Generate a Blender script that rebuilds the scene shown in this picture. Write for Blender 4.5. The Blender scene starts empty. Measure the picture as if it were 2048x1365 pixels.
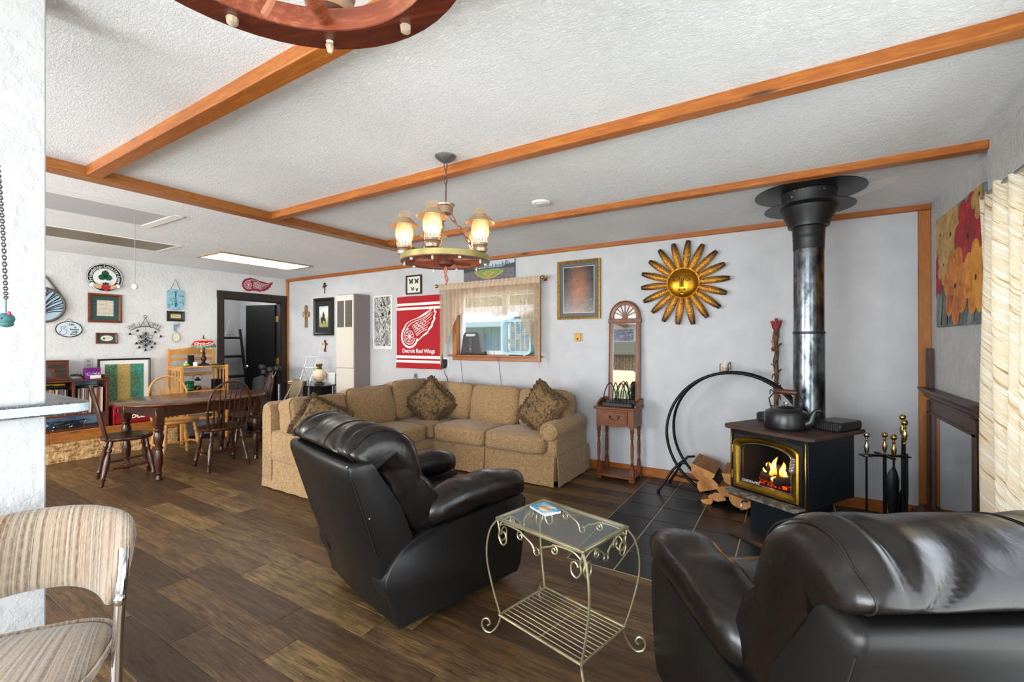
import bpy, bmesh, math, random
from mathutils import Vector as V, Matrix as M, noise as N
PI = math.pi
sc = bpy.context.scene
C = sc.collection
random.seed(7)

# ------------------------------------------------------------------ camera
CAM_H, FPX = 1.38, 904.07
YAW, PIT, ROL = .55269, .001766, -.001465
_cy, _sy = math.cos(YAW), math.sin(YAW)
_r = V((_cy, _sy, 0)); _f = V((-_sy, _cy, 0)); _u = V((0, 0, 1))
FW = _f*math.cos(PIT)+_u*math.sin(PIT); _u2 = _u*math.cos(PIT)-_f*math.sin(PIT)
RT = _r*math.cos(ROL)+_u2*math.sin(ROL); UP = _u2*math.cos(ROL)-_r*math.sin(ROL)
cd = bpy.data.cameras.new('camera'); cam = bpy.data.objects.new('camera', cd); C.objects.link(cam)
cd.sensor_width = 36; cd.lens = FPX/2048*36; cd.clip_start = .02
cam.matrix_world = M(((RT.x, UP.x, -FW.x, 0), (RT.y, UP.y, -FW.y, 0), (RT.z, UP.z, -FW.z, CAM_H), (0, 0, 0, 1)))
sc.camera = cam

def at(px, py, x=None, y=None, z=None):
    """real position where a measured sight line of the photograph meets a known wall, floor or height"""
    d = RT*((px-1024)/FPX)+FW-UP*((py-682.5)/FPX); o = V((0, 0, CAM_H))
    t = (x-o.x)/d.x if x is not None else (y-o.y)/d.y if y is not None else (z-o.z)/d.z
    return o+d*t

# ------------------------------------------------------------------ world, light, exposure
sc.view_settings.view_transform = 'Standard'; sc.view_settings.look = 'None'
sc.view_settings.exposure = 0.34; sc.view_settings.gamma = 1; sc.view_settings.use_curve_mapping = False
w = bpy.data.worlds.new('sky'); sc.world = w; w.use_nodes = True
wn = w.node_tree.nodes; wl = w.node_tree.links
sky = wn.new('ShaderNodeTexSky'); sky.sky_type = 'NISHITA'; sky.sun_disc = False; sky.sun_elevation = math.radians(48); sky.sun_rotation = math.radians(200)
wl.new(sky.outputs[0], wn['Background'].inputs[0]); wn['Background'].inputs[1].default_value = .15

def area(name, loc, rot, sx, sy, power, col=(1, 1, 1), spread=180):
    l = bpy.data.lights.new(name, 'AREA'); l.shape = 'RECTANGLE'; l.size = sx; l.size_y = sy; l.energy = power; l.color = col
    l.spread = math.radians(spread)
    o = bpy.data.objects.new(name, l); C.objects.link(o); o.location = loc; o.rotation_euler = rot
    return o
COOL = (.90, .955, 1.0)
# daylight entering through the rear, right and back window openings
area('rear_window_daylight', (-1.35, -2.46, 1.25), (math.radians(90), 0, 0), 3.4, 2.0, 290, COOL)
area('dining_fill_light', (-5.6, -2.46, 1.45), (math.radians(90), 0, 0), 2.8, 1.4, 250, (1, .97, .93))  # added fill that brightens the dining walls, set at an added opening
area('right_window_daylight', (1.3, 1.25, 1.1), (math.radians(90), 0, math.radians(90)), 3.9, 2.0, 95, COOL)
area('back_window_daylight', (-3.15, 4.95, 1.62), (math.radians(-90), 0, 0), 1.1, .75, 7, COOL)
sun = bpy.data.lights.new('sun', 'SUN'); sun.energy = 4.0; sun.angle = math.radians(2); sun.color = (1, .96, .9)
so = bpy.data.objects.new('sun', sun); C.objects.link(so); so.rotation_euler = (math.radians(29), 0, math.radians(-24))

# ------------------------------------------------------------------ helpers
def lin(c): return c/12.92 if c <= .04045 else ((c+.055)/1.055)**2.4
def H(h, a=1):
    h = h.lstrip('#'); return tuple(lin(int(h[i:i+2], 16)/255) for i in (0, 2, 4))+(a,)

class NT:
    def __init__(s, name):
        s.mat = bpy.data.materials.new(name); s.mat.use_nodes = True
        s.n = s.mat.node_tree.nodes; s.l = s.mat.node_tree.links; s.b = s.n['Principled BSDF']
    def __call__(s, t, ins=None, **kw):
        nd = s.n.new('ShaderNode'+t)
        for k, v in kw.items(): setattr(nd, k, v)
        for k, v in (ins or {}).items():
            if hasattr(v, 'is_linked') : s.l.new(v, nd.inputs[k])
            else: nd.inputs[k].default_value = v
        return nd
    def coord(s, scale=(1, 1, 1), rand=False, kind='Object', rot=(0, 0, 0)):
        tc = s('TexCoord').outputs[kind]
        if rand:
            oi = s('ObjectInfo'); vm = s('VectorMath', {0: oi.outputs['Random'], 1: (37, 53, 71)}, operation='MULTIPLY')
            tc = s('VectorMath', {0: tc, 1: vm.outputs[0]}, operation='ADD').outputs[0]
        return s('Mapping', {0: tc, 'Scale': scale, 'Rotation': rot}).outputs[0]
    def ramp(s, fac, stops, interp='LINEAR'):
        r = s('ValToRGB', {0: fac}); e = r.color_ramp.elements; r.color_ramp.interpolation = interp
        while len(e) < len(stops): e.new(.5)
        for i, (p, c) in enumerate(stops):
            e[i].position = p; e[i].color = H(c) if isinstance(c, str) else c
        return r.outputs[0]
    def noise(s, vec, scale, detail=4, rough=.55, dist=0):
        return s('TexNoise', {'Vector': vec, 'Scale': scale, 'Detail': detail, 'Roughness': rough, 'Distortion': dist}).outputs[0]
    def mix(s, f, a, b, mode='MIX'):
        nd = s('Mix', data_type='RGBA', blend_type=mode)
        for i, v in ((0, f), (6, a), (7, b)):
            if hasattr(v, 'is_linked'): s.l.new(v, nd.inputs[i])
            else: nd.inputs[i].default_value = v
        return nd.outputs[2]
    def bump(s, h, strength=.3, dist=.01, prev=None):
        b = s('Bump', {'Height': h, 'Strength': strength, 'Distance': dist})
        if prev is not None: s.l.new(prev, b.inputs['Normal'])
        s.l.new(b.outputs[0], s.b.inputs['Normal']); return b.outputs[0]
    def set(s, **kw):
        for k, v in kw.items():
            k = {'col': 'Base Color', 'rough': 'Roughness', 'metal': 'Metallic', 'alpha': 'Alpha', 'trans': 'Transmission Weight', 'spec': 'Specular IOR Level',
                 'emit': 'Emission Color', 'estr': 'Emission Strength', 'coat': 'Coat Weight', 'croug': 'Coat Roughness', 'sheen': 'Sheen Weight', 'ior': 'IOR'}.get(k, k)
            if hasattr(v, 'is_linked'): s.l.new(v, s.b.inputs[k])
            else: s.b.inputs[k].default_value = v
        return s

def plain(name, col, rough=.5, metal=0, **kw):
    t = NT(name); t.set(col=H(col), rough=rough, metal=metal, **kw); return t.mat
def mottled(name, stops, scale=6, rough=.5, metal=0, stretch=(1, 1, 1), bump=0, bscale=None, detail=5, rand=False, dist=0, bd=.01, **kw):
    t = NT(name); co = t.coord(stretch, rand); f = t.noise(co, scale, detail, .6, dist)
    t.set(col=t.ramp(f, stops), rough=rough, metal=metal, **kw)
    if bump: t.bump(f if bscale is None else t.noise(co, bscale, 4), bump, bd)
    return t.mat
def wood(name, c1, c2, axis='x', rough=.4, rand=True, scale=1.0, knots=False, bump=.08, c3=None, **kw):
    t = NT(name); st = {'x': (1.2, 14, 14), 'y': (14, 1.2, 14), 'z': (14, 14, 1.2)}[axis]
    st = tuple(a*scale for a in st); co = t.coord(st, rand)
    f = t.noise(co, 2.2, 7, .62, .6); g = t.noise(co, 9, 3, .6)
    ff = t('Math', {0: f, 1: g}, operation='MULTIPLY_ADD'); ff.inputs[1].default_value = .75
    gg = t('Math', {0: g, 1: .25}, operation='MULTIPLY'); t.l.new(gg.outputs[0], ff.inputs[2]); t.l.new(f, ff.inputs[0])
    col = t.ramp(ff.outputs[0], [(.33, c1), (.68, c2)] if not c3 else [(.3, c1), (.5, c2), (.7, c3)])
    if knots:
        kc = t.coord(tuple({'x': (.9, 5, 5), 'y': (5, .9, 5), 'z': (5, 5, .9)}[axis]), rand)
        k = t('TexVoronoi', {'Vector': kc, 'Scale': 1.6, 'Randomness': 1.0}).outputs[0]
        col = t.mix(t.ramp(k, [(.05, (1, 1, 1, 1)), (.12, (0, 0, 0, 1))]), col, H('4a2408'))
    t.set(col=col, rough=rough, **kw)
    if bump: t.bump(ff.outputs[0], bump, .004)
    return t.mat

class MB:
    """collects shapes into one mesh"""
    def __init__(s): s.v = []; s.f = []; s.fm = []; s.m = 0; s.T = M.Identity(4)
    def add(s, vs, fs, T=None):
        T = s.T @ T if T is not None else s.T; o = len(s.v)
        s.v += [T @ V(p) for p in vs]; s.f += [[i+o for i in f] for f in fs]; s.fm += [s.m]*len(fs); return s
    def box(s, c, d, bev=0, R=None):
        x, y, z = (k/2 for k in d); b = min(bev, x, y, z)
        T = M.Translation(V(c)) @ (R.to_4x4() if R is not None else M.Identity(4))
        if b <= 0:
            vs = [(i*x, j*y, k*z) for i in (-1, 1) for j in (-1, 1) for k in (-1, 1)]
            return s.add(vs, [(0, 1, 3, 2), (4, 6, 7, 5), (0, 4, 5, 1), (2, 3, 7, 6), (0, 2, 6, 4), (1, 5, 7, 3)], T)
        vs = []; ix = {}
        for i in (-1, 1):
            for j in (-1, 1):
                for k in (-1, 1):
                    for a in range(3):
                        ix[i, j, k, a] = len(vs)
                        vs.append((i*(x-(a != 0)*b), j*(y-(a != 1)*b), k*(z-(a != 2)*b)))
        S = (-1, 1); fs = []
        q = ((-1, -1), (1, -1), (1, 1), (-1, 1))
        for e in S:
            fs += [[ix[e, j, k, 0] for j, k in q], [ix[i, e, k, 1] for i, k in q], [ix[i, j, e, 2] for i, j in q]]
            for g in S:
                fs += [[ix[-1, e, g, 1], ix[1, e, g, 1], ix[1, e, g, 2], ix[-1, e, g, 2]], [ix[e, -1, g, 0], ix[e, 1, g, 0], ix[e, 1, g, 2], ix[e, -1, g, 2]],
                       [ix[e, g, -1, 0], ix[e, g, 1, 0], ix[e, g, 1, 1], ix[e, g, -1, 1]]]
                for h in S: fs.append([ix[e, g, h, a] for a in range(3)])
        return s.add(vs, fs, T)
    def b2(s, x0, x1, y0, y1, z0, z1, bev=0): return s.box(((x0+x1)/2, (y0+y1)/2, (z0+z1)/2), (abs(x1-x0), abs(y1-y0), abs(z1-z0)), bev)
    def bar(s, a, b, wx, wz, bev=0, up=(0, 0, 1)):
        a, b = V(a), V(b); d = b-a; y = d.normalized(); u = V(up)
        if abs(y.dot(u)) > .98: u = V((1, 0, 0))
        x = y.cross(u).normalized(); z = x.cross(y)
        return s.box((a+b)/2, (wx, d.length, wz), bev, M((x, y, z)).transposed())
    def rings(s, rs, closed=True, cap0=True, cap1=True, loop=False):
        n = len(rs[0]); vs = [p for r in rs for p in r]; fs = []
        k = len(rs)
        for i in range(k if loop else k-1):
            a, b = i*n, ((i+1) % k)*n
            for j in range(n if closed else n-1):
                jj = (j+1) % n; fs.append((a+j, a+jj, b+jj, b+j))
        if not loop:
            if cap0: fs.append(list(range(n))[::-1])
            if cap1: fs.append(list(range((k-1)*n, k*n)))
        return s.add(vs, fs)
    def tube(s, pts, r, n=8, closed=False, flat=1.0):
        P = [V(p) for p in pts]; k = len(P); R = r if hasattr(r, '__len__') else [r]*k
        t0 = (P[1]-P[0]).normalized(); u = V((0, 0, 1)) if abs(t0.z) < .9 else V((1, 0, 0))
        x = t0.cross(u).normalized(); out = []
        for i in range(k):
            if closed: t = (P[(i+1) % k]-P[i-1])
            else: t = P[min(i+1, k-1)]-P[max(i-1, 0)]
            t = t.normalized() if t.length > 1e-9 else t0
            x = (x-t*x.dot(t)).normalized(); y = t.cross(x)
            out.append([P[i]+(x*math.cos(2*PI*j/n)+y*math.sin(2*PI*j/n)*flat)*R[i] for j in range(n)])
        return s.rings(out, loop=closed)
    def lathe(s, prof, n=16, c=(0, 0, 0), a=None, b=None, cap=True):
        """prof [(r,z)] about the z axis at c, or about the axis from a to b with z in 0..1"""
        if a is not None:
            a, b = V(a), V(b); d = b-a; L = d.length; z = d.normalized(); u = V((0, 0, 1)) if abs(z.z) < .95 else V((1, 0, 0))
            x = z.cross(u).normalized(); y = z.cross(x); o = a
        else: o = V(c); L = 1; x, y, z = V((1, 0, 0)), V((0, 1, 0)), V((0, 0, 1))
        out = [[o+z*(h*L)+(x*math.cos(2*PI*j/n)+y*math.sin(2*PI*j/n))*max(r, 1e-4) for j in range(n)] for r, h in prof]
        return s.rings(out, cap0=cap, cap1=cap)
    def ball(s, c, r, n=10):
        r = r if hasattr(r, '__len__') else (r, r, r); c = V(c); m = max(4, n//2+1)
        return s.rings([[c+V((r[0]*math.cos(2*PI*j/n)*math.sin(PI*i/m), r[1]*math.sin(2*PI*j/n)*math.sin(PI*i/m), -r[2]*math.cos(PI*i/m))) for j in range(n)] for i in [.02]+list(range(1, m))+[m-.02]])
    def prism(s, poly, y0, y1):
        """polygon of (x,z) extruded from y0 to y1"""
        n = len(poly); vs = [(x, y0, z) for x, z in poly]+[(x, y1, z) for x, z in poly]
        return s.add(vs, [list(range(n)), list(range(n, 2*n))[::-1]]+[(i, i+n, (i+1) % n+n, (i+1) % n) for i in range(n)])
    def prismx(s, poly, x0, x1):
        n = len(poly); vs = [(x0, y, z) for y, z in poly]+[(x1, y, z) for y, z in poly]
        return s.add(vs, [list(range(n)), list(range(n, 2*n))[::-1]]+[(i, i+n, (i+1) % n+n, (i+1) % n) for i in range(n)])
    def prismz(s, poly, z0, z1):
        n = len(poly); vs = [(x, y, z0) for x, y in poly]+[(x, y, z1) for x, y in poly]
        return s.add(vs, [list(range(n))[::-1], list(range(n, 2*n))]+[(i, (i+1) % n, (i+1) % n+n, i+n) for i in range(n)])
    def flat(s, poly, y=0, m=None):
        """printed patch in the x-z plane, lying at depth y"""
        if m is not None: s.m = m
        return s.add([(x, y, z) for x, z in poly], [list(range(len(poly)))])
    def cushion(s, c, d, e=5, puff=.0, n=10, R=None, wr=0, ws=9, seed=0, sag=0, ez=None):
        """soft box; e: squareness, puff: crown on the z faces, wr: wrinkle height"""
        T = M.Translation(V(c)) @ (R.to_4x4() if R is not None else M.Identity(4))
        idx = {}; vs = []; fs = []
        def vert(p):
            k = tuple(round(a, 5) for a in p)
            if k not in idx:
                idx[k] = len(vs); x, y, z = p
                l = (abs(x)**e+abs(y)**e+abs(z)**e)**(1/e); q = V((x/l, y/l, z/l))
                z2 = q.z*(1+puff*(1-q.x**2)*(1-q.y**2))-sag*(1-q.x**2)*(1-q.y**2)
                p2 = V((q.x*d[0]/2, q.y*d[1]/2, z2*d[2]/2))
                if wr: p2 += q.normalized()*wr*(N.noise(p2*ws+V((seed, seed*2, 0)))+.5*N.noise(p2*ws*2.3+V((0, seed, 3))))
                vs.append(p2)
            return idx[k]
        g = [math.sin((2*i/n-1)*PI/2*.9)/math.sin(PI/2*.9) for i in range(n+1)]
        for ax in range(3):
            for sg in (-1, 1):
                for i in range(n):
                    for j in range(n):
                        q = []
                        for a, b in ((i, j), (i+1, j), (i+1, j+1), (i, j+1)):
                            p = [0, 0, 0]; p[ax] = sg; p[(ax+1) % 3] = g[a]; p[(ax+2) % 3] = g[b]; q.append(vert(p))
                        fs.append(q if sg > 0 else q[::-1])
        return s.add(vs, fs, T)
    def sweepx(s, prof, xs, inset=None, wr=0, ws=8, seed=0):
        """closed (y,z) profile swept over x stations; inset(t) pulls the profile to its centre (1 = full)"""
        cy = sum(p[0] for p in prof)/len(prof); cz = sum(p[1] for p in prof)/len(prof); out = []
        for i, x in enumerate(xs):
            k = inset[i] if inset else 1; r = []
            for y, z in prof:
                p = V((x, cy+(y-cy)*k, cz+(z-cz)*k))
                if wr: p += V((0, y-cy, z-cz)).normalized()*wr*(N.noise(p*ws+V((seed, 0, seed)))+.6*N.noise(p*ws*2.1+V((0, seed, 5))))
                r.append(p)
            out.append(r)
        return s.rings(out)
    def text(s, txt, size, T=None, ext=0.0, shear=0, align='CENTER', bold=0):
        key = (txt, size, ext, shear, align, bold)
        if key not in _TX:
            cu = bpy.data.curves.new('t', 'FONT'); cu.body = txt; cu.size = size; cu.align_x = align; cu.align_y = 'CENTER'; cu.extrude = ext; cu.shear = shear; cu.offset = bold
            cu.resolution_u = 3
            o = bpy.data.objects.new('t', cu); C.objects.link(o); bpy.context.view_layer.update()
            me = o.evaluated_get(bpy.context.evaluated_depsgraph_get()).to_mesh()
            _TX[key] = ([tuple(v.co) for v in me.vertices], [tuple(p.vertices) for p in me.polygons])
            bpy.data.objects.remove(o); bpy.data.curves.remove(cu)
        vs, fs = _TX[key]; return s.add(vs, fs, T)
    def mesh(s, name, mats, angle=38):
        me = bpy.data.meshes.new(name); me.from_pydata([tuple(v) for v in s.v], [], s.f)
        mats = mats if isinstance(mats, (list, tuple)) else [mats]
        for m in mats: me.materials.append(m)
        if len(mats) > 1: me.polygons.foreach_set('material_index', s.fm)
        bm = bmesh.new(); bm.from_mesh(me); bmesh.ops.recalc_face_normals(bm, faces=bm.faces); bm.to_mesh(me); bm.free()
        me.polygons.foreach_set('use_smooth', [True]*len(me.polygons))
        me.set_sharp_from_angle(angle=math.radians(angle)); me.update()
        return me
    def build(s, name, mats, parent=None, loc=(0, 0, 0), rot=(0, 0, 0), angle=38):
        o = bpy.data.objects.new(name, s.mesh(name, mats, angle)); C.objects.link(o)
        if parent is not None: o.parent = parent
        o.location = loc; o.rotation_euler = rot
        return o
_TX = {}
# text lying in the x-z plane facing -y
def TXZ(x, z, y=0, rot=0): return M.Translation((x, y, z)) @ M.Rotation(rot, 4, 'Y') @ M.Rotation(PI/2, 4, 'X')

def tag(o, label, cat, group=None, kind=None):
    o['label'] = label; o['category'] = cat
    if group: o['group'] = group
    if kind: o['kind'] = kind
    return o
def thing(name, label, cat, loc=(0, 0, 0), rz=0, group=None, rx=0):
    o = bpy.data.objects.new(name, None); C.objects.link(o); o.location = loc; o.rotation_euler = (rx, 0, rz); o.empty_display_size = .1
    return tag(o, label, cat, group)
def struct(o): o['kind'] = 'structure'; return o
def dup(root, loc, rz, label, group=None):
    r = root.copy(); C.objects.link(r); r.location = loc; r.rotation_euler = (root.rotation_euler.x, 0, rz); r['label'] = label
    if group: r['group'] = group
    for ch in list(root.children):
        c = ch.copy(); C.objects.link(c); c.parent = r
        for g in list(ch.children):
            d = g.copy(); C.objects.link(d); d.parent = c
    return r
def circ(r, n=24, cx=0, cz=0, a0=0, a1=2*PI, rz=None):
    full = abs(a1-a0-2*PI) < 1e-6; k = n if full else n+1
    return [(cx+r*math.cos(a0+(a1-a0)*i/n), cz+(rz or r)*math.sin(a0+(a1-a0)*i/n)) for i in range(k)]
def bez(pts, n=8):
    """smooth curve through points"""
    P = [V(p) for p in pts]; out = []
    for i in range(len(P)-1):
        p0 = P[max(i-1, 0)]; p1 = P[i]; p2 = P[i+1]; p3 = P[min(i+2, len(P)-1)]
        for k in range(n):
            t = k/n; out.append(.5*((2*p1)+(p2-p0)*t+(2*p0-5*p1+4*p2-p3)*t*t+(3*p1-p0-3*p2+p3)*t**3))
    return out+[P[-1]]
def bez2(pts, n=6): return [(p.x, p.y) for p in bez([(x, y, 0) for x, y in pts], n)]

# ------------------------------------------------------------------ materials
def wallpaint(name, c, strength, scale):
    t = NT(name); co = t.coord(); a = t.noise(co, scale, 5, .6); b = t.noise(co, scale*.28, 3)
    t.set(col=t.ramp(b, [(.3, c[0]), (.7, c[1])]), rough=.75)
    t.bump(t.ramp(a, [(.45, (0, 0, 0, 1)), (.62, (1, 1, 1, 1))]), strength, .006); return t.mat
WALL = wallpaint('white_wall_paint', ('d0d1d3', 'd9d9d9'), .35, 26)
WALLP = wallpaint('darkened_wall_paint', ('bfc0c2', 'cacaca'), .3, 30)  # same wall paint, darkened to hold back the light on the pillar
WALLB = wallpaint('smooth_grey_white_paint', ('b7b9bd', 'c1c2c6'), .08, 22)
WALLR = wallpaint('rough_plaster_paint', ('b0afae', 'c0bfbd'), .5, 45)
HALLP = plain('hall_paint', 'b5b5b5', .8)
def stipple():
    t = NT('stippled_ceiling'); co = t.coord((1, 1, .2)); cs = t.coord((1.0, 2.2, .3))
    a = t.noise(cs, 52, 6, .7, .5); v = t.noise(cs, 15, 4, .6, .8); d = t.noise(co, 1.1, 3)
    h = t('Math', {0: t.ramp(a, [(.42, (0, 0, 0, 1)), (.6, (1, 1, 1, 1))]), 1: v}, operation='MULTIPLY').outputs[0]
    t.set(col=t.ramp(d, [(.3, 'e6e7ea'), (.7, 'f1f2f3')]), rough=.85); t.bump(h, .8, .0065); return t.mat
CEIL = stipple()
PINE = wood('orange_pine_trim', '94511a', 'bd752b', 'x', .38, knots=True)
PINEY = wood('orange_pine_trim_y', '935626', 'bd813c', 'y', .38, knots=True)
PINEZ = wood('orange_pine_trim_z', '9d5e24', 'bd7830', 'z', .4, knots=True)
DWOOD = wood('dark_stained_casing', '1e1613', '3a251b', 'z', .45)
DWOODY = wood('dark_stained_casing_y', '1e1613', '3a251b', 'y', .45)
BLACK = plain('black', '141414', .5); BLKMET = plain('black_iron', '101113', .42, .6); WHITE = plain('white', 'e8e8e6', .5)
def plankmat():
    t = NT('vinyl_plank'); co = t.coord((1.0, 13, 1), True); f = t.noise(co, 3.2, 9, .7, .6); g = t.noise(t.coord((3, 5, 1), True), 1.4, 5, .6)
    fine = t.noise(t.coord((3, 70, 1), True), 3, 5, .75)
    rnd = t('ObjectInfo').outputs['Random']
    base = t.ramp(rnd, [(0, '463625'), (.2, '684c2e'), (.38, '7c5e3c'), (.52, '584028'), (.66, '806443'), (.82, '97794c'), (.93, '724d30'), (1, '4f3d27')])
    c = t.mix(t.ramp(f, [(.36, (.85, .85, .85, 1)), (.52, (.25, .25, .25, 1)), (.62, (0, 0, 0, 1))]), base, H('33241a'))
    c = t.mix(t.ramp(g, [(.46, (0, 0, 0, 1)), (.66, (.6, .6, .6, 1))]), c, H('4a3524'))
    c = t.mix(t.ramp(fine, [(.5, (0, 0, 0, 1)), (.62, (.8, .8, .8, 1))]), c, H('261a11'))
    t.set(col=c, rough=t.ramp(f, [(.3, (.5, .5, .5, 1)), (.7, (.34, .34, .34, 1))]), spec=.35); t.bump(fine, .12, .002); return t.mat
PLANK = plankmat()
SLATE = mottled('black_slate_tile', [(.3, '131314'), (.7, '1f1e1e')], 5, .33, bump=.12, bscale=18, rand=True, bd=.004)
GROUT = plain('grout', 'a89a80', .9)
def osbmat():
    t = NT('osb'); co = t.coord((1, 1, 1)); wv = t('VectorMath', {0: co, 1: t('VectorMath', {0: t('TexNoise', {'Vector': co, 'Scale': 6.0}).outputs['Color'], 'Scale': .09}, operation='SCALE').outputs[0]}, operation='ADD').outputs[0]; v1 = t('TexVoronoi', {'Vector': t('Mapping', {0: wv, 'Scale': (60, 13, 75), 'Rotation': (.5, 0, 0)}).outputs[0], 'Scale': 1.0}).outputs['Color']
    v2 = t('TexVoronoi', {'Vector': t('Mapping', {0: wv, 'Scale': (60, 60, 15), 'Rotation': (-.6, 0, 0)}).outputs[0], 'Scale': 1.2}).outputs['Color']
    a = t('SeparateColor', {0: v1}).outputs[0]; b = t('SeparateColor', {0: v2}).outputs[1]
    t.set(col=t.mix(.5, t.ramp(a, [(.1, '6f4a26'), (.45, 'b98a52'), (.9, 'dfbb86')]), t.ramp(b, [(.1, '75502a'), (.5, 'c0935c'), (.95, 'e6c898')])), rough=.7); return t.mat
OSB = osbmat()
def leather():
    t = NT('dark_brown_leather'); co = t.coord(); a = t.noise(co, 160, 3); b = t.noise(t.coord((1, 1, 1)), 9, 3, .5, .4); d = t.noise(co, 3, 3)
    wr = t.noise(t.coord((1.6, 1, 1)), 7, 3, .5, .8)
    t.set(col=t.ramp(d, [(.3, '0f0b0a'), (.7, '17110f')]), rough=t.ramp(b, [(.3, (.22, .22, .22, 1)), (.7, (.34, .34, .34, 1))]), spec=.5)
    p = t.bump(b, .10, .012); p = t.bump(wr, .22, .014, p); t.bump(a, .06, .002, p); return t.mat
LEATHER = leather()
LEATHERB = mottled('flat_black_vinyl', [(.3, '0e0d0d'), (.7, '151313')], 3, .40, bump=.05, bscale=140, bd=.002, spec=.4)
def weave():
    t = NT('tan_woven_upholstery'); c1 = t.coord((26, 220, 220)); c2 = t.coord((220, 26, 210)); c3 = t.coord((210, 210, 30))
    a = t.noise(c1, 1, 2); b = t.noise(c2, 1, 2); e = t.noise(c3, 1, 2); d = t.noise(t.coord(), 3, 3)
    m = t('Math', {0: a, 1: b}, operation='ADD').outputs[0]; m = t('Math', {0: m, 1: e}, operation='ADD').outputs[0]; m = t('Math', {0: m, 1: .333}, operation='MULTIPLY').outputs[0]
    c = t.ramp(m, [(.36, '664d33'), (.5, '9a7a52'), (.64, 'c1a57e')]); c = t.mix(t.ramp(d, [(.35, (0, 0, 0, 1)), (.8, (.35, .35, .35, 1))]), c, H('7a6240'))
    t.set(col=c, rough=.9, sheen=.2); t.bump(m, .35, .004); return t.mat
TAN = weave()
TAPEST = mottled('brown_tapestry', [(.32, '2b251b'), (.44, '51452f'), (.53, '8a6c3f'), (.58, '6b4a33'), (.66, '34332a')], 26, .9, detail=6, bump=.2)
FRINGE = mottled('brown_fringe', [(.3, '35281a'), (.7, '6d5438')], 60, .95, bump=.6, bd=.006)
BRASS = plain('brass', 'c2a468', .22, 1); GOLDTRIM = mottled('worn_brass', [(.3, '806222'), (.6, 'b9933c'), (.8, '9c7a30')], 7, .33, 1)
CHROME = plain('chrome', 'd8dadf', .08, 1); STEEL = plain('steel', '9fa3a8', .3, 1)
CHAMP = mottled('champagne_metal', [(.3, '8f8768'), (.7, 'b3aa88')], 12, .36, .7)
COPPER = mottled('antique_copper', [(.3, '8a6a52'), (.7, 'b8977c')], 10, .35, .8)
OAK = wood('warm_oak', '5f2f11', '935522', 'z', .35); OAKX = wood('warm_oak_x', '5f2f11', '935522', 'x', .35)
MAHOG = wood('mahogany', '3a2216', '5f3c27', 'y', .4); MAHOGZ = wood('mahogany_z', '3a2216', '5f3c27', 'z', .4)
DINE = wood('dark_dining_wood', '34190c', '5b3018', 'z', .28); DINET = wood('dining_tabletop', '4a2812', '8a5526', 'y', .22)
LITE = wood('light_wood', 'c58a45', 'e2ae68', 'z', .4); LITEX = wood('light_wood_y', 'c58a45', 'e2ae68', 'y', .4)
WALN = wood('reddish_walnut', '4f2414', '7d3f22', 'y', .4)
def glass(name, col, alpha=.2, rough=.05, **kw): return plain(name, col, rough, 0, alpha=alpha, spec=.6, **kw)
GLASS = glass('clear_glass', 'eef4f6', .12); GLASSG = glass('table_glass', 'c9d6d3', .10)
MIRROR = plain('mirror', 'dfe3e3', .02, 1)
# ================================================================== THE ROOM
LX, RX, BY, RY, HC, HL = -7.5, .92, 4.67, -2.3, 2.44, 2.475
floor = MB().b2(-9.6, 1.12, RY-.15, 4.9, -.08, -.0065).build('floor', plain('subfloor', '2a1d14', .8)); struct(floor)
rows = []; y = 1.10-.165*20
while y < BY: rows.append((y, min(y+.165, BY))); y += .165
random.seed(11); planks = []
for i, (y0, y1) in enumerate(rows):
    segs = [(y0, y1, -7.15, .9)]
    if y0 >= 2.64: segs = [(y0, y1, -7.15, -1.22)]
    elif y1 > 2.64: segs = [(y0, y1, -7.15, -1.22), (y0, 2.64, -1.22, .9)]
    for a, b, xa, xb in segs:
        x = xa-random.uniform(0, .9)
        while x < xb:
            L = random.choice((.91, 1.06, 1.22)); s, e = max(x, xa), min(x+L, xb); x += L
            if e-s > .02: planks.append((s, e, a, b))
def inview(s, e, a, b):
    best = 9
    for X in (s, (s+e)/2, e):
        for Y in (a, b):
            d = V((X, Y, -CAM_H)); z = d.dot(FW)
            if z < .3: continue
            u = 1024+FPX*d.dot(RT)/z; v = 682.5-FPX*d.dot(UP)/z
            if -120 < u < 2170 and v < 1480: best = min(best, z)
    return best
vis = sorted((inview(*p), p) for p in planks); keep = [p for z, p in vis if z < 9][:285]
rest = MB(); ks = set(keep)
for p in planks:
    if p not in ks: rest.b2(p[0]+.0008, p[1]-.0008, p[2]+.0008, p[3]-.0008, -.006, 0)
pmesh = {}
for s, e, a, b in keep:
    k = (round(e-s, 3), round(b-a, 3))
    if k not in pmesh: pmesh[k] = MB().box((0, 0, -.003), (k[0]-.0016, k[1]-.0016, .006), .0012).mesh('plank', PLANK)
    o = bpy.data.objects.new('plank', pmesh[k]); C.objects.link(o); o.parent = floor; o.location = ((s+e)/2, (a+b)/2, 0)
if rest.v: o = rest.build('plank_remainder', PLANK, floor); o['kind'] = 'stuff'
MB().b2(-1.22, .95, 2.64, 4.70, -.006, .0005).build('grout_bed', GROUT, floor)
tx = [-1.218+.3045*k for k in range(8)]; ty = [2.642, 2.94, 3.24, 3.54, 3.84, 4.135, 4.435, 4.70]
for i in range(7):
    for j in range(7):
        MB().box((0, 0, 0), (tx[i+1]-tx[i]-.010, ty[j+1]-ty[j]-.010, .005), .0015).build('tile', SLATE, floor, ((tx[i]+tx[i+1])/2, (ty[j]+ty[j+1])/2, .0025+random.uniform(-.0004, .0004)))

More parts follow.
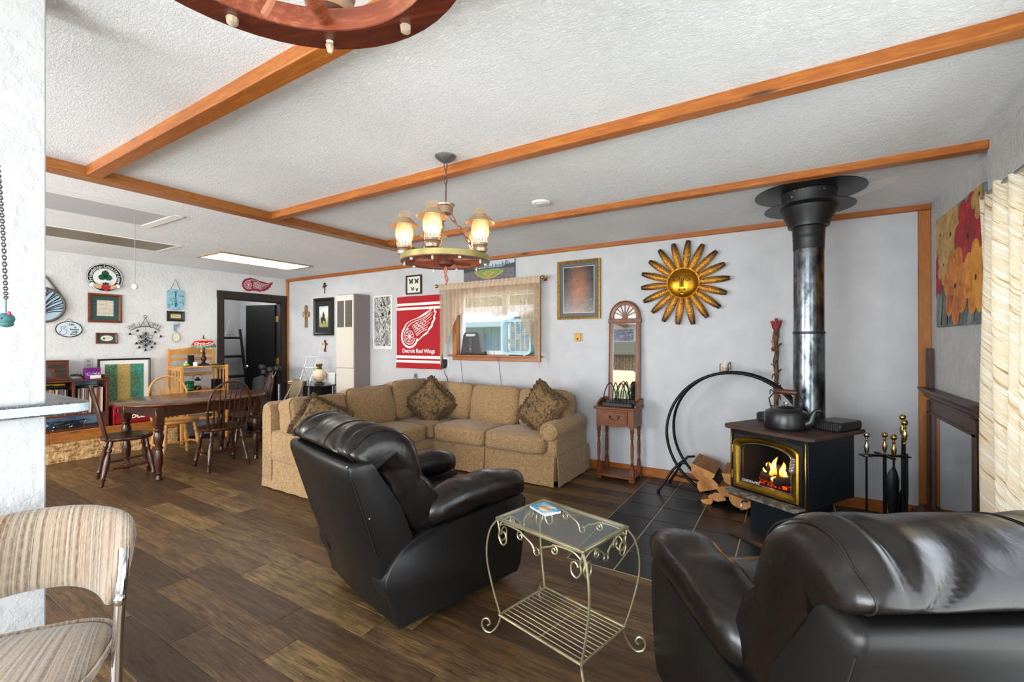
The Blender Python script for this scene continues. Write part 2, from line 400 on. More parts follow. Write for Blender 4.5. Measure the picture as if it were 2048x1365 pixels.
m = MB().b2(-3.66, 1.12, RY-.15, 4.9, HC, HC+.2); m.b2(-9.6, -3.66, RY-.15, 4.9, HL, HL+.2)
ceil = struct(m.build('ceiling', CEIL))
m = MB(); px = [(1735, 365), (1800, 350), (1795, 362), (1760, 378), (1720, 392), (1690, 398), (1660, 385)]
pp = [at(a, b, z=HC-.0015) for a, b in px]; m.add([tuple(p) for p in pp], [list(range(len(pp)))]); m.build('bare_plaster_patch', plain('fresh_plaster', 'eceae6', .8), ceil)
# walls
wx0, wx1, wz0, wz1 = -3.72, -2.56, 1.215, 2.01
m = MB(); m.b2(-9.6, wx0, BY, BY+.15, 0, 2.6); m.b2(wx1, 1.12, BY, BY+.15, 0, 2.6); m.b2(wx0, wx1, BY, BY+.15, 0, wz0); m.b2(wx0, wx1, BY, BY+.15, wz1, 2.6)
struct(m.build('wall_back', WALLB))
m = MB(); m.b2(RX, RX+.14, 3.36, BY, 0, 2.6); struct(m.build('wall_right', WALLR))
m = MB(); m.b2(RX-.03, RX+.14, RY, -.6, 0, 2.6); m.b2(RX-.03, RX+.14, 3.2, 3.36, 0, 2.6); m.b2(RX-.03, RX+.14, -.6, 3.2, 2.08, 2.6); m.b2(RX-.03, RX+.14, -.6, 3.2, 0, .12)
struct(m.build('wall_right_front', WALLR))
dy0, dy1, dz = 3.621, 4.556, 2.07
m = MB(); m.b2(LX-.12, LX, RY, dy0, 0, 2.6); m.b2(LX-.12, LX, dy1, BY, 0, 2.6); m.b2(LX-.12, LX, dy0, dy1, dz, 2.6)
struct(m.build('wall_left', WALL))
# rear wall: big daylight window, and a dining opening added for the fill
m = MB()
for a, b in ((-7.6, -7.0), (-4.2, -4.05), (-3.15, -3.0), (.3, 1.1)): m.b2(a, b, RY-.12, RY, 0, 2.6)
for a, b, z0, z1 in ((-7.0, -4.2, .75, 2.15), (-4.05, -3.15, .55, 1.65), (-3.0, .3, .25, 2.2)): m.b2(a, b, RY-.12, RY, 0, z0); m.b2(a, b, RY-.12, RY, z1, 2.6)
struct(m.build('wall_rear', WALL))
struct(MB().b2(-4.25, -2.95, RY, RY+.28, 1.66, 1.97).build('wall_soffit', plain('soffit_sage', '8f948a', .8)))
m = MB().b2(-2.05, -1.89, -.6, .418, 0, 2.46, .004); struct(m.build('wall_partition', WALLP))
# hall beyond the open door
m = MB(); m.b2(-9.5, LX-.12, 3.3, 3.4, 0, 2.6); m.b2(-9.2, -9.05, 3.4, 4.67, 0, 2.6); m.b2(-9.05, -8.95, 3.4, 4.3, 0, 2.6)
struct(m.build('wall_hall', HALLP))
l = bpy.data.lights.new('hall_point_light', 'POINT'); l.energy = 14; l.shadow_soft_size = .15; o = bpy.data.objects.new('hall_point_light', l); C.objects.link(o); o.location = (-8.2, 3.75, 2.3)  # unseen point light that lights the hall slightly

# wooden ceiling battens
def trim(n, a, b, mat, bev=.004):
    return struct(MB().b2(a[0], b[0], a[1], b[1], a[2], b[2], bev).build('trim_%d' % n, mat))
trim(1, (-3.6, 2.10, 2.385), (RX-.03, 2.17, HC+.01), PINE); trim(2, (-3.6, 3.335, 2.395), (RX-.03, 3.41, HC+.01), PINE)
trim(3, (-3.6, .965, 2.385), (RX-.03, 1.04, HC+.01), PINE); trim(4, (-3.72, RY, 2.38), (-3.60, BY, HL+.01), PINEY)
trim(5, (LX, BY-.03, 2.425), (-3.72, BY, HL+.01), PINE); trim(6, (-3.6, BY-.03, 2.395), (RX, BY, HC+.01), PINE)
trim(7, (RX-.075, BY-.022, 0), (RX, BY, 2.395), PINEZ); trim(8, (LX, BY-.022, 0), (LX+.06, BY, 2.425), PINEZ)
bb = struct(MB().b2(-7.4, RX-.075, BY-.018, BY, 0, .095, .003).build('baseboard_back', PINE))

# door, casing and slab swung into the hall
d1 = thing('door_1', 'doorway', 'door'); del d1['category'], d1['label']; struct(d1)
MB().b2(LX-.01, LX+.025, 3.53, dy0, 0, dz).build('casing_side', DWOOD, d1); MB().b2(LX-.01, LX+.025, dy1, 4.645, 0, dz).build('casing_side', DWOOD, d1)
MB().b2(LX-.01, LX+.03, 3.525, 4.65, dz, 2.18).build('casing_head', DWOODY, d1)
for a_ in ((dy0, dy0+.015, 0, dz), (dy1-.015, dy1, 0, dz), (dy0, dy1, dz-.015, dz)): MB().b2(LX-.13, LX, *a_).build('jamb', DWOOD, d1)
dm = NT('black_door'); dm.set(col=H('0c0c0c'), rough=.55, spec=.2); DOORB = dm.mat
a, b = V((LX-.13, 4.535, 0)), V((-8.24, 4.37, 0)); m = MB(); dirv = (b-a).normalized()
m.bar(a+V((0, 0, 1.03)), b+V((0, 0, 1.03)), .04, 2.0); slab = m.build('door_slab', DOORB, d1)
m = MB(); k = b-dirv*.07+V((.03, -.03, .95)); m.lathe([(.012, 0), (.012, .3), (.03, .4), (.033, .8), (.02, 1)], 12, a=k, b=k+V((.02, -.065, 0))); m.build('door_knob', plain('knob_nickel', 'b9b9b5', .2, 1), slab)
for z in (1.78, 1.05):
    m = MB(); m.b2(LX-.125, LX-.05, 4.525, 4.545, z-.05, z+.05); m.lathe([(.008, -.055), (.008, .055)], 8, (LX-.05, 4.53, z)); m.build('hinge', BRASS, d1)

# attic hatch, ceiling lights over the dining end
h = thing('attic_hatch', 'white attic hatch with raised frame set in the dining ceiling', 'hatch', (-4.85, .55, HL))
m = MB()
for a in ((-.37, -.29, -1.28, 1.22), (.29, .37, -1.28, 1.22)): m.b2(*a, -.010, .001, .003)
for a in ((-.37, .37, -1.36, -1.28), (-.37, .37, 1.22, 1.3)): m.b2(*a, -.010, .001, .003)
m.build('hatch_frame', WHITE, h); MB().b2(-.29, .29, -1.28, 1.22, -.004, .001).build('hatch_panel', plain('hatch_grey', 'b3b5b8', .6), h)
h['label'] = 'long white framed attic hatch in the ceiling with pull cord'
pl_ = at(270, 432, z=HL-.012); q = at(270, 571, x=pl_.x); L = q.z-pl_.z
m = MB(); m.tube([(0, 0, 0), (0, 0, L)], .0022, 6); pc = m.build('pull_cord', plain('cord_grey', '8f8f8f', .8), h, pl_-h.location); MB().ball((0, 0, L-.012), .024, 12).build('pull_ball', WHITE, pc)
lt = thing('ceiling_light', 'unlit ceiling light with olive diffuser near white hatch', 'light', (-6.18, 1.3, HL)); 
m = MB(); m.b2(-.3, .3, -1.2, -1.16, -.007, .001); m.b2(-.3, .3, 1.06, 1.1, -.007, .001); m.b2(-.3, -.27, -1.16, 1.06, -.007, .001); m.b2(.27, .3, -1.16, 1.06, -.007, .001); m.build('light_frame', WHITE, lt)
MB().b2(-.27, .27, -1.16, 1.06, -.004, .001).build('diffuser', plain('olive_diffuser', '6d5f34', .4), lt)
lt = thing('ceiling_light', 'lit fluorescent panel in the ceiling above dining table', 'light', (-6.13, 3.4, HL))
m = MB(); m.b2(-.3, .3, -.62, -.585, -.015, .001); m.b2(-.3, .3, .585, .62, -.015, .001); m.b2(-.3, -.265, -.585, .585, -.015, .001); m.b2(.265, .3, -.585, .585, -.015, .001); m.build('light_frame', plain('light_frame', '9a8a68', .5), lt)
MB().b2(-.265, .265, -.585, .585, -.010, .001).build('diffuser', plain('lit_diffuser', 'ffffff', .5, emit=H('fffaf0'), estr=7.0), lt)
sm = thing('smoke_detector', 'flat round white smoke detector on the ceiling', 'detector', tuple(at(1082, 405, z=HC)))
MB().lathe([(.0, -.014), (.06, -.014), (.068, -.010), (.072, -.004), (.072, 0)], 24).build('body', WHITE, sm); MB().lathe([(0, -.017), (.03, -.017), (.03, -.0135)], 20).build('vent_cap', plain('cap', 'd0d0ce', .5), sm)

# ledge along the left wall: oriented-strand panel below a pine board
lg = thing('wall_ledge', '', ''); del lg['category'], lg['label']; struct(lg)
MB().b2(LX, -7.14, -1.5, 2.86, 0, .345).build('ledge_core', plain('ledge_core', '6a4b2a', .8), lg)
for a, b in ((-1.5, -.3), (-.3, .92), (.92, 2.14), (2.14, 2.86)): MB().b2(-7.14, -7.13, a+.001, b-.001, 0, .235, .001).build('strand_panel', OSB, lg)
MB().b2(-7.145, -7.12, -1.5, 1.6, .225, .35, .003).build('ledge_board', PINEY, lg); MB().b2(-7.145, -7.12, 1.602, 2.86, .225, .35, .003).build('ledge_board', PINEY, lg)

# bar counter round the end of the partition
ct = thing('bar_counter', 'speckled grey bar counter with rounded lit edge beside white pillar', 'counter', (0, 0, 0))
EDGELIT = mottled('speckled_lit_edge', [(.4, 'a9bac8'), (.6, 'dbe4ea')], 160, .3)  # pale colour stands for the light on the counter edge
def countertop():
    t = NT('speckled_counter'); v = t('TexVoronoi', {'Vector': t.coord(), 'Scale': 260.0}).outputs[0]; n = t.noise(t.coord(), 240, 3)
    t.set(col=t.ramp(n, [(.38, '3a3c3f'), (.5, '55585c'), (.62, '7d8084')]), rough=.22, spec=.6); return t.mat
CX, CY, CZ = -1.85, .515, 1.20
arc_ = [(CX-.04+.04*math.sin(a), CY-.04+.04*math.cos(a)) for a in (0, PI/8, PI/4, 3*PI/8, PI/2)]
P2 = [(-2.6, -.5), (-2.6, CY)]+arc_+[(CX, -.5), (-1.887, -.5), (-1.887, .421), (-2.053, .421), (-2.053, -.5)]; rr = []
m = MB()
for z, ins in ((CZ-.037, .008), (CZ-.034, .002), (CZ-.030, 0), (CZ-.008, 0), (CZ-.003, .003), (CZ, .010)):
    rr.append([(x-ins if x > -1.886 else x, y-ins if y > .44 else y, z) for x, y in P2])
m.rings(rr); m.build('countertop', countertop(), ct, angle=60)
eb = [V((-2.6, CY+.001, 0))]+[V((CX-.04+.041*math.sin(a), CY-.04+.041*math.cos(a), 0)) for a in (0, PI/8, PI/4, 3*PI/8, PI/2)]+[V((CX+.001, -.5, 0))]; m = MB()
m.add([tuple(p+V((0, 0, z))) for p in eb for z in (CZ-.031, CZ-.006)], [(2*i, 2*i+1, 2*i+3, 2*i+2) for i in range(len(eb)-1)]); m.build('lit_edge_strip', EDGELIT, ct)
MB().b2(-2.55, -2.08, -.5, .38, 0, CZ-.037).build('base_panel', WALL, ct)
# ------------------------------------------------------------------ back window, what lies outside
win = thing('window_1', '', ''); del win['category'], win['label']; struct(win)
VIN = plain('window_vinyl', 'd9dcdf', .4); fy0, fy1 = BY+.05, BY+.11
m = MB()
for x0, x1, z0, z1 in ((wx0, wx0+.05, wz0+.05, wz1-.05), (wx1-.05, wx1, wz0+.05, wz1-.05), (wx0, wx1, wz0, wz0+.05), (wx0, wx1, wz1-.05, wz1), (-3.06, -2.98, wz0+.05, wz1-.05)): m.b2(x0, x1, fy0, fy1, z0, z1, .004)
m.build('window_frame', VIN, win)
for a, b in ((wx0+.05, -3.06), (-2.98, wx1-.05)): MB().b2(a, b, fy0+.02, fy0+.026, wz0+.05, wz1-.05).build('pane', glass('window_glass', 'eef6f8', .07), win)
m = MB(); m.b2(wx0-.07, wx0, BY-.02, BY, wz0-.02, wz1+.02, .003); m.b2(wx0-.001, wx0+.004, BY, fy0, wz0, wz1); m.build('window_casing', PINEZ, win)
m = MB(); m.b2(wx1, wx1+.075, BY-.02, BY, wz0-.02, wz1+.02, .003); m.b2(wx1-.004, wx1+.001, BY, fy0, wz0, wz1); m.build('window_casing', PINEZ, win)
MB().b2(wx0-.07, wx1+.075, BY-.02, BY, wz1, wz1+.075, .003).build('window_casing', PINE, win)
MB().b2(wx0-.085, wx1+.09, BY-.10, fy0, wz0-.022, wz0, .005).build('window_sill', PINE, win); MB().b2(wx0-.07, wx1+.075, BY-.022, BY, wz0-.075, wz0-.022, .003).build('window_apron', PINE, win)
gm = mottled('outside_ground', [(.3, '6a7a3c'), (.7, '98a566')], 3, .9)
g = struct(MB().b2(-45, 45, -45, 45, -.3, -.12).build('ground_outside', gm))
sh = thing('shed', 'pale blue metal shed with light roof outside back window', 'shed', (-9.3, 9.6, -.12), 0)
MB().b2(-3.5, 3.2, 0, 1.8, 0, 1.98).build('shed_wall', plain('shed_blue', '7fa3b8', .5), sh)
pn = MB().b2(0, .2, -.012, 0, 0, 1.93, .004).mesh('wall_panel', plain('shed_blue_rib', '86abc1', .45))
for i in range(32):
    o = bpy.data.objects.new('wall_panel', pn); C.objects.link(o); o.parent = sh; o.location = (-3.48+i*.208, 0, .02)
m = MB(); m.add([(-3.8, -.45, 1.95), (3.5, -.45, 1.95), (3.5, 2.0, 2.55), (-3.8, 2.0, 2.55), (-3.8, -.45, 2.0), (3.5, -.45, 2.0), (3.5, 2.0, 2.6), (-3.8, 2.0, 2.6)], [(3, 2, 1, 0), (4, 5, 6, 7), (0, 1, 5, 4), (1, 2, 6, 5), (2, 3, 7, 6), (3, 0, 4, 7)])
m.build('shed_roof', plain('metal_roof', 'dfe6ea', .35), sh); m = MB(); m.b2(-3.8, 3.5, -.5, -.44, 1.86, 2.0, .01); m.build('gutter', plain('gutter_blue', 'a9c0cc', .4), sh)
TREE = plain('tree_leaves', '4f7434', .7); BARK = plain('bark', '4b3a2a', .9)
lm = MB()
random.seed(5)
def tree(x, y, hgt, r, label):
    t = thing('tree', label, 'tree', (x, y, -.12), 0, 'trees outside the back window')
    MB().tube([(0, 0, 0), (.05, .03, hgt*.5), (0, 0, hgt*.8)], [.16, .12, .05], 8).build('trunk', BARK, t)
    m = MB()
    for i in range(900):
        d = V((random.gauss(0, 1), random.gauss(0, 1), random.gauss(0, 1))).normalized()*r*random.uniform(.55, 1)
        c = V((0, 0, hgt*.72))+V((d.x, d.y, d.z*.85)); a = V((random.uniform(-1, 1), random.uniform(-1, 1), random.uniform(-1, 1))).normalized(); b = a.cross(V((random.random(), 1, random.random()))).normalized(); s = random.uniform(.16, .32)
        m.add([c-a*s, c+b*s*.5, c+a*s, c-b*s*.5], [(0, 1, 2, 3)])
    o = m.build('foliage', TREE, t); o['kind'] = 'stuff'
tree(-14.8, 17.5, 5.6, 2.2, 'leafy green tree behind the shed, left in the back window'); tree(-10.2, 17.5, 5.0, 2.2, 'leafy green tree behind the shed, middle of the back window'); tree(-5.8, 17.5, 4.6, 2.1, 'leafy green tree right of the shed roof beyond box fan')

# lace valance
def lace():
    t = NT('cream_lace'); v = t('TexVoronoi', {'Vector': t.coord((95, 95, 95)), 'Scale': 1.0}, feature='DISTANCE_TO_EDGE').outputs[0]
    n = t.noise(t.coord(), 22, 2)
    th = t.ramp(n, [(.42, (.50, .50, .50, 1)), (.60, (.20, .20, .20, 1))]); hole = t('Math', {0: v, 1: th}, operation='GREATER_THAN').outputs[0]
    al = t('Math', {0: 1.0, 1: hole}, operation='SUBTRACT').outputs[0]
    tr = t('BsdfTransparent'); tl = t('BsdfTranslucent', {0: H('d8c6ae')}); di = t('BsdfDiffuse', {0: H('cdb9a0')})
    a = t('MixShader', {0: .45, 1: di.outputs[0], 2: tl.outputs[0]}); al = t('Math', {0: al, 1: .78}, operation='MULTIPLY').outputs[0]; b = t('MixShader', {0: al, 1: tr.outputs[0], 2: a.outputs[0]})
    t.l.new(b.outputs[0], t.n['Material Output'].inputs[0]); return t.mat
cur = thing('lace_curtain', 'cream lace swag curtain hanging over the back window', 'curtain', (0, 0, 0))
x0, x1 = -3.93, -2.425; ztop = 2.105
def lowedge(u):
    # scalloped swag: long tails at both sides, short in the middle
    e = min(u, 1-u)
    if e > .24: return ztop-.335-.035*abs(math.sin(u*PI*14))-(.05 if .55 < u < .66 else 0)
    t_ = (1-e/.24); return ztop-.345-.70*t_**1.5-.025*abs(math.sin(e*90))
m = MB(); nx = 220; nz = 20; vs = []; fs = []
for i in range(nx+1):
    u = i/nx; zl = lowedge(u)
    for j in range(nz+1):
        v = j/nz; vs.append((x0+(x1-x0)*u, BY-.115+.016*math.sin(u*150)*(1-.3*v)+.010*math.sin(u*47+v*2), ztop+.02-(ztop+.02-zl)*v))
for i in range(nx):
    for j in range(nz):
        a = i*(nz+1)+j; fs.append((a, a+1, a+nz+2, a+nz+1))
m.add(vs, fs); m.build('lace_panel', lace(), cur)
m = MB(); vs = []
for i in range(nx+1):
    u = i/nx
    for j in range(3):
        v = j/2; vs.append((x0+(x1-x0)*u, BY-.128+.016*math.sin(u*150), ztop+.03-.08*v))
fs = [(i*3+j, i*3+j+1, i*3+j+4, i*3+j+3) for i in range(nx) for j in range(2)]
m.add(vs, fs); m.build('gathered_header', NT('cream_cloth').set(col=H('cbb59c'), rough=.9).mat, cur)
rod = thing('curtain_rod', 'thin metal rod carrying the lace curtain, brass finials', 'rod', (0, BY-.11, ztop+.01))
m = MB(); m.tube([(-3.98, 0, 0), (-2.40, 0, 0)], .009, 10); m.build('pole', STEEL, rod)
for x, s in ((-3.98, -1), (-2.40, 1)):
    m = MB(); m.ball((x, 0, 0), .026, 12); m.build('finial', BRASS, rod); m = MB(); m.bar((x-s*.02, 0, 0), (x-s*.02, .11, 0), .012, .012); m.b2(x-s*.02-.02, x-s*.02+.02, .098, .11, -.03, .03); m.build('bracket', BRASS, rod)

# tall striped drapes before the right window
def drapemat():
    t = NT('cream_striped_drape'); co = t.coord(); sp = t('SeparateXYZ', {0: co})
    yz = t('Math', {0: sp.outputs[1], 1: sp.outputs[2]}, operation='SUBTRACT').outputs[0]
    wv = t.noise(co, 5, 3); s = t('Math', {0: yz, 1: 22.0}, operation='MULTIPLY').outputs[0]; s = t('Math', {0: s, 1: wv}, operation='ADD').outputs[0]
    st = t.noise(t('CombineXYZ', {0: s, 1: t('Math', {0: sp.outputs[2], 1: 1.1}, operation='MULTIPLY').outputs[0], 2: 0.0}).outputs[0], 2.1, 6, .72)
    c = t.ramp(st, [(.34, '8d6c44'), (.41, 'c2a478'), (.45, 'e6dece'), (.53, 'd4bf98'), (.56, 'e8e3d8'), (.66, 'ece8df')])
    di = t('BsdfDiffuse', {0: c}); tl = t('BsdfTranslucent', {0: c}); mx = t('MixShader', {0: .17, 1: di.outputs[0], 2: tl.outputs[0]}); t.l.new(mx.outputs[0], t.n['Material Output'].inputs[0]); return t.mat
dr = thing('drape', 'long cream striped drape at the bright right window', 'curtain', (0, 0, 0))
m = MB(); vs = []; ny, nz = 170, 24
for i in range(ny+1):
    u = i/ny; Y = 3.30-1.0*u
    for j in range(nz+1):
        v = j/nz; z = 2.13-.01*math.sin(u*60)-1.98*v
        vs.append((RX-.078+.024*math.sin(u*40+.6*math.sin(v*3))*(.75+.25*v)+.008*math.sin(u*15+v*5), Y-(.012*v if u < .02 else 0), z))
m.add(vs, [(i*(nz+1)+j, i*(nz+1)+j+1, (i+1)*(nz+1)+j+1, (i+1)*(nz+1)+j) for i in range(ny) for j in range(nz)]); DRP = drapemat(); m.build('drape_panel', DRP, dr)
m = MB(); m.tube([(RX-.078, 3.26, 2.118), (RX-.078, -.7, 2.118)], .009, 8); m.build('drape_rod', STEEL, dr)
w2 = thing('window_2', '', ''); del w2['category'], w2['label']; struct(w2)
m = MB()
for a, b, z0, z1 in ((-.6, -.53, .12, 2.08), (3.13, 3.2, .12, 2.08), (1.27, 1.34, .12, 2.08), (-.6, 3.2, .12, .2), (-.6, 3.2, 2.0, 2.08)): m.b2(RX+.03, RX+.09, a, b, z0, z1)
m.build('window_frame', VIN, w2)
# unseen behind the camera, met in the mirror: rear window sashes, valance and a wall print
w3 = thing('window_3', '', ''); del w3['category'], w3['label']; struct(w3); m = MB()
for a, b, z0, z1 in ((-3.0, -2.93, .25, 2.2), (.23, .3, .25, 2.2), (-1.9, -1.84, .25, 2.2), (-.86, -.8, .25, 2.2), (-3.0, .3, .25, .32), (-3.0, .3, 2.13, 2.2), (-7.0, -6.93, .75, 2.15), (-4.27, -4.2, .75, 2.15), (-5.63, -5.57, .75, 2.15), (-7.0, -4.2, .75, .82), (-7.0, -4.2, 2.08, 2.15)): m.b2(a, b, RY-.1, RY-.02, z0, z1)
m.build('window_frame', VIN, w3)
vl = thing('rear_valance', 'gathered tan valance over the small rear window seen in hall mirror', 'curtain', (-3.6, RY+.05, 1.45)); m = MB(); nxx = 60
m.add([(-.52+1.04*i/nxx, .02*math.sin(i*1.3), .2-.40*j) for i in range(nxx+1) for j in range(2)], [(2*i, 2*i+1, 2*i+3, 2*i+2) for i in range(nxx)]); m.build('valance_panel', mottled('valance_tan', [(.35, '6d6152'), (.6, 'b5a88f')], 30, .9), vl)
pr_ = thing('rear_wall_print', 'unframed blue grey landscape print on the rear wall seen in hall mirror', 'poster', (-3.72, RY+.006, 2.18)); MB().b2(-.26, .26, -.003, .003, -.15, .15).build('print', mottled('blue_landscape', [(.35, '3a3f6a'), (.5, '8d92b0'), (.65, 'c9c9d2')], 9, .6, stretch=(1, 1, 3)), pr_)
# ================================================================== SECTIONAL SOFA
L = V((-3.2, 4.1, 0)); sofa = thing('sectional_sofa', 'tan woven fabric corner sofa with skirt under the back window', 'sofa', L)
def at0(l): m = MB(); m.T = M.Translation(-l); return m
m = at0(L); m.b2(-4.22, -2.02, 3.84, 4.58, .06, .31, .02); m.b2(-4.22, -3.40, 2.46, 4.5, .06, .31, .02); m.build('base', TAN, sofa)
m = at0(L)
prof = [(-.08, 0), (-.075, .66), (-.05, .73), (0, .755), (.05, .73), (.075, .66), (.08, 0)]
m.T = M.Translation(V((0, 4.52, .06))-L); m.sweepx(prof, [-4.30, -4.29, -2.03, -2.0], [.97, 1, 1, .95])
m.T = M.Translation(V((-4.22, 0, .06))-L) @ M.Rotation(PI/2, 4, 'Z'); m.sweepx([(-y, z) for y, z in prof], [2.42, 2.44, 4.55, 4.6], [.94, 1, 1, .95])
m.build('back_frame', TAN, sofa)
# skirt panels with a kick pleat
def skirt(a, b, n, name='skirt'):
    m = at0(L); a, b = V(a), V(b); n = V(n); k = 14; vs = []
    for i in range(k+1):
        p = a.lerp(b, i/k)
        vs += [(p+n*.004+V((0, 0, .285))), p+n*(.018+.006*math.sin(i*1.9))+V((0, 0, .012)), p-n*.006+V((0, 0, .285)), p+n*(.008+.006*math.sin(i*1.9))+V((0, 0, .012))]
    fs = []
    for i in range(k):
        o = i*4; fs += [(o, o+1, o+5, o+4), (o+2, o+6, o+7, o+3), (o+1, o+3, o+7, o+5), (o, o+4, o+6, o+2)]
    fs += [(0, 2, 3, 1), (k*4, k*4+1, k*4+3, k*4+2)]
    m.add(vs, fs); m.build(name, TAN, sofa)
skirt((-3.40, 3.83, 0), (-2.70, 3.83, 0), (0, -1, 0)); skirt((-2.69, 3.83, 0), (-1.895, 3.83, 0), (0, -1, 0)); skirt((-1.87, 3.845, 0), (-1.87, 4.6, 0), (1, 0, 0))
skirt((-3.39, 3.82, 0), (-3.39, 2.47, 0), (1, 0, 0)); skirt((-3.42, 2.44, 0), (-4.30, 2.44, 0), (0, -1, 0)); skirt((-4.31, 2.46, 0), (-4.31, 4.5, 0), (-1, 0, 0))
# upholstered end block of the left wing
m = at0(L); m.cushion((-3.84, 2.60, .40), (.90, .36, .30), 7, 0, 10, wr=.006); m.build('end_panel', TAN, sofa)
# rolled arm on the right
m = at0(L); m.b2(-2.03, -1.885, 3.85, 4.56, .05, .52, .015); AX, AZ = -1.955, .525
m.T = M.Translation(V((AX, 0, AZ))-L); rr = []
for y, k in ((3.815, .82), (3.82, .93), (3.835, 1), (4.2, 1.02), (4.5, 1), (4.56, .8)): rr.append([V((.098*k*math.cos(2*PI*i/20), y, .09*k*math.sin(2*PI*i/20))) for i in range(20)])
m.rings(rr); arm = m.build('arm', TAN, sofa)
m = at0(L); m.tube([V((AX+.066*math.cos(2*PI*i/24), 3.814, AZ+.06*math.sin(2*PI*i/24))) for i in range(24)], .005, 6, True); m.build('arm_piping', TAN, arm)
def cush(name, c, d, e, puff, rot=None, wr=.01, seed=0, n=14):
    m = at0(L); m.cushion(c, d, e, puff, n, rot, wr, 7, seed)
    o = m.build(name, TAN, sofa, angle=180)
    m = at0(L); R = rot or M.Identity(3)
    hx, hy, hz = d[0]/2*.962, d[1]/2*.962, d[2]/2*.72
    loop = [V((hx*s*(1 if abs(s) > .99 else .99), hy*t*.99, 0)) for s, t in [(-1, -.82), (-.94, -.94), (-.82, -1), (0, -1), (.82, -1), (.94, -.94), (1, -.82), (1, 0), (1, .82), (.94, .94), (.82, 1), (0, 1), (-.82, 1), (-.94, .94), (-1, .82), (-1, 0)]]
    m.tube([V(c)+R @ (p+V((0, 0, hz))) for p in loop], .0036, 5, True); m.build('piping', _MC['pipe'], o); return o
_MC = {}; _MC['pipe'] = plain('piping_brown', '7a6040', .9)
cush('seat_cushion', (-3.02, 4.08, .385), (.70, .62, .175), 8, .22, seed=1); cush('seat_cushion', (-2.335, 4.08, .385), (.70, .62, .175), 8, .22, seed=2)
cush('seat_cushion', (-3.74, 4.06, .385), (.72, .62, .165), 8, .12, seed=3)
cush('seat_cushion', (-3.74, 3.42, .385), (.70, .66, .175), 8, .2, seed=4); cush('seat_cushion', (-3.74, 2.79, .40), (.68, .62, .17), 8, .1, seed=5)
def RM(x=0, y=0, z=0): return (M.Rotation(z, 3, 'Z') @ M.Rotation(y, 3, 'Y') @ M.Rotation(x, 3, 'X'))
# back cushions, built lying flat then stood up and leant back
def bcush(x, y, z, w_, h_, rz, lean, seed, t=.2):
    return cush('back_cushion', (x, y, z), (w_, h_, t), 5.5, .35, M.Rotation(rz, 3, 'Z') @ M.Rotation(PI/2-lean, 3, 'X'), .014, seed)
bcush(-2.85, 4.31, .66, .66, .44, 0, .2, 11, .24); bcush(-2.23, 4.31, .655, .60, .43, 0, .2, 12, .24)
bcush(-3.46, 4.31, .67, .60, .44, 0, .2, 13, .24)
bcush(-4.0, 4.06, .68, .66, .47, PI/2, .2, 14, .24)
bcush(-4.0, 3.42, .66, .66, .45, PI/2, .2, 15, .24); bcush(-4.0, 2.78, .65, .64, .40, PI/2, .2, 16, .24)

# throw pillows with brown fringe
random.seed(3)
def pillow(label, c, sx, sz, rot, seed):
    t = thing('throw_pillow', label, 'pillow', c, 0, 'fringed throw pillows on the sofa')
    m = MB(); n = 16; vs = []; fs = []
    for s in (-1, 1):
        for i in range(n+1):
            for j in range(n+1):
                u, v = i/n*2-1, j/n*2-1; k = 1-.17*(1-abs(u)**2)*abs(v)**3-.17*(1-abs(v)**2)*abs(u)**3-.13*abs(u*v)**7
                th = ((1-u**4)*(1-v**4))**.6
                p = V((u*sx/2*k, s*.085*th, v*sz/2*k)); p.y += .012*N.noise(p*9+V((seed, 0, 0)))*th; vs.append(rot @ p)
    for s in range(2):
        o = s*(n+1)**2
        for i in range(n):
            for j in range(n):
                a = o+i*(n+1)+j; fs.append((a, a+n+1, a+n+2, a+1) if s else (a, a+1, a+n+2, a+n+1))
    m.add(vs, fs); m.build('cover', TAPEST, t, angle=180)
    m = MB(); N_ = 220
    for i in range(N_):
        q = i/N_*4; e = int(q); f = (q-e)*2-1
        u, v = ((f, -1), (1, f), (-f, 1), (-1, -f))[e]; k = 1-.17*(1-abs(u)**2)*abs(v)**3-.17*(1-abs(v)**2)*abs(u)**3-.13*abs(u*v)**7
        p = V((u*sx/2*k, 0, v*sz/2*k)); d = V((u, random.uniform(-.7, .7), v)).normalized(); d = (d+V((random.uniform(-.3, .3), 0, random.uniform(-.3, .3)))).normalized()
        a = p-d*.012; b = p+d*random.uniform(.026, .045); m.tube([rot @ a, rot @ (p+d*.018), rot @ (b+d*.012)], [.013, .012, .006], 5)
    o = m.build('fringe', FRINGE, t); o['kind'] = 'stuff'
DIA = M.Rotation(PI/4, 3, 'Y')
pillow('brown tapestry fringed pillow standing on its point in the sofa corner', (-3.60, 4.02, .67), .46, .44, M.Rotation(math.radians(28), 3, 'Z') @ M.Rotation(-.28, 3, 'X') @ M.Rotation(PI/4, 3, 'Y'), 1)
pillow('brown tapestry fringed pillow leaning at the rolled right arm', (-2.16, 4.07, .70), .44, .44, M.Rotation(math.radians(-8), 3, 'Z') @ M.Rotation(-.30, 3, 'X') @ M.Rotation(.50, 3, 'Y'), 2)
pillow('brown tapestry fringed pillow on the left sofa end behind recliner', (-3.73, 2.66, .64), .42, .40, M.Rotation(math.radians(62), 3, 'Z') @ M.Rotation(-.5, 3, 'X') @ M.Rotation(.55, 3, 'Y'), 3)

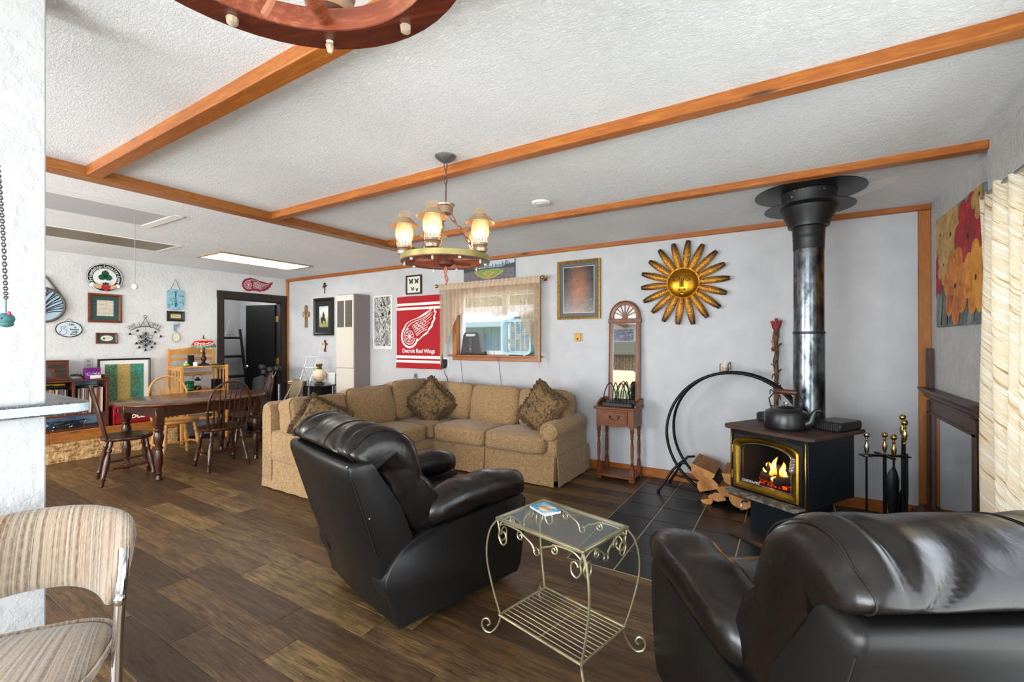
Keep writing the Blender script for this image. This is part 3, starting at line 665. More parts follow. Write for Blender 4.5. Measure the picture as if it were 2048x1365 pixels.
# ================================================================== RECLINERS
SEAM = plain('seam_thread', '0d0b0a', .6); SEAML = plain('pale_seam', '4a4340', .6)
def recliner(loc, rz, label):
    t = thing('recliner', label, 'armchair', loc, rz, 'black leather recliners by the stove')
    # outer back shell: a leaning slab that thickens downwards
    m = MB(); v = []
    def sl(z): return -.40-.25*(z-.05)/.80
    for z, th, hw, dy in ((.05, .04, .345, 0), (.12, .07, .355, 0), (.22, .11, .362, 0), (.34, .16, .378, 0), (.46, .20, .39, 0), (.62, .19, .392, 0), (.78, .135, .392, 0), (.815, .125, .391, .002), (.835, .112, .388, .008), (.847, .09, .382, .018), (.851, .06, .372, .035)):
        y = sl(z)+dy; v.append([V((-hw, y+.012, z)), V((-hw+.02, y, z)), V((0, y-.012, z)), V((hw-.02, y, z)), V((hw, y+.012, z)), V((hw, y+th, z)), V((-hw, y+th, z))])
    m.rings(v); m.build('back_shell', LEATHERB, t, angle=62)
    for s in (-1, 1): MB().tube(bez([(s*.392, sl(z)+.006, z) for z in (.42, .5, .6, .72, .80)], 4), .0022, 5).build('shell_welt', SEAM, t)
    # puffed back cushion rolling over the top of the shell
    pr = [(-.10, .44), (-.115, .52), (-.16, .62), (-.22, .72), (-.265, .82), (-.30, .90), (-.36, .955), (-.45, .985), (-.54, .975), (-.60, .935), (-.625, .895), (-.615, .868), (-.56, .855), (-.50, .80), (-.42, .64), (-.33, .48), (-.25, .42), (-.16, .41)]
    pr = bez2(pr+[pr[0]], 4)[:-1]
    xs = [-.395, -.39, -.378, -.355, -.32]+[-.32+.016*i for i in range(1, 40)]+[.32, .355, .378, .39, .395]
    ins = [.60, .74, .87, .955, .99]+[1.0]*39+[.99, .955, .87, .74, .60]
    m = MB(); cy, cz = -.36, .72; rr = []
    def surf(x, y, z, k, out=0):
        rad = V((0, y-cy, z-cz)); p = V((x*.96, cy+(y-cy)*k, cz+(z-cz)*k)); dn = rad.normalized(); ga = 0
        for s in (-1, 1):
            # gathers radiating from the shell corners where the roll is sewn down
            q = V((x-s*.31, (y+.60)*.8, z-.86)); ang = math.atan2(q.z+.02, -s*q.x); dd = q.length
            ga += (.024*abs(math.sin(ang*4.5+.4))**.8-.014)*math.exp(-((dd-.11)/.10)**2)
        ga += .008*N.noise(V((x*5, y*4, z*4))+V((rz*9, 0, 0)))+.003*N.noise(V((x*16, y*9, z*9)))
        if y > -.40: ga -= .022*math.exp(-((z-.73)/.03)**2)
        return p+dn*(ga+out)
    for x, k in zip(xs, ins): rr.append([surf(x, y, z, k) for y, z in pr])
    m.rings(rr); bc = m.build('back_cushion', LEATHER, t, angle=180)
    for s in (-1, 1): MB().tube([surf(s*.362, y, z, .965, .001) for y, z in pr], .0022, 5, True).build('seam', SEAM, bc)
    for dx in (.085, .096): MB().tube([surf(dx, y, z, 1, .0008) for y, z in pr[:48]], .0018, 5).build('seam', SEAM, bc)
    # sides
    side = bez2([(-.40, .05), (-.43, .16), (-.475, .27), (-.44, .36), (-.36, .43), (-.24, .465), (-.05, .475), (.15, .485), (.34, .50)], 4)+[(.40, .495), (.425, .47), (.42, .30), (.385, .10), (.36, .06)]
    for s in (-1, 1):
        m = MB(); n = len(side); cyy, czz = 0, .27; rr = []
        for x, k in ((.265, .98), (.27, 1), (.385, 1), (.396, .992), (.402, .975)): rr.append([V((s*x, cyy+(y-cyy)*k, czz+(z-czz)*k)) for y, z in side])
        m.rings(rr); sd = m.build('side_panel', LEATHERB, t, angle=45)
        # padded arm top
        m = MB(); ap = []
        for i in range(13):
            u = i/12; y = -.27+.72*u; k = (max(0, 1-abs(2*u-1)**5))**.5*.985+.015
            wob = .008*math.sin(u*21+s)
            ap.append([V((s*(.315+.018*u)+(.112*k)*math.copysign(abs(math.cos(a))**.75, math.cos(a)), y+.012*math.sin(a)*0, .515+.045*math.sin(u*PI*.9)+.02*u+(.082*k+wob*k)*math.copysign(abs(math.sin(a))**.75, math.sin(a))+.006*N.noise(V((u*12, math.cos(a)*2, s*3))))) for a in [2*PI*j/18 for j in range(18)]])
        m.rings(ap); arm = m.build('arm_pad', LEATHER, t, angle=180)
        m = MB(); pts = [V((s*(.315+.018*u)+s*.106*max(.05, 1-abs(2*u-1)**6), -.265+.71*u, .505+.045*math.sin(u*PI*.9)+.02*u)) for u in [i/20 for i in range(21)]]; m.tube(pts, .0035, 5); m.build('seam', SEAM, arm)
    m = MB(); m.cushion((0, .12, .40), (.47, .62, .19), 6, .25, 14, None, .010, 8, 3); m.build('seat_cushion', LEATHER, t, angle=180)
    m = MB(); m.cushion((0, .42, .28), (.50, .09, .38), 6, .0, 12, None, .006, 8, 5); m.build('footrest', LEATHER, t, angle=180)
    m = MB(); m.b2(-.27, .27, -.36, .36, .09, .30, .01); m.build('under_frame', BLACK, t)
    for x in (-.24, .24):
        m = MB(); m.b2(x-.025, x+.025, -.34, .34, 0.012, .05, .004); m.bar((x, -.2, .05), (x, -.12, .2), .02, .03); m.bar((x, .2, .05), (x, .1, .2), .02, .03)
        for y in (-.32, .30): m.b2(x-.03, x+.03, y-.03, y+.03, 0, .014)
        m.build('base_rail', BLKMET, t)
    for y, z in ((-.646, .848), (-.545, .60)): MB().ball((.392, y, z), .005, 6).build('upholstery_tack', CHROME, t)
    return t
recliner((-1.819, 1.993, 0), math.radians(-15), 'black leather recliner with its back to us beside glass side table')
recliner((.072, 1.775, 0), math.radians(34), 'black leather recliner in front of drape, facing wood stove')
# ================================================================== WOOD STOVE
SB = mottled('stove_black', [(.3, '121317'), (.7, '202126')], 6, .38, bump=.05, bscale=90, bd=.002, spec=.45)
SBLUE = mottled('stove_side_blueblack', [(.3, '0e1319'), (.7, '171f28')], 4, .33, spec=.5)
RUST = mottled('rusty_plate', [(.3, '2a1f1b'), (.55, '4c3126'), (.75, '3a2a25')], 5, .55, bump=.15, bscale=60, bd=.003)
ASH = mottled('ashy_ledge', [(.35, '2b2725'), (.55, '6b635a'), (.7, '9b9186')], 22, .8, detail=7)
s0 = V((0.0, 3.73, 0)); st = thing('wood_stove', 'black wood stove with brass arched door and fire burning inside', 'stove', s0, math.radians(-30)); st.scale = (.86, .97, 1)
# local frame: front faces -y; body half width .29, y from -.31 to .31
m = MB(); HW, D0, D1, Z0, Z1 = .29, -.30, .31, .335, .755
# firebox shell left open at the front behind the door
m.b2(-HW, -HW+.02, D0, D1, Z0, Z1); m.b2(HW-.02, HW, D0, D1, Z0, Z1); m.b2(-HW, HW, D1-.02, D1, Z0, Z1); m.b2(-HW, HW, D0, D1, Z0, Z0+.03); m.b2(-HW, HW, D0, D1, Z1-.03, Z1)
arch = [(-.20, .40), (.20, .40), (.20, .62)]+[(.20*math.cos(a), .62+.075*math.sin(a)) for a in [PI*i/12 for i in range(1, 12)]]+[(-.20, .62)]
# front plate with an arched hole
outer = [(-HW, Z0), (HW, Z0), (HW, .62)]+[(HW+(0-HW)*2*i/12, Z1) for i in range(1, 12)]+[(-HW, .62)]
outer[3] = (HW, Z1); outer[-2] = (-HW, Z1)
n = len(arch); vs = [(x, D0, z) for x, z in outer]+[(x, D0, z) for x, z in arch]+[(x, D0+.02, z) for x, z in arch]
m.add(vs, [(i, (i+1) % n, n+(i+1) % n, n+i) for i in range(n)]+[(n+i, n+(i+1) % n, 2*n+(i+1) % n, 2*n+i) for i in range(n)])
m.build('firebox', SB, st)
FBR = mottled('sooty_firebrick', [(.3, '080605'), (.7, '140d0a')], 8, .9)
m = MB(); m.b2(-.25, .25, D0+.05, D1-.04, Z0+.03, Z0+.05); m.b2(-.25, .25, D1-.06, D1-.04, Z0+.03, .72); m.b2(-.26, -.24, D0+.03, D1-.04, Z0+.03, .72); m.b2(.24, .26, D0+.03, D1-.04, Z0+.03, .72); m.build('firebrick_lining', FBR, st)
for s in (-1, 1): MB().b2(s*HW, s*(HW+.008), D0+.03, D1-.01, Z0-.02, Z1-.01, .003).build('side_shield', SBLUE, st)
m = MB(); m.rings([[V((x*k, (y+.0)*k, z)) for x, y in [(-.33, -.33), (-.36, -.30), (-.36, .33), (.36, .33), (.36, -.30), (.33, -.33), (.0, -.345)][::-1]] for z, k in ((.755, .97), (.762, 1), (.778, 1), (.784, .985))]); m.build('top_plate', RUST, st)
m = MB()
for x0, x1 in ((-.33, -.075), (.145, .345)):
    m.b2(x0, x1, .04, .32, .785, .845, .012)
m.build('convection_duct', SB, st)
m = MB()
for x0, x1 in ((-.33, -.075), (.145, .345)):
    k = int((x1-x0-.02)/.0125)
    for i in range(k): x = x0+.012+i*.0125; m.b2(x, x+.006, .030, .041, .792, .838)
    
o = m.build('duct_grille', plain('grille_dark', '2c2d30', .5), st); o['kind'] = 'stuff'
# door: brass frame, glass, hinges, spring handle
def offset(poly, d):
    cx, cz = 0, .53; return [(x*(1+d/.20), cz+(z-cz)*(1+d/.165)) for x, z in poly]
def archp(hw, z0, zs, h): return [(-hw, z0), (hw, z0), (hw, zs)]+[(hw*math.cos(a), zs+h*math.sin(a)) for a in [PI*i/16 for i in range(1, 16)]]+[(-hw, zs)]
oa, ob, oc = archp(.262, .352, .665, .062), archp(.235, .378, .645, .062), archp(.212, .398, .63, .06)
m = MB(); m.rings([[V((x, y, z)) for x, z in p] for p, y in ((oa, D0), (oa, D0-.022), (archp(.252, .362, .66, .06), D0-.032), (ob, D0-.030), (oc, D0-.014), (oc, D0))], cap0=False, cap1=False)
door = m.build('door', GOLDTRIM, st, angle=30)
m = MB(); m.prism(oc, D0-.008, D0-.003); m.build('door_glass', glass('stove_glass', '1b1714', .10, .04), door)
m = MB(); k = archp(.205, .405, .628, .058); m.tube([V((x, D0-.016, z)) for x, z in k], .0028, 6, True); m.build('glass_bead', STEEL, door)
m = MB(); m.text('QUADRA-FIRE', .024, TXZ(-.118, .413, D0-.0098), .0002, bold=.0006); m.build('glass_lettering', plain('lettering_silver', 'bdbdbd', .5), door)
m = MB()
for z in (.44, .62): m.lathe([(.011, -.028), (.011, .028)], 10, (-.272, D0-.018, z)); m.b2(-.275, -.25, D0-.02, D0-.004, z-.014, z+.014)
m.build('hinge', BRASS, door)
m = MB(); m.bar((.243, D0-.03, .555), (.243, D0-.06, .555), .016, .016); hx = [V((.243+.015*math.cos(a*2*PI*9)+.010*a, D0-.066+.015*math.sin(a*2*PI*9), .56+.085*a)) for a in [i/108 for i in range(109)]]; m.tube(hx, .0032, 6); m.tube([(.243, D0-.066, .55), (.254, D0-.066, .65)], .005, 8); m.build('spring_handle', CHROME, door)
for s in (-1, 1): MB().b2(s*(HW+.001), s*(HW+.013), D0-.006, D0+.018, Z0-.035, Z1-.005, .003).build('brass_corner_trim', BRASS, st)
m = MB(); m.add([(-.30, -.31, .325), (.30, -.31, .325), (.28, -.40, .32), (-.28, -.40, .32), (-.30, -.31, .34), (.30, -.31, .34), (.28, -.40, .335), (-.28, -.40, .335)], [(0, 1, 2, 3), (7, 6, 5, 4), (0, 4, 5, 1), (1, 5, 6, 2), (2, 6, 7, 3), (3, 7, 4, 0)]); m.build('ash_lip', ASH, st)
m = MB(); m.b2(-.19, .19, -.22, .22, .03, .335, .004); ped = m.build('pedestal', SBLUE, st)
m = MB(); m.rings([[V((x*k, y*k-.03, z)) for x, y in [(-.30, -.30), (-.33, -.26), (-.33, .28), (.33, .28), (.33, -.26), (.30, -.30), (0, -.33)][::-1]] for z, k in ((.004, 1), (.02, 1), (.03, .975))]); m.build('base_plate', RUST, st)
m = MB(); m.tube(bez([(-.20, -.24, .24), (-.205, -.29, .25), (-.2, -.31, .22), (-.2, -.31, .19)], 5), .007, 8); m.build('air_lever', CHROME, st)
# logs and flames in the firebox
BL = mottled('charred_log', [(.35, '14100e'), (.55, '3a2418'), (.68, '5a3520')], 12, .9, bump=.5, bd=.01)
em = NT('glowing_ember'); f = em.noise(em.coord(), 45, 5, .7); em.set(col=H('1a0a05'), emit=em.ramp(f, [(.5, '1a0300'), (.58, 'd42a06'), (.7, 'ff7a1e')]), estr=1.5); EMB = em.mat
for a, b, r in (((-.17, -.12, .425), (.18, -.05, .415), .035), ((-.15, -.02, .44), (.17, -.16, .43), .035), ((-.12, -.12, .49), (.14, .02, .45), .036), ((.0, -.2, .42), (.19, -.17, .47), .03)):
    m = MB(); m.lathe([(r*.5, 0), (r, .02), (r*1.05, .3), (r*.95, .6), (r, .98), (r*.5, 1)], 9, a=a, b=b); m.build('burning_log', BL, st)
m = MB(); random.seed(2); m.rings([[V((.2*k*math.cos(a)*(1+.15*math.sin(a*5)), -.1+.11*k*math.sin(a), z)) for a in [2*PI*i/24 for i in range(24)]] for z, k in ((.386, 1), (.40, .9), (.408, .5), (.41, .1))]); m.build('ember_bed', EMB, st)
fm = NT('flame'); sp = fm('SeparateXYZ', {0: fm('TexCoord').outputs['Generated']}); c = fm.ramp(sp.outputs[2], [(0, 'ff5a10'), (.25, 'ffb13a'), (.55, 'ffd882'), (.85, 'ff9a2c'), (1, 'e2560e')])
lw = fm('LayerWeight', {'Blend': .35}).outputs['Facing']; e = fm('Emission', {0: c, 1: 3.6}); tr = fm('BsdfTransparent'); mx = fm('MixShader', {0: fm.ramp(lw, [(.25, (0, 0, 0, 1)), (.9, (1, 1, 1, 1))]), 1: e.outputs[0], 2: tr.outputs[0]}); fm.l.new(mx.outputs[0], fm.n['Material Output'].inputs[0]); FLAME = fm.mat
for i, (x, y, z, h_, r) in enumerate(((-.075, -.13, .45, .11, .022), (-.105, -.11, .46, .085, .016), (-.05, -.12, .46, .15, .021), (.0, -.11, .455, .12, .024), (.03, -.13, .45, .085, .018), (.065, -.14, .44, .05, .02), (.10, -.15, .43, .055, .018), (.15, -.16, .44, .06, .013), (-.13, -.12, .44, .06, .014), (-.02, -.17, .42, .05, .022), (.05, -.18, .41, .035, .022), (.175, -.17, .45, .09, .010))):
    m = MB(); rr = []
    for k in range(9):
        v = k/8; rad = r*(.55+1.2*v)*(1-v)**.8*1.25+.0006; ox = .02*math.sin(i*1.7+v*4)*v; rr.append([V((x+ox+rad*math.cos(a), y+.6*rad*math.sin(a)+.008*math.sin(i+v*5)*v, z-.01+.85*h_*v)) for a in [2*PI*j/9 for j in range(9)]])
    m.rings(rr); m.build('flame', FLAME, st)
fl = bpy.data.lights.new('fire_glow', 'POINT'); fl.energy = .9; fl.color = (1, .5, .18); fl.shadow_soft_size = .05; o = bpy.data.objects.new('fire_glow', fl); C.objects.link(o); o.location = M.Rotation(math.radians(-30), 4, 'Z') @ V((0, -.2, .56))+s0

# flue pipe up to the ceiling
fx, fy = .109, 3.84; fp = thing('flue_pipe', 'tall stove pipe, polished steel below black collar, rising to the ceiling', 'pipe', (fx, fy, .79))
def zl(z): return z-.79
FB = mottled('flue_black', [(.3, '17181a'), (.6, '242528'), (.74, '3c3d40')], 5, .4, .3, bump=.05)
SP = mottled('sooty_polished_steel', [(.36, '16181b'), (.46, '52585f'), (.58, '7f868d'), (.68, '3c4146')], 11, .24, 1, (1, 1, .5), detail=8)
m = MB(); m.lathe([(.098, zl(.79)), (.096, zl(1.44))], 32, cap=False); m.build('lower_pipe', SP, fp); m = MB(); m.lathe([(.0935, zl(1.44)), (.0935, zl(2.03))], 32, cap=False); m.build('upper_pipe', SP, fp)
MB().lathe([(.098, zl(1.43)), (.099, zl(1.44)), (.098, zl(1.45))], 32, cap=False).build('pipe_seam', FB, fp); MB().lathe([(.104, zl(.79)), (.112, zl(.792)), (.104, zl(.80))], 32, cap=False).build('base_ring', FB, fp)
m = MB(); m.lathe([(.0955, zl(2.03)), (.0965, zl(2.10)), (.099, zl(2.11)), (.0965, zl(2.12)), (.099, zl(2.135)), (.10, zl(2.19))], 32, cap=False); m.build('black_collar', FB, fp)
m = MB(); m.lathe([(.105, zl(2.185)), (.125, zl(2.19)), (.13, zl(2.215)), (.17, zl(2.30)), (.178, zl(2.325))], 32, cap=False); m.build('cone_reducer', FB, fp)
m = MB(); m.lathe([(.10, zl(2.322)), (.275, zl(2.322)), (.275, zl(2.327)), (.10, zl(2.327))], 40, cap=False); m.build('lower_ring', FB, fp)
CH = NT('chipped_black'); f = CH.noise(CH.coord((1, 1, 2)), 16, 5, .7); CH.set(col=CH.ramp(f, [(.62, '18181a'), (.66, 'b9b7b2')]), rough=.5)
m = MB(); m.lathe([(.165, zl(2.327)), (.168, zl(2.42)), (.172, zl(2.43)), (.16, zl(2.436))], 32, cap=False); m.build('ceiling_collar', CH.mat, fp)
m = MB(); m.lathe([(.15, zl(2.431)), (.335, zl(2.431)), (.335, zl(2.436)), (.15, zl(2.436))], 44, cap=False); m.build('ceiling_plate', plain('ceiling_plate_steel', '3b3c3e', .4, .7), fp)

# kettle
kt = thing('kettle', 'black enamel kettle with chipped rim standing on the stove', 'kettle', (-.03, 3.62, .784), math.radians(-20)); kt.scale = (1.08, 1.08, 1.16)
KB = NT('chipped_enamel'); f = KB.noise(KB.coord(), 20, 4, .7); KB.set(col=KB.ramp(f, [(.70, '101113'), (.74, 'c8c8c4')]), rough=.3); KB = KB.mat; KE = mottled('black_enamel', [(.3, '0f1012'), (.7, '1c1d20')], 9, .32)
m = MB(); m.lathe([(0, 0), (.112, 0), (.121, .008), (.123, .03), (.122, .082), (.113, .102), (.085, .116), (.045, .123)], 32); m.build('body', KE, kt)
m = MB(); m.lathe([(.1185, .006), (.1225, .012), (.1222, .02)], 32, cap=False); m.build('base_rim', KB, kt)
m = MB(); m.lathe([(.06, .119), (.05, .128), (.02, .135), (0, .136)], 24); lid = m.build('lid', KB, kt); m = MB(); m.lathe([(.006, .133), (.006, .14), (.017, .146), (.017, .152), (0, .155)], 14); m.build('lid_knob', CHROME, lid)
m = MB(); m.tube(bez([(.09, 0, .035), (.135, 0, .05), (.15, 0, .09), (.165, 0, .118), (.195, 0, .125)], 5), [.034-.022*min(1, i/15) for i in range(21)], 12); m.build('spout', KE, kt)
m = MB(); m.tube([(.085, 0, .10), (.10, 0, .17), (.06, 0, .215)], .004, 8); m.tube([(-.085, 0, .10), (-.10, 0, .17), (-.06, 0, .215)], .004, 8); m.build('handle_wire', BLKMET, kt)
m = MB(); m.lathe([(.008, 0), (.014, .1), (.016, .4), (.016, .6), (.014, .9), (.008, 1)], 12, a=(-.065, 0, .215), b=(.065, 0, .215)); m.build('handle_grip', plain('grip_wood', '4a2317', .4), kt)

# log hoop and split logs
hp = thing('log_hoop', 'black double ring iron log holder leaning by the wall', 'log holder', (-.42, 4.36, 0), math.radians(-4))
R0 = .545
for y, k in ((-.12, 0), (.10, 1)):
    m = MB(); a0, a1 = math.radians(-75 if k == 0 else -80), math.radians(252)
    m.tube([(R0*math.cos(a), y*(1-.55*max(0, math.sin(a)))-.0, R0+.02+R0*math.sin(a)) for a in [a0+(a1-a0)*i/60 for i in range(61)]], .013, 10); m.build('ring', BLKMET, hp)
for y in (-.15, .13):
    m = MB(); m.tube([(-.60, y*1.25, .015), (-.48, y*1.1, .22), (-.42, y, .29), (-.36, y, .30)], .011, 8); m.ball((-.60, y*1.25, .016), .016, 8); m.build('leg', BLKMET, hp)
    m = MB(); m.tube([(-.56, y*1.2, .09), (-.2, y, .06), (.35, y, .05)], .009, 8); m.build('stay', BLKMET, hp)
for x_, z_ in ((-.42, .29), (-.20, .06), (.2, .05)): MB().tube([(x_, -.14, z_), (x_, .12, z_)], .010, 8).build('cross_bar', BLKMET, hp)
LBARK = mottled('log_bark', [(.3, '2c241e'), (.7, '5d4d40')], 20, .95, bump=.7, bd=.01); LWOOD = wood('split_wood', '8d5a2e', 'cf9a60', 'y', .8); LEND = mottled('log_end', [(.3, '93582a'), (.5, 'c78a4e'), (.7, 'dba56a')], 7, .8, rand=True, detail=6, bump=.4, bd=.006)
random.seed(9)
def splitlog(x, z, r, ang, label, wedge=PI, y0=4.13, L_=.40):
    t = thing('firewood_log', label, 'log', (x, y0, z), 0, 'split logs in the hoop'); n = 10
    arc = [(r*math.cos(ang+wedge*i/n-wedge/2)*random.uniform(.95, 1.05), r*math.sin(ang+wedge*i/n-wedge/2)*random.uniform(.95, 1.05)) for i in range(n+1)]
    if wedge < PI*.9: arc = [(0, 0)]+arc
    m = MB(); nn = len(arc); ys = [0, .1, .2, .3, L_]
    rr = [[V((px*(1+.04*N.noise(V((i, y*9, x*9)))), y+.008*N.noise(V((i*3, x*5, 0))), pz*(1+.04*N.noise(V((i, y*9, z*9)))))) for i, (px, pz) in enumerate(arc)] for y in ys]
    m.m = 0; vs = [p for r_ in rr for p in r_]; fs = []; 
    for k in range(len(ys)-1):
        for j in range(nn):
            jj = (j+1) % nn; fs.append((k*nn+j, k*nn+jj, (k+1)*nn+jj, (k+1)*nn+j))
    m.add(vs, fs)
    flat_idx = [k*nn+j for k in range(4) for j in ([0, nn-1] if wedge < PI*.9 else [nn-1])]
    for k in flat_idx: m.fm[k] = 1
    m.m = 2; m.add(rr[0], [list(range(nn))]); m.add(rr[-1], [list(range(nn))]); o = m.build('wood', [LBARK, LWOOD, LEND], t, angle=25)
    return t
splitlog(-.64, .29, .10, -PI/2-.35, 'rough split log lying top left in the iron hoop', PI*1.05)
splitlog(-.385, .285, .11, -PI/2+.05, 'half round split log lying top right beside stove', PI)
splitlog(-.60, .145, .085, PI*.6, 'dark bark log under the rough top left log', PI*1.2)
splitlog(-.455, .175, .085, -PI/2+.2, 'pale half log in the middle of the hoop stack', PI)
splitlog(-.325, .155, .085, PI*.75, 'narrow split log beside the stove at right of stack', PI*.6)
splitlog(-.53, .035, .075, PI/2, 'small wedge log low at the left of stack', PI*.8)
splitlog(-.34, .125, .10, -PI/2-.25, 'bottom right split log poking out below ash lip', PI*.9, 4.08)
splitlog(-.61, .045, .05, -PI*.4, 'thin log piece lying at the very bottom left', PI, 4.12)

# walking stick with a red carved top
ws = thing('walking_stick', 'knobby wooden walking stick with red top leaning behind stove', 'stick', (-.11, 4.42, .01))
m = MB(); pts = [(0, .21*u+.008*math.sin(u*9), 1.50*u) for u in [i/20 for i in range(21)]]; pts = [(.006*math.sin(i*2.3), p[1], p[2]) for i, p in enumerate(pts)]
m.tube(pts, [.019+.003*math.sin(i*1.7) for i in range(21)], 9); m.build('shaft', mottled('stick_bark', [(.3, '3d2c22'), (.7, '73563f')], 25, .9, bump=.5, bd=.005), ws)
m = MB()
for i in range(16): u = .5+.03*i; p = V((.018*math.cos(i*2.4), .21*u+.018*math.sin(i*2.4), 1.5*u)); m.tube(bez([p, p+V((.025*math.cos(i*2.4), -.01, .02)), p+V((.03*math.cos(i*2+1), -.012, -.02))], 4), .004, 5)
o = m.build('vine_twist', plain('vine', '33241b', .9), ws); o['kind'] = 'stuff'
m = MB()
for dx, dz in ((-.035, .05), (0, .075), (.035, .055)): m.lathe([(.018, 0), (.02, .4), (.012, .8), (.014, 1)], 9, a=(0, .208, 1.47), b=(dx, .205, 1.50+dz))
m.build('red_carved_top', mottled('red_top', [(.3, '4a1212'), (.7, '8f1f1a')], 18, .6), ws)
m = MB(); m.tube([(-.02, .20, 1.46), (-.03, .19, 1.38), (-.025, .19, 1.33)], .004, 5); m.lathe([(.002, 0), (.012, .6), (.009, 1)], 8, a=(-.025, .19, 1.34), b=(-.027, .19, 1.28)); m.build('red_tassel', plain('tassel_orange', 'a7572f', .8), ws)

# wall candle holder above the hoop
ch = thing('candle_sconce', 'small wire candle holder with glass votive on the wall', 'candle holder', tuple(at(1449, 735, y=BY-.06)))
m = MB(); m.b2(-.045, .045, .05, .06, -.03, .05, .003); m.build('back_plate', plain('plate_cream', 'd8c8b4', .6), ch)
m = MB()
for x in (-.034, .034): m.tube([(x, .05, .03), (x, -.03, .03), (x, -.03, -.06), (x, .05, -.06)], .004, 6)
m.tube([(-.034, -.03, -.06), (.034, -.03, -.06)], .004, 6); m.tube(bez([(.034, -.03, .03), (.05, -.03, .05), (.052, -.03, .0), (.034, -.03, -.02)], 5), .003, 6); m.build('wire_frame', BLKMET, ch)
m = MB(); m.lathe([(.022, -.055), (.027, -.05), (.03, .05), (.028, .05), (.024, -.045)], 16, (0, -.0, 0), cap=False); m.build('votive_glass', GLASS, ch); m = MB(); m.lathe([(0, -.05), (.021, -.05), (.022, -.03), (0, -.03)], 14); m.m = 1; m.lathe([(.022, -.03), (.024, .0), (0, .0)], 14); m.build('candle', [plain('candle_dark', '2a1a12', .6), plain('candle_gold', 'c8983a', .5)], ch)

# fireplace tools
ft = thing('tool_stand', 'black iron fireplace tool stand with cross arms and brass top', 'tool stand', (.565, 4.12, .005), math.radians(24))
m = MB(); m.lathe([(.0, 0), (.13, 0), (.13, .012), (.06, .02), (.02, .03)], 28); m.build('base', BLKMET, ft); m = MB(); m.lathe([(.011, .02), (.011, .56)], 10); m.build('post', BLKMET, ft)
BRASSK = [(.010, 0), (.016, .02), (.009, .05), (.008, .10), (.017, .22), (.021, .38), (.014, .55), (.009, .62), (.017, .66), (.009, .70), (.009, .75), (.017, .785), (.0235, .83), (.0255, .88), (.0225, .935), (.013, .98), (0, 1)]
m = MB(); m.b2(-.125, .125, -.012, .012, .555, .57, .003); m.b2(-.012, .012, -.1, .1, .556, .569, .003)
for x in (-.125, .125): m.b2(x-.03, x+.03, -.03, .03, .556, .566, .003)
m.build('cross_arm', BLKMET, ft); m = MB(); m.lathe([(r*.75, .57+.16*h) for r, h in BRASSK], 14); m.build('brass_finial', BRASS, ft)
def tool(name, label, dx, dy, ztop, make, mat=BRASS):
    p = M.Rotation(math.radians(24), 3, 'Z') @ V((dx, dy, 0))+V((.565, 4.12, .03)); t = thing(name, label, 'fire tool', p, math.radians(24), 'fireplace tools on the stand')
    m = MB(); m.lathe([(.007, .08), (.007, ztop-.16)], 8); m.build('shaft', BLKMET, t); m = MB(); m.lathe([(r*.82, ztop-.175+.175*h) for r, h in BRASSK], 14); m.build('brass_handle', mat, t)
    m = MB(); make(m); m.build('working_end', BLKMET, t)
BRS = plain('silvered_brass', 'cfc9b8', .2, 1)
tool('poker', 'fire poker at the left of the tool stand, silvery handle', -.135, -.03, .71, lambda m: (m.lathe([(.001, 0), (.008, .08)], 8), m.tube(bez([(0, 0, .10), (.02, 0, .07), (.035, 0, .09)], 5), .006, 6)), BRS)
def shovel(m):
    rr = []
    for z, w_, d in ((.0, .004, 0), (.08, .02, .006), (.2, .035, .012), (.3, .045, .016), (.38, .045, .016), (.43, .03, .01), (.47, .008, 0)): rr.append([V((-w_, d, z)), V((-w_*.5, -d, z)), V((0, -d*1.5, z)), V((w_*.5, -d, z)), V((w_, d, z)), V((0, d*.2-.003, z))])
    m.rings(rr)
tool('fire_shovel', 'fire shovel with leaf shaped pan beside the stand post', .03, -.045, .70, shovel, BRASS)
tool('fire_tongs', 'fire tongs with tall brass knob, right front of stand', .115, -.02, .80, lambda m: (m.tube([(-.012, 0, .56), (-.014, 0, .3), (-.006, 0, .05)], .009, 6), m.tube([(.012, 0, .56), (.014, 0, .3), (.006, 0, .05)], .009, 6)))
tool('fire_brush', 'fire brush with tall brass knob, right rear of stand', .135, .03, .83, lambda m: m.lathe([(.008, .3), (.022, .26), (.03, .12), (.034, .02), (.02, .02)], 12))

# mirror-backed mantel surround against the right wall
mt = thing('mantel_frame', 'dark wood mantel surround framing a mirror by right wall', 'mantel', (RX, 4.08, 0))
def mm(): return MB()
m = mm(); 
for y0, y1 in ((-.56, -.44), (.44, .56)): pass

for y0, y1 in ((-.56, -.45), (.45, .56)): m = mm(); m.b2(-.028, -.002, y0, y1, .09, .93, .004); m.b2(-.036, -.026, y0+.02, y1-.02, .1, .93, .004); m.build('jamb', MAHOGZ, mt)
m = mm(); m.b2(-.028, -.002, -.45, .45, .84, .95, .003); m.b2(-.036, -.024, -.54, .54, .83, .85, .004); m.b2(-.034, -.024, -.45, .45, .93, .95, .004); m.build('frieze', MAHOG, mt)
m = mm(); pr = [(0, .95), (-.034, .95), (-.046, .965), (-.048, .98), (-.07, 1.0), (-.08, 1.01), (-.08, 1.025), (0, 1.025)]
m.rings([[V((x, y*k, z)) for x, z in pr] for y, k in ((-.61, 1), (.59, 1))]); m.build('mantel_shelf', MAHOG, mt)
m = mm(); pr = [(0, 0), (-.16, 0), (-.16, .035), (-.125, .05), (-.115, .075), (-.085, .09), (-.07, .115), (-.03, .125), (0, .125)]; m.rings([[V((x, y, z)) for x, z in pr] for y in (-.58, .57)]); m.build('plinth', MAHOG, mt)
MB().b2(-.014, -.010, -.45, .45, .12, .85).build('mirror_glass', MIRROR, mt)
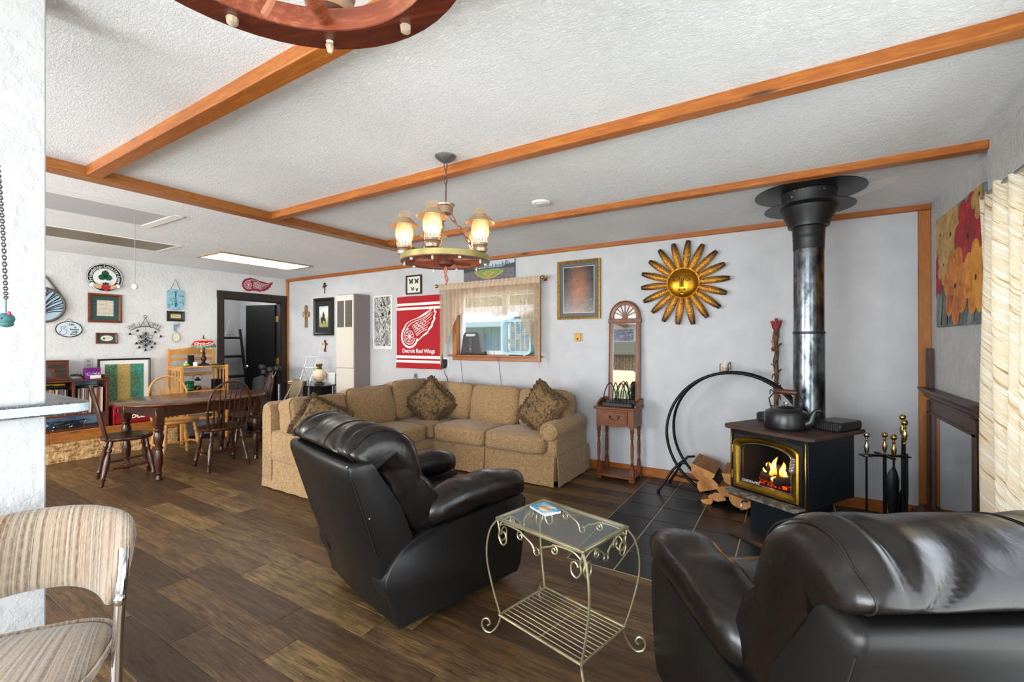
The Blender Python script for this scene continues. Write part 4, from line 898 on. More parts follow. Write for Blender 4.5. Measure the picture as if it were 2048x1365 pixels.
bs = thing('wood_strip', 'short dark wooden strip propped in the corner above mantel', 'strip', (RX-.03, 4.56, 1.025)); MB().b2(-.018, .018, -.025, .025, 0, .30, .003).build('strip', MAHOGZ, bs)
# ================================================================== HALL TABLE WITH MIRROR
ht = thing('hall_table', 'small oak hall table with drawer and turned legs', 'table', (-1.49, 4.47, 0))
TW, TD = .40, .25   # top spans
LEGP = [(.020, 0), (.020, .10), (.013, .105), (.019, .13), (.012, .15), (.018, .17), (.012, .20), (.016, .30), (.017, .55), (.011, .70), (.019, .74), (.012, .77), (.019, .80), (.013, .83), (.02, .86), (.02, 1)]
for x in (-.17, .17):
    for y in (-.10, .13):
        m = MB(); m.b2(x-.021, x+.021, y-.021, y+.021, .03, .12, .003); m.lathe([(r, .12+.42*h) for r, h in LEGP], 12, (x, y, 0)); m.build('leg', OAK, ht)
m = MB(); m.b2(-.195, .195, -.125, .155, .03, .055, .004); m.b2(-.20, -.14, -.13, -.09, 0, .03, .006); m.b2(.14, .20, -.13, -.09, 0, .03, .006); m.b2(-.20, -.14, .12, .16, 0, .03, .006); m.b2(.14, .20, .12, .16, 0, .03, .006); m.build('bottom_shelf', OAKX, ht)
m = MB(); ap = [(-.19, .55), (-.13, .535), (-.06, .515), (0, .508), (.06, .515), (.13, .535), (.19, .55), (.19, .70), (-.19, .70)]
m.prism([(-.19, .52), (-.17, .52), (-.12, .545), (-.04, .53), (0, .525), (.04, .53), (.12, .545), (.17, .52), (.19, .52), (.19, .705), (-.19, .705)], -.12, -.10); m.b2(-.19, -.17, -.0995, .13, .53, .705); m.b2(.17, .19, -.0995, .13, .53, .705); m.b2(-.19, .19, .1305, .15, .53, .705); m.build('apron', OAK, ht)
m = MB(); m.b2(-.13, .13, -.13, -.12, .565, .69, .004); m.b2(-.115, .115, -.134, -.128, .58, .675, .003); dwr = m.build('drawer', OAKX, ht)
m = MB(); m.tube(bez([(-.045, -.136, .635), (-.03, -.15, .615), (0, -.153, .61), (.03, -.15, .615), (.045, -.136, .635)], 5), .005, 8); m.ball((-.045, -.138, .637), .012, 8); m.ball((.045, -.138, .637), .012, 8); m.build('bail_handle', plain('dark_brass', '5a4a2c', .35, .9), dwr)
m = MB(); m.b2(-.215, .215, -.145, .165, .705, .73, .006); m.build('tabletop', OAKX, ht)
m = MB()
for s in (-1, 1): m.prismx([(-.08, .73), (-.08, .745), (-.05, .765), (.02, .79), (.06, .80), (.13, .78), (.16, .80), (.16, .73)], s*.185, s*.205)
m.b2(-.19, .19, .15, .165, .73, .80, .003); m.build('gallery_rail', OAK, ht)
tm = thing('hall_mirror', 'tall narrow arched oak mirror with fan cutwork above hall table', 'mirror', (-1.475, 4.60, .735), 0, None, -.045)
hw, zt = .165, .82
m = MB(); rr = []
def archpath(hw, z0, zs, n=20): return [(-hw, z0)]+[(-hw*math.cos(PI*i/n), zs+hw*1.06*math.sin(PI*i/n)) for i in range(n+1)]+[(hw, z0)]
po, pi_ = archpath(hw, 0, .90), archpath(hw-.045, 0, .90)
N_ = len(po); vs = []
for (a, b), (c, d) in zip(po, pi_): vs += [(a, -.014, b), (a, .012, b), (c, -.014, d), (c, .012, d), ((a*.6+c*.4), -.02, (b*.6+d*.4))]
fs = []
for i in range(N_-1):
    o = i*5; q = o+5; fs += [(o, q, q+1, o+1), (o+2, o+3, q+3, q+2), (o, o+4, q+4, q), (o+4, o+2, q+2, q+4), (o+1, q+1, q+3, o+3)]
m.add(vs, fs); m.b2(-hw-.01, hw+.01, -.024, .012, .84, .885, .004); m.b2(-hw, hw, -.016, .012, -.005, .04, .004); m.build('frame', OAK, tm, angle=30)
m = MB(); m.lathe([(.03, 0), (.03, 1)], 16, a=(0, -.01, .905), b=(0, .005, .905))
for i in range(1, 8): a = PI*i/8; m.bar((.028*math.cos(a), -.003, .905+.028*math.sin(a)), (.118*math.cos(a), -.003, .905+.12*math.sin(a)), .010, .008)
m.build('fan_cutwork', OAK, tm); m = MB(); m.prism(archpath(.119, .888, .90), .006, .009); m.build('fan_back', plain('fan_white', 'e9e7e2', .7), tm)
MB().b2(-.122, .122, -.003, .001, .035, .842).build('mirror_glass', MIRROR, tm)
nh = thing('napkin_holder', 'black wire loop letter rack on dark tray before hall mirror', 'letter rack', (-1.475, 4.43, .732))
m = MB(); m.b2(-.15, .15, -.055, .055, 0, .012, .004); m.b2(-.15, .15, -.058, -.05, 0, .035, .003); m.b2(-.15, .15, .05, .058, 0, .05, .003); m.build('tray', BLACK, nh)
m = MB()
for x, w_, y in ((-.075, .07, -.04), (-.03, .035, .0), (.035, .06, -.03), (.06, .05, .03)): m.tube(bez([(x-w_, y, .012), (x-w_*.8, y, .14), (x, y, .235), (x+w_*.8, y, .14), (x+w_, y, .012)], 6), .005, 6)
m.build('wire_loops', BLKMET, nh)

# ================================================================== GLASS SIDE TABLE
gt = thing('side_table', 'champagne metal scrollwork side table with glass top', 'table', (-.897, 1.874, 0), math.radians(-13)); W2, D2 = .2425, .165
m = MB()
for a, b in (((-W2, -D2), (W2, -D2)), ((W2, -D2), (W2, D2)), ((W2, D2), (-W2, D2)), ((-W2, D2), (-W2, -D2))): m.bar((*a, .553), (*b, .553), .018, .014, .003)
for x in (-W2, W2):
    for y in (-D2, D2): m.box((x, y, .553), (.018, .018, .014), .003)
m.build('top_frame', CHAMP, gt); MB().b2(-W2+.008, W2-.008, -D2+.008, D2-.008, .552, .560, .001).build('glass_top', GLASSG, gt)
m = MB(); MB()
m = MB()
for sx in (-1, 1): m.b2(sx*(W2-.035)-.02, sx*(W2-.035)+.02, -D2+.01, D2-.01, .5605, .562)
m2 = None
for sx in (-1, 1):
    for sy in (-1, 1):
        m = MB(); dx, dy = .80*sx, .42*sy
        def P(o, z): return (sx*W2+dx*o, sy*D2+dy*o, z)
        pts = bez([P(0, .548), P(.04, .50), P(.06, .42), P(.055, .33), P(.02, .20), P(-.012, .105), P(-.005, .065), P(.018, .03), P(.045, .012), P(.075, .02), P(.088, .045), P(.078, .07), P(.055, .075), P(.042, .055), P(.056, .043)], 6)
        m.tube(pts, .0058, 8, flat=.8); m.build('leg', CHAMP, gt)
def spiral(c, r0, r1, a0, turns, plane, n=26):
    out = []
    for i in range(n+1):
        u = i/n; a = a0+turns*2*PI*u; r = r0+(r1-r0)*u; x, z = r*math.cos(a), r*math.sin(a); out.append(plane(c[0]+x, c[1]+z))
    return out
def scrolls(m, L_, plane):
    for s in (-1, 1):
        f = lambda x, z: plane(s*x, z)
        m.tube(bez([f(L_, .545), f(L_-.012, .50), f(L_-.008, .47), f(L_-.03, .44), f(L_-.055, .455), f(L_-.055, .49), f(L_-.035, .50), f(L_-.022, .485)], 5), .0042, 6)
        m.tube(bez([f(L_-.01, .52), f(L_-.05, .538), f(L_*.45, .535), f(L_*.30, .52), f(L_*.12, .50), f(.012, .475)], 5), .0042, 6)
        m.tube(spiral((L_*.40, .512), .004, .022, 0, 1.3, f), .0038, 6); m.tube(spiral((.0, .475), .016, .016, 0, 1.0, f, 16), .0036, 6)
for y in (-D2, D2):
    m = MB(); scrolls(m, W2, lambda x, z: (x, y, z)); m.build('scrollwork', CHAMP, gt)
for x in (-W2, W2):
    m = MB(); scrolls(m, D2, lambda y, z: (x, y, z)); m.build('scrollwork', CHAMP, gt)
m = MB(); zs = .105
for y in (-D2, D2): m.tube([(-W2+.01, y, zs), (W2-.01, y, zs)], .006, 8)
for x in (-W2, W2): m.tube([(x*.965, -D2, zs), (x*.965, D2, zs)], .006, 8)
m.tube([(0, -D2, zs-.006), (0, D2, zs-.006)], .004, 6); m.build('shelf_frame', CHAMP, gt)
sw = MB().tube([(-W2+.01, 0, 0), (W2-.01, 0, 0)], .0023, 6).mesh('shelf_wire', CHAMP)
for i in range(1, 12):
    o = bpy.data.objects.new('shelf_wire', sw); C.objects.link(o); o.parent = gt; o.location = (0, -D2+2*D2*i/12, zs)
bp = at(1090, 1017, z=.572); bk = thing('booklet', 'small blue booklet with orange cover picture on the glass table', 'book', (bp.x, bp.y, .5615), math.radians(-28))
m = MB(); m.b2(-.068, .068, -.045, .045, 0, .010, .001); m.build('pages', plain('paper_white', 'eeeeea', .7), bk)
BC = NT('booklet_cover'); f = BC.noise(BC.coord((1, 1, 1)), 22, 3); gsp = BC('TexGradient', {0: BC.coord((18, 24, 1))}, gradient_type='SPHERICAL').outputs[0]
BC.set(col=BC.mix(BC.ramp(gsp, [(.15, (0, 0, 0, 1)), (.4, (1, 1, 1, 1))]), BC.ramp(f, [(.4, '1f8fc4'), (.55, '3db2de'), (.66, 'e5eef0')]), BC.ramp(f, [(.4, 'c07a2c'), (.6, 'f1e3c8')])), rough=.35)
MB().b2(-.069, .069, -.046, .046, .010, .0112).build('cover', BC.mat, bk)

# ================================================================== WAGON WHEEL CHANDELIERS
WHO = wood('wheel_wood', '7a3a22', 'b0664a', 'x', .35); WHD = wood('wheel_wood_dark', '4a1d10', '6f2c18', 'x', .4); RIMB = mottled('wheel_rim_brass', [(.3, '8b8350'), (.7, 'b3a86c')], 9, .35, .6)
CUP = mottled('lamp_cup_bronze', [(.3, '8c7260'), (.7, 'b9a08c')], 9, .35, .75); SHD = plain('lamp_shade_metal', 'b59c80', .4, .5)
gl = NT('frosted_lamp_glass'); tb = gl('BsdfTransparent', {0: H('fff4e4')}); tt = gl('BsdfTranslucent', {0: H('ffe9cf')}); gg = gl('BsdfGlossy', {0: H('ffffff'), 1: .1}); a = gl('MixShader', {0: .22, 1: tb.outputs[0], 2: tt.outputs[0]}); b = gl('MixShader', {0: .08, 1: a.outputs[0], 2: gg.outputs[0]}); gl.l.new(b.outputs[0], gl.n['Material Output'].inputs[0]); LGL = gl.mat
BULB = plain('lit_bulb', 'ffffff', .5, emit=H('ffe2b4'), estr=12.0)
BOLT = plain('pale_bolt', 'd8c3a8', .3, .6)
def chandelier(loc, rz, label, top, n_lamps=5, big=False):
    t = thing('wagon_wheel_chandelier', label, 'chandelier', loc, rz, 'wagon wheel chandeliers'); R, n = .25, 48
    # z=0 is the rim's lower face
    m = MB(); m.rings([[V((r*math.cos(2*PI*i/n), r*math.sin(2*PI*i/n), z)) for i in range(n)] for r, z in ((R, 0), (R, .036), (R-.046, .036), (R-.046, 0))], loop=True); m.build('rim', WHO, t, angle=30)
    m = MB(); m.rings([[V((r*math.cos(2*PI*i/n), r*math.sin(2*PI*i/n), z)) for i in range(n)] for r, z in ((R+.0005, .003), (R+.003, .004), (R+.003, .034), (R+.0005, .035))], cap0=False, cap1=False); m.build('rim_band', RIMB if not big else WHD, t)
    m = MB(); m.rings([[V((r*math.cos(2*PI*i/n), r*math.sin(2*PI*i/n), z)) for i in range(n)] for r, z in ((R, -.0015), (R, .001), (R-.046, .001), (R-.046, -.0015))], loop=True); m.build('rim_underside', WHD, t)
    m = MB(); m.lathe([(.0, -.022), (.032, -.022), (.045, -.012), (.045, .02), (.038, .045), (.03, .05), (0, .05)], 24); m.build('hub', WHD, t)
    for k in range(6):
        a = 2*PI*k/6+math.radians(48); m = MB(); c, s = math.cos(a), math.sin(a)
        m.lathe([(.010, 0), (.014, .2), (.017, .45), (.013, .8), (.011, 1)], 10, a=(.04*c, .04*s, .018), b=((R-.044)*c, (R-.044)*s, .018)); m.build('spoke', WHO, t)
    for k in range(n_lamps):
        a = 2*PI*(k+.5)/n_lamps; x, y = (R-.02)*math.cos(a), (R-.02)*math.sin(a); q = (x, y, .036)
        m = MB(); m.lathe([(.022, 0), (.036, .006), (.040, .022), (.034, .034), (.041, .04), (.041, .052), (.036, .056)], 20, q); cup = m.build('lamp_cup', CUP, t); MB().lathe([(.003, -.021), (.007, -.009), (.005, -.004), (.007, 0)], 8, (x, y, 0)).build('finial', BOLT, cup); b_ = a+PI/n_lamps; MB().lathe([(.002, -.014), (.008, -.010), (.009, 0)], 8, ((R-.023)*math.cos(b_), (R-.023)*math.sin(b_), 0)).build('rim_bolt', BOLT, t)
        m = MB()
        for i in range(16):
            u = 2*PI*i/16; m.tube([(x+.041*math.cos(u+d), y+.041*math.sin(u+d), .036+z) for d, z in ((-.19, .054), (-.1, .078), (0, .086), (.1, .078), (.19, .054))], .0022, 4)
        m.build('crown_gallery', CUP, cup)
        m = MB(); m.lathe([(.034, .055), (.043, .085), (.050, .115), (.048, .145), (.040, .17), (.033, .195), (.031, .225), (.032, .245)], 22, q, cap=False); m.build('glass_chimney', LGL, t)
        m = MB(); m.lathe([(.012, .05), (.016, .062), (.028, .078), (.032, .095), (.028, .112), (.014, .124), (.0, .127)], 16, q); m.build('bulb', BULB, t)
        m = MB(); m.lathe([(.036, .208), (.038, .204), (.082, .165), (.084, .163), (.081, .162), (.038, .199), (.034, .202)], 28, q, cap=False); m.build('lamp_shade', SHD, t)
    # cap and the three chains holding the wheel
    zc = top
    m = MB(); m.lathe([(0, zc-.045), (.012, zc-.04), (.035, zc-.035), (.042, zc-.03), (.042, zc+.008), (.05, zc+.012), (.052, zc+.022), (.03, zc+.028), (0, zc+.03)], 26); m.build('centre_cap', CUP, t)
    def chain(a, b, name, k=None, r=.0032, w_=.011, parent=t, mat=COPPER):
        a, b = V(a), V(b); L_ = (b-a).length; k = k or int(L_/.034); m = MB(); d = (b-a).normalized(); u = d.cross(V((0, 0, 1))) if abs(d.z) < .95 else V((1, 0, 0)); u.normalize(); v = d.cross(u)
        for i in range(k):
            c = a+(b-a)*((i+.5)/k); h_ = L_/k*.62; p = u if i % 2 else v
            m.tube([c+d*(h_*math.cos(q))+p*(w_*math.sin(q)) for q in [2*PI*j/12 for j in range(12)]], r, 5, True)
        return m.build(name, mat, parent)
    for k in range(3):
        a = 2*PI*k/3+.35; chain((.03*math.cos(a), .03*math.sin(a), zc-.035), ((R-.025)*math.cos(a), (R-.025)*math.sin(a), .04), 'hanging_chain'); m = MB()
    ztop = HC-loc[2]
    m = MB(); m.tube([(0, 0, zc+.03), (0, 0, zc+.11)], .004, 8); m.tube([(.004, .003, zc+.05), (.006, .004, ztop-.02)], .0018, 5); m.build('stem', plain('lamp_cord', '5b4a40', .6), t)
    chain((0, 0, zc+.10), (0, 0, ztop-.035), 'suspension_chain', r=.0028, w_=.009, mat=plain('aged_chain', '6b5750', .4, .7))
    m = MB(); m.lathe([(0, ztop-.04), (.012, ztop-.038), (.03, ztop-.03), (.055, ztop-.012), (.062, ztop), (0, ztop)], 26); m.build('ceiling_canopy', plain('canopy_grey', '77787a', .35, .7), t)
    m = MB(); m.tube(bez([(0, 0, -.02), (.006, 0, -.045), (-.004, .003, -.08), (.005, -.002, -.105)], 5), .005, 6); m.tube(bez([(.004, 0, -.02), (-.008, .003, -.05), (.012, .003, -.09), (.0, -.002, -.125)], 5), .0045, 6); m.build('leather_tassel', plain('tassel_leather', '9c5a40', .6), t)
    return t
chandelier((-1.676, 1.997, 1.832), math.radians(40.7), 'wagon wheel chandelier with five lit hurricane lamps over sectional sofa', .31)
chandelier((-.526, .30, 1.888), math.radians(17.7), 'nearer wagon wheel chandelier cut off at the top of the photo', .31, 5, True)

# pull chain with a little teal charm
cp = at(12, 600, x=-1.6); pcx = thing('pull_chain', 'dark ball link pull chain with teal and pink felt charm by the pillar', 'chain', (cp.x, cp.y, cp.z))
zz = HC-cp.z
m = MB(); prev = V((0, 0, 0)); pts = [(-.0, 0, 0), (-.004, -.004, .15), (-.012, -.01, .30), (-.02, -.018, .42), (-.05, -.03, .55), (-.09, -.05, zz)]
B = bez(pts, 22)
for i in range(0, len(B)-1):
    c = (B[i]+B[i+1])/2; d = (B[i+1]-B[i]).normalized(); p = V((0, 1, 0)) if i % 2 else V((.97, .0, .0)); p = (p-d*p.dot(d)).normalized(); h_ = (B[i+1]-B[i]).length*.66
    m.tube([c+d*(h_*math.cos(q))+p*(.0034*math.sin(q)) for q in [2*PI*j/10 for j in range(10)]], .0014, 4, True)
m.build('chain_links', plain('chain_dark', '4b4746', .4, .7), pcx)
TEAL = mottled('teal_felt', [(.3, '2f5a5c'), (.7, '4a7c7a')], 30, .9)
m = MB(); m.tube([(0, 0, 0), (0, 0, -.03)], .0015, 5); m.ball((-.004, 0, -.046), (.021, .016, .015), 14); m.ball((0, 0, -.058), (.018, .014, .008), 12); chm = m.build('charm', TEAL, pcx)
m = MB(); R_ = M.Rotation(math.radians(31.7), 3, 'Z')
for s in (-1, 1): m.ball(V((-.004, 0, -.045))+R_ @ V((s*.009, -.0155, 0)), .0025, 8)
m.build('eye', BLACK, chm); m = MB(); m.ball(R_ @ V((.014, -.006, -.033)), (.008, .004, .005), 8); m.build('bow', plain('pink_bow', 'a8325e', .7), chm)

# ================================================================== STRIPED CHROME CHAIR
def stripes():
    t = NT('striped_wool'); sp = t('SeparateXYZ', {0: t('TexCoord').outputs['Object']}); at_ = t('Math', {0: sp.outputs[0], 1: t('Math', {0: sp.outputs[1], 1: .9}, operation='SUBTRACT').outputs[0]}, operation='ARCTAN2').outputs[0]
    vec = t('CombineXYZ', {0: t('Math', {0: at_, 1: 17.0}, operation='MULTIPLY').outputs[0], 1: 0.0, 2: 0.0}).outputs[0]; s = t.noise(vec, 1.35, 4, .75)
    f = t.noise(t.coord((1, 1, .3)), 160, 3)
    c = t.ramp(s, [(.32, '3a2f29'), (.38, '68492f'), (.43, '8f7a62'), (.48, '544439'), (.53, '9a8a76'), (.58, '6f4f30'), (.64, '483a33'), (.70, 'a29583')])
    t.set(col=t.mix(t.ramp(f, [(.4, (0, 0, 0, 1)), (.7, (.4, .4, .4, 1))]), c, H('a39682')), rough=.95, sheen=.3); t.bump(f, .4, .003); return t.mat
STR = stripes()
sc_ = thing('bar_stool', 'chrome framed bar stool in striped brown and cream wool by pillar', 'stool', (-1.545, .264, 0), math.radians(57)); SCT = M.Translation((0, 0, .276)) @ M.Scale(.8, 4)
def SMB(): m = MB(); m.T = SCT; return m
# local: seat centre at origin, the chair faces -y, back at +y
m = SMB(); rr = []
R1 = .285
ST = [i/32 for i in range(33)]
for u in ST:
    a = math.radians(186-192*u); k = max(.0, 1-abs(2*u-1)**6); hh = .126*(.36+.64*k); lean = .03
    c = V((R1*math.cos(a)*.90, R1*math.sin(a)*.86+.02, .685-.065*(abs(2*u-1)**2.4))); o = V((math.cos(a), math.sin(a), 0))
    th = .034*(.35+.65*k)
    rr.append([c+o*(th*math.copysign(abs(math.cos(q))**.7, math.cos(q))+.25*hh*math.sin(q))+V((0, 0, hh*math.copysign(abs(math.sin(q))**.8, math.sin(q)))) for q in [2*PI*j/16 for j in range(16)]])
m.rings(rr); m.build('backrest', STR, sc_, angle=180)
m = SMB(); m.cushion((0, -.03, .415), (.48, .48, .09), 3.2, .15, 14); m.build('seat', STR, sc_, angle=180)
m = SMB(); m.tube([V((.245*math.copysign(abs(math.cos(q))**.65, math.cos(q)), -.02+.245*math.copysign(abs(math.sin(q))**.65, math.sin(q)), .432)) for q in [2*PI*j/40 for j in range(40)]], .007, 6, True); m.build('seat_piping', STR, sc_)
for s in (-1, 1):
    m = SMB(); m.tube(bez([(s*.282, .0, .735), (s*.288, -.03, .68), (s*.286, -.045, .60), (s*.278, -.045, .40), (s*.268, -.045, -.20), (s*.262, -.06, -.30), (s*.25, -.12, -.330)], 8), .014, 12); m.tube([(s*.25, -.12, -.330), (s*.25, .24, -.330)], .014, 12); m.ball((s*.286, -.05, .60), (.016, .016, .022), 10); m.build('chrome_leg', CHROME, sc_)
for a_, b_ in (((-.268, -.045, .345), (.268, -.045, .345)), ((-.25, .24, -.330), (.25, .24, -.330)), ((-.18, -.2, .365), (-.18, .2, .365)), ((.18, -.2, .365), (.18, .2, .365)), ((-.262, -.045, -.02), (.262, -.045, -.02))): SMB().tube([a_, b_], .011, 10).build('chrome_stretcher', CHROME, sc_)
# ================================================================== DINING END
dt = thing('dining_table', 'oval dark wood dining table with turned legs', 'table', (-5.80, 2.50, 0))
m = MB(); ell = [(.53*math.copysign(abs(math.cos(a))**.85, math.cos(a)), .73*math.copysign(abs(math.sin(a))**.85, math.sin(a))) for a in [2*PI*i/56 for i in range(56)]]
m.rings([[V((x*k, y*k, z)) for x, y in ell] for z, k in ((.728, .95), (.735, .99), (.745, 1), (.757, .995), (.762, .98))]); m.build('tabletop', DINET, dt, angle=50)
m = MB()
for a, b in (((-.40, -.52), (.40, -.52)), ((.40, -.52), (.40, .52)), ((.40, .52), (-.40, .52)), ((-.40, .52), (-.40, -.52))): m.bar((*a, .675), (*b, .675), .022, .105)
m.build('apron', DINE, dt)
TL = [(.022, 0), (.026, .015), (.022, .05), (.019, .08), (.03, .11), (.02, .13), (.022, .18), (.033, .30), (.035, .40), (.025, .50), (.034, .52), (.034, .54), (.024, .56), (.036, .66), (.04, .72), (.028, .80), (.036, .83), (.028, .86), (.036, .89), (.03, .91)]
for x in (-.40, .40):
    for y in (-.50, .47):
        m = MB(); m.lathe([(r*1.15, h*.60) for r, h in TL], 14, (x, y, 0)); m.b2(x-.038, x+.038, y-.038, y+.038, .545, .728, .004); m.build('leg', DINE, dt)
def turned(a, b, rmax, n=10): return MB().lathe([(rmax*.55, 0), (rmax*.75, .04), (rmax*.6, .12), (rmax*.95, .16), (rmax*.6, .2), (rmax, .42), (rmax*.9, .6), (rmax*.55, .72), (rmax*.85, .76), (rmax*.85, .79), (rmax*.5, .83), (rmax*.75, .92), (rmax*.6, 1)], n, a=a, b=b)
def windsor(label, loc, rz, mat, matx, arrow=False):
    t = thing('dining_chair', label, 'chair', loc, rz, 'spindle back dining chairs round the table')   # faces +y
    m = MB(); o = [(.215*math.copysign(abs(math.cos(a))**.8, math.cos(a)), .205*math.copysign(abs(math.sin(a))**.75, math.sin(a))) for a in [2*PI*i/36 for i in range(36)]]
    m.rings([[V((x*k*(1+.06*(y > 0)), y*k, z)) for x, y in o] for z, k in ((.415, .90), (.422, .97), (.435, 1), (.447, .985), (.450, .95), (.444, .6), (.441, .1))]); m.build('seat', matx, t, angle=60)
    for s in (-1, 1):
        for (y0, y1) in ((-.13, -.21), (.13, .20)): m = turned((s*.20, y1, .0), (s*.14, y0, .425), .026, 12); m.build('leg', mat, t)
        m = turned((s*.185, -.185, .15), (s*.18, .175, .18), .016, 8); m.build('stretcher', mat, t)
    m = turned((-.182, 0, .165), (.182, 0, .165), .016, 8); m.build('stretcher', mat, t)
    lean = .21
    def bk(x, z): return V((x, -.165-lean*(z-.44), z))
    bow = [(-.185, .44), (-.20, .56), (-.205, .68), (-.19, .80), (-.145, .89), (-.075, .94), (0, .955)]; bow = bow+[(-x, z) for x, z in bow[-2::-1]]
    m = MB(); m.tube(bez([bk(x, z) for x, z in bow], 5), .0125, 8); m.build('back_bow', mat, t)
    for i in range(7):
        u = (i-3)/3; x0, x1 = u*.135, u*.155; zt = .945-.16*abs(u)**2.4; m = MB(); a, b = bk(x0, .44)+V((0, .0, 0)), bk(x1, zt)
        if not arrow: m.lathe([(.006, 0), (.009, .3), (.008, .5), (.005, 1)], 8, a=a, b=b)
        else:
            for p, q, w_ in ((0, .35, .010), (.35, .75, .03), (.75, 1, .010)): pass
            n_ = V((0, 1, .2)).normalized(); rr = []
            for h_, w_ in ((0, .008), (.3, .009), (.45, .014), (.62, .021), (.70, .019), (.76, .008), (1, .007)): c = a.lerp(b, h_); rr.append([c+V((-w_, -.004, 0)), c+V((w_, -.004, 0)), c+V((w_, .004, 0)), c+V((-w_, .004, 0))])
            m.rings(rr)
        m.build('spindle', mat, t)
    return t
dc = windsor('dark spindle back chair at the left end of dining table', (-5.72, 1.85, 0), math.radians(-12), DINE, DINE)
dup(dc, (-5.42, 2.60, 0), math.radians(84), 'dark spindle back chair with its back to the sofa')
dup(dc, (-6.08, 3.24, 0), math.radians(165), 'dark spindle back chair at the far right end of table')
windsor('light wood arrow back chair between the table and ledge', (-6.33, 2.52, 0), math.radians(-92), LITE, LITEX, True)

# ---- baker's rack with its little things
rk = thing('bakers_rack', 'light wood folding shelf rack left of the doorway', 'shelf', (-7.22, 3.155, 0))
rx0, rx1, ry0, ry1 = -.20, .19, -.29, .285
for y in (ry0, ry1):
    MB().b2(rx0-.015, rx0+.015, y-.016, y+.016, 0, 1.285, .003).build('upright', LITE, rk); MB().b2(rx1-.018, rx1+.018, y-.016, y+.016, 0, 1.055, .003).build('upright', LITE, rk)
for z in (1.03, .685, .30):
    m = MB()
    for i in range(6): x = rx0+.02+(rx1-rx0-.04)*i/5; m.b2(x-.028, x+.028, ry0, ry1, z, z+.014, .003)
    m.build('shelf', LITEX, rk)
for z, h_ in ((1.20, .05), (1.09, .045)): pass
m = MB(); m.prismx([(-.29, 1.20), (.285, 1.20), (.285, 1.265), (.16, 1.285), (0, 1.31), (-.16, 1.285), (-.29, 1.265)], rx0-.008, rx0+.008); m.build('top_rail', LITEX, rk)
for z in (1.12, .90, .55): MB().b2(rx0-.006, rx0+.006, ry0, ry1, z, z+.04, .002).build('back_slat', LITEX, rk)
for y in (ry0, ry1):
    for x in (-.09, 0, .09): MB().b2(x-.012, x+.012, y-.005, y+.005, .70, 1.03, .002).build('side_slat', LITE, rk)
    for z in (.99, .66, .28): MB().b2(rx0, rx1, y-.010, y+.010, z, z+.04, .002).build('side_rail', LITEX, rk)
def RK(x, y, z): return (-7.22+x, 3.155+y, z)
TS = 1.044
lp = thing('stained_glass_lamp', 'stained glass table lamp with red shade on the rack', 'lamp', RK(-.01, .07, TS)); BRZ = mottled('lamp_bronze', [(.3, '2e221b'), (.7, '5a4334')], 14, .4, .7)
m = MB(); m.lathe([(0, 0), (.085, 0), (.088, .008), (.06, .022), (.03, .035), (.018, .05), (.022, .065), (.034, .085), (.036, .105), (.02, .14), (.013, .16), (.022, .175), (.022, .185), (.012, .20), (.016, .23), (.012, .27), (.012, .36)], 22); m.build('base', BRZ, lp)
m = MB(); sh = [(.150, .262), (.152, .285), (.150, .29), (.135, .325), (.10, .36), (.055, .382), (.03, .388)]; cols = ['3f6b45', 'b9c49a', 'b0181c', 'c01c1f', 'b8a98c', 'cbb992']
lm = [plain('shade_green', '5c8a63', .3), plain('shade_green_light', 'a9c29a', .3), plain('shade_red', 'b3141b', .25), plain('shade_cream', 'd6c6a4', .3), BRZ]; n = 24
for k in range(len(sh)-1):
    (r0, z0), (r1, z1) = sh[k], sh[k+1]
    for i in range(n):
        a0, a1 = 2*PI*(i+.06)/n, 2*PI*(i+.94)/n; m.m = 0 if k == 0 else 1 if k == 1 else 2 if k in (2, 3) else 3
        zz = .006*abs(math.sin(2*PI*i/n*6)) if k == 0 else 0
        m.add([(r0*math.cos(a0), r0*math.sin(a0), z0-zz), (r0*math.cos(a1), r0*math.sin(a1), z0-zz), (r1*math.cos(a1), r1*math.sin(a1), z1), (r1*math.cos(a0), r1*math.sin(a0), z1)], [(0, 1, 2, 3)])
m.m = 4; m.lathe([(r-.002, z) for r, z in sh], n, cap=False); m.build('lamp_shade', lm, lp, angle=10)
m = MB()
for i, ch_ in enumerate('Coca-Cola'):
    a = math.radians(-80+160*(i+.5)/9)*.75-.2
    m.text(ch_, .062, M.Rotation(a, 4, 'Z') @ M.Translation((.146, 0, .318)) @ M.Rotation(-.62, 4, 'Y') @ M.Rotation(PI/2, 4, 'Z') @ M.Rotation(PI/2, 4, 'X'), .0006, .25, bold=.0012)
m.build('shade_lettering', plain('lamp_white', 'f1eee8', .4), lp); m = MB(); m.lathe([(.03, .386), (.02, .395), (.006, .40), (.010, .415), (.005, .425), (.007, .435), (0, .445)], 14); m.build('finial', BRZ, lp)
m = MB(); m.tube([(.06, -.03, .33), (.065, -.06, .25), (.065, -.06, .22)], .0015, 5); m.ball((.066, -.06, .212), .012, 8); m.build('pull_switch', WHITE, lp)
def simple(name, label, cat, loc, prof, mat, parts=(), rz=0):
    t = thing(name, label, cat, loc, rz); MB().lathe(prof, 22).build('body', mat, t)
    for nm, pf, mt_ in parts: MB().lathe(pf, 20).build(nm, mt_, t)
    return t
GRN = plain('green_glazed', '0f5a35', .15); LGRN = plain('pale_green_glass', '7fae4a', .15)
simple('ornament_jar', 'small round green glass jar on the rack, left of lamp', 'jar', RK(.10, -.20, TS), [(0, 0), (.02, 0), (.036, .015), (.036, .035), (.02, .048), (0, .05)], LGRN, [('stopper', [(.008, .048), (.008, .062), (.012, .068), (0, .074)], WHITE)])
simple('mug', 'white cup standing beside the stained glass lamp', 'cup', RK(.10, -.085, TS), [(0, 0), (.026, 0), (.028, .055), (.0255, .055), (.024, .006), (0, .006)], WHITE)
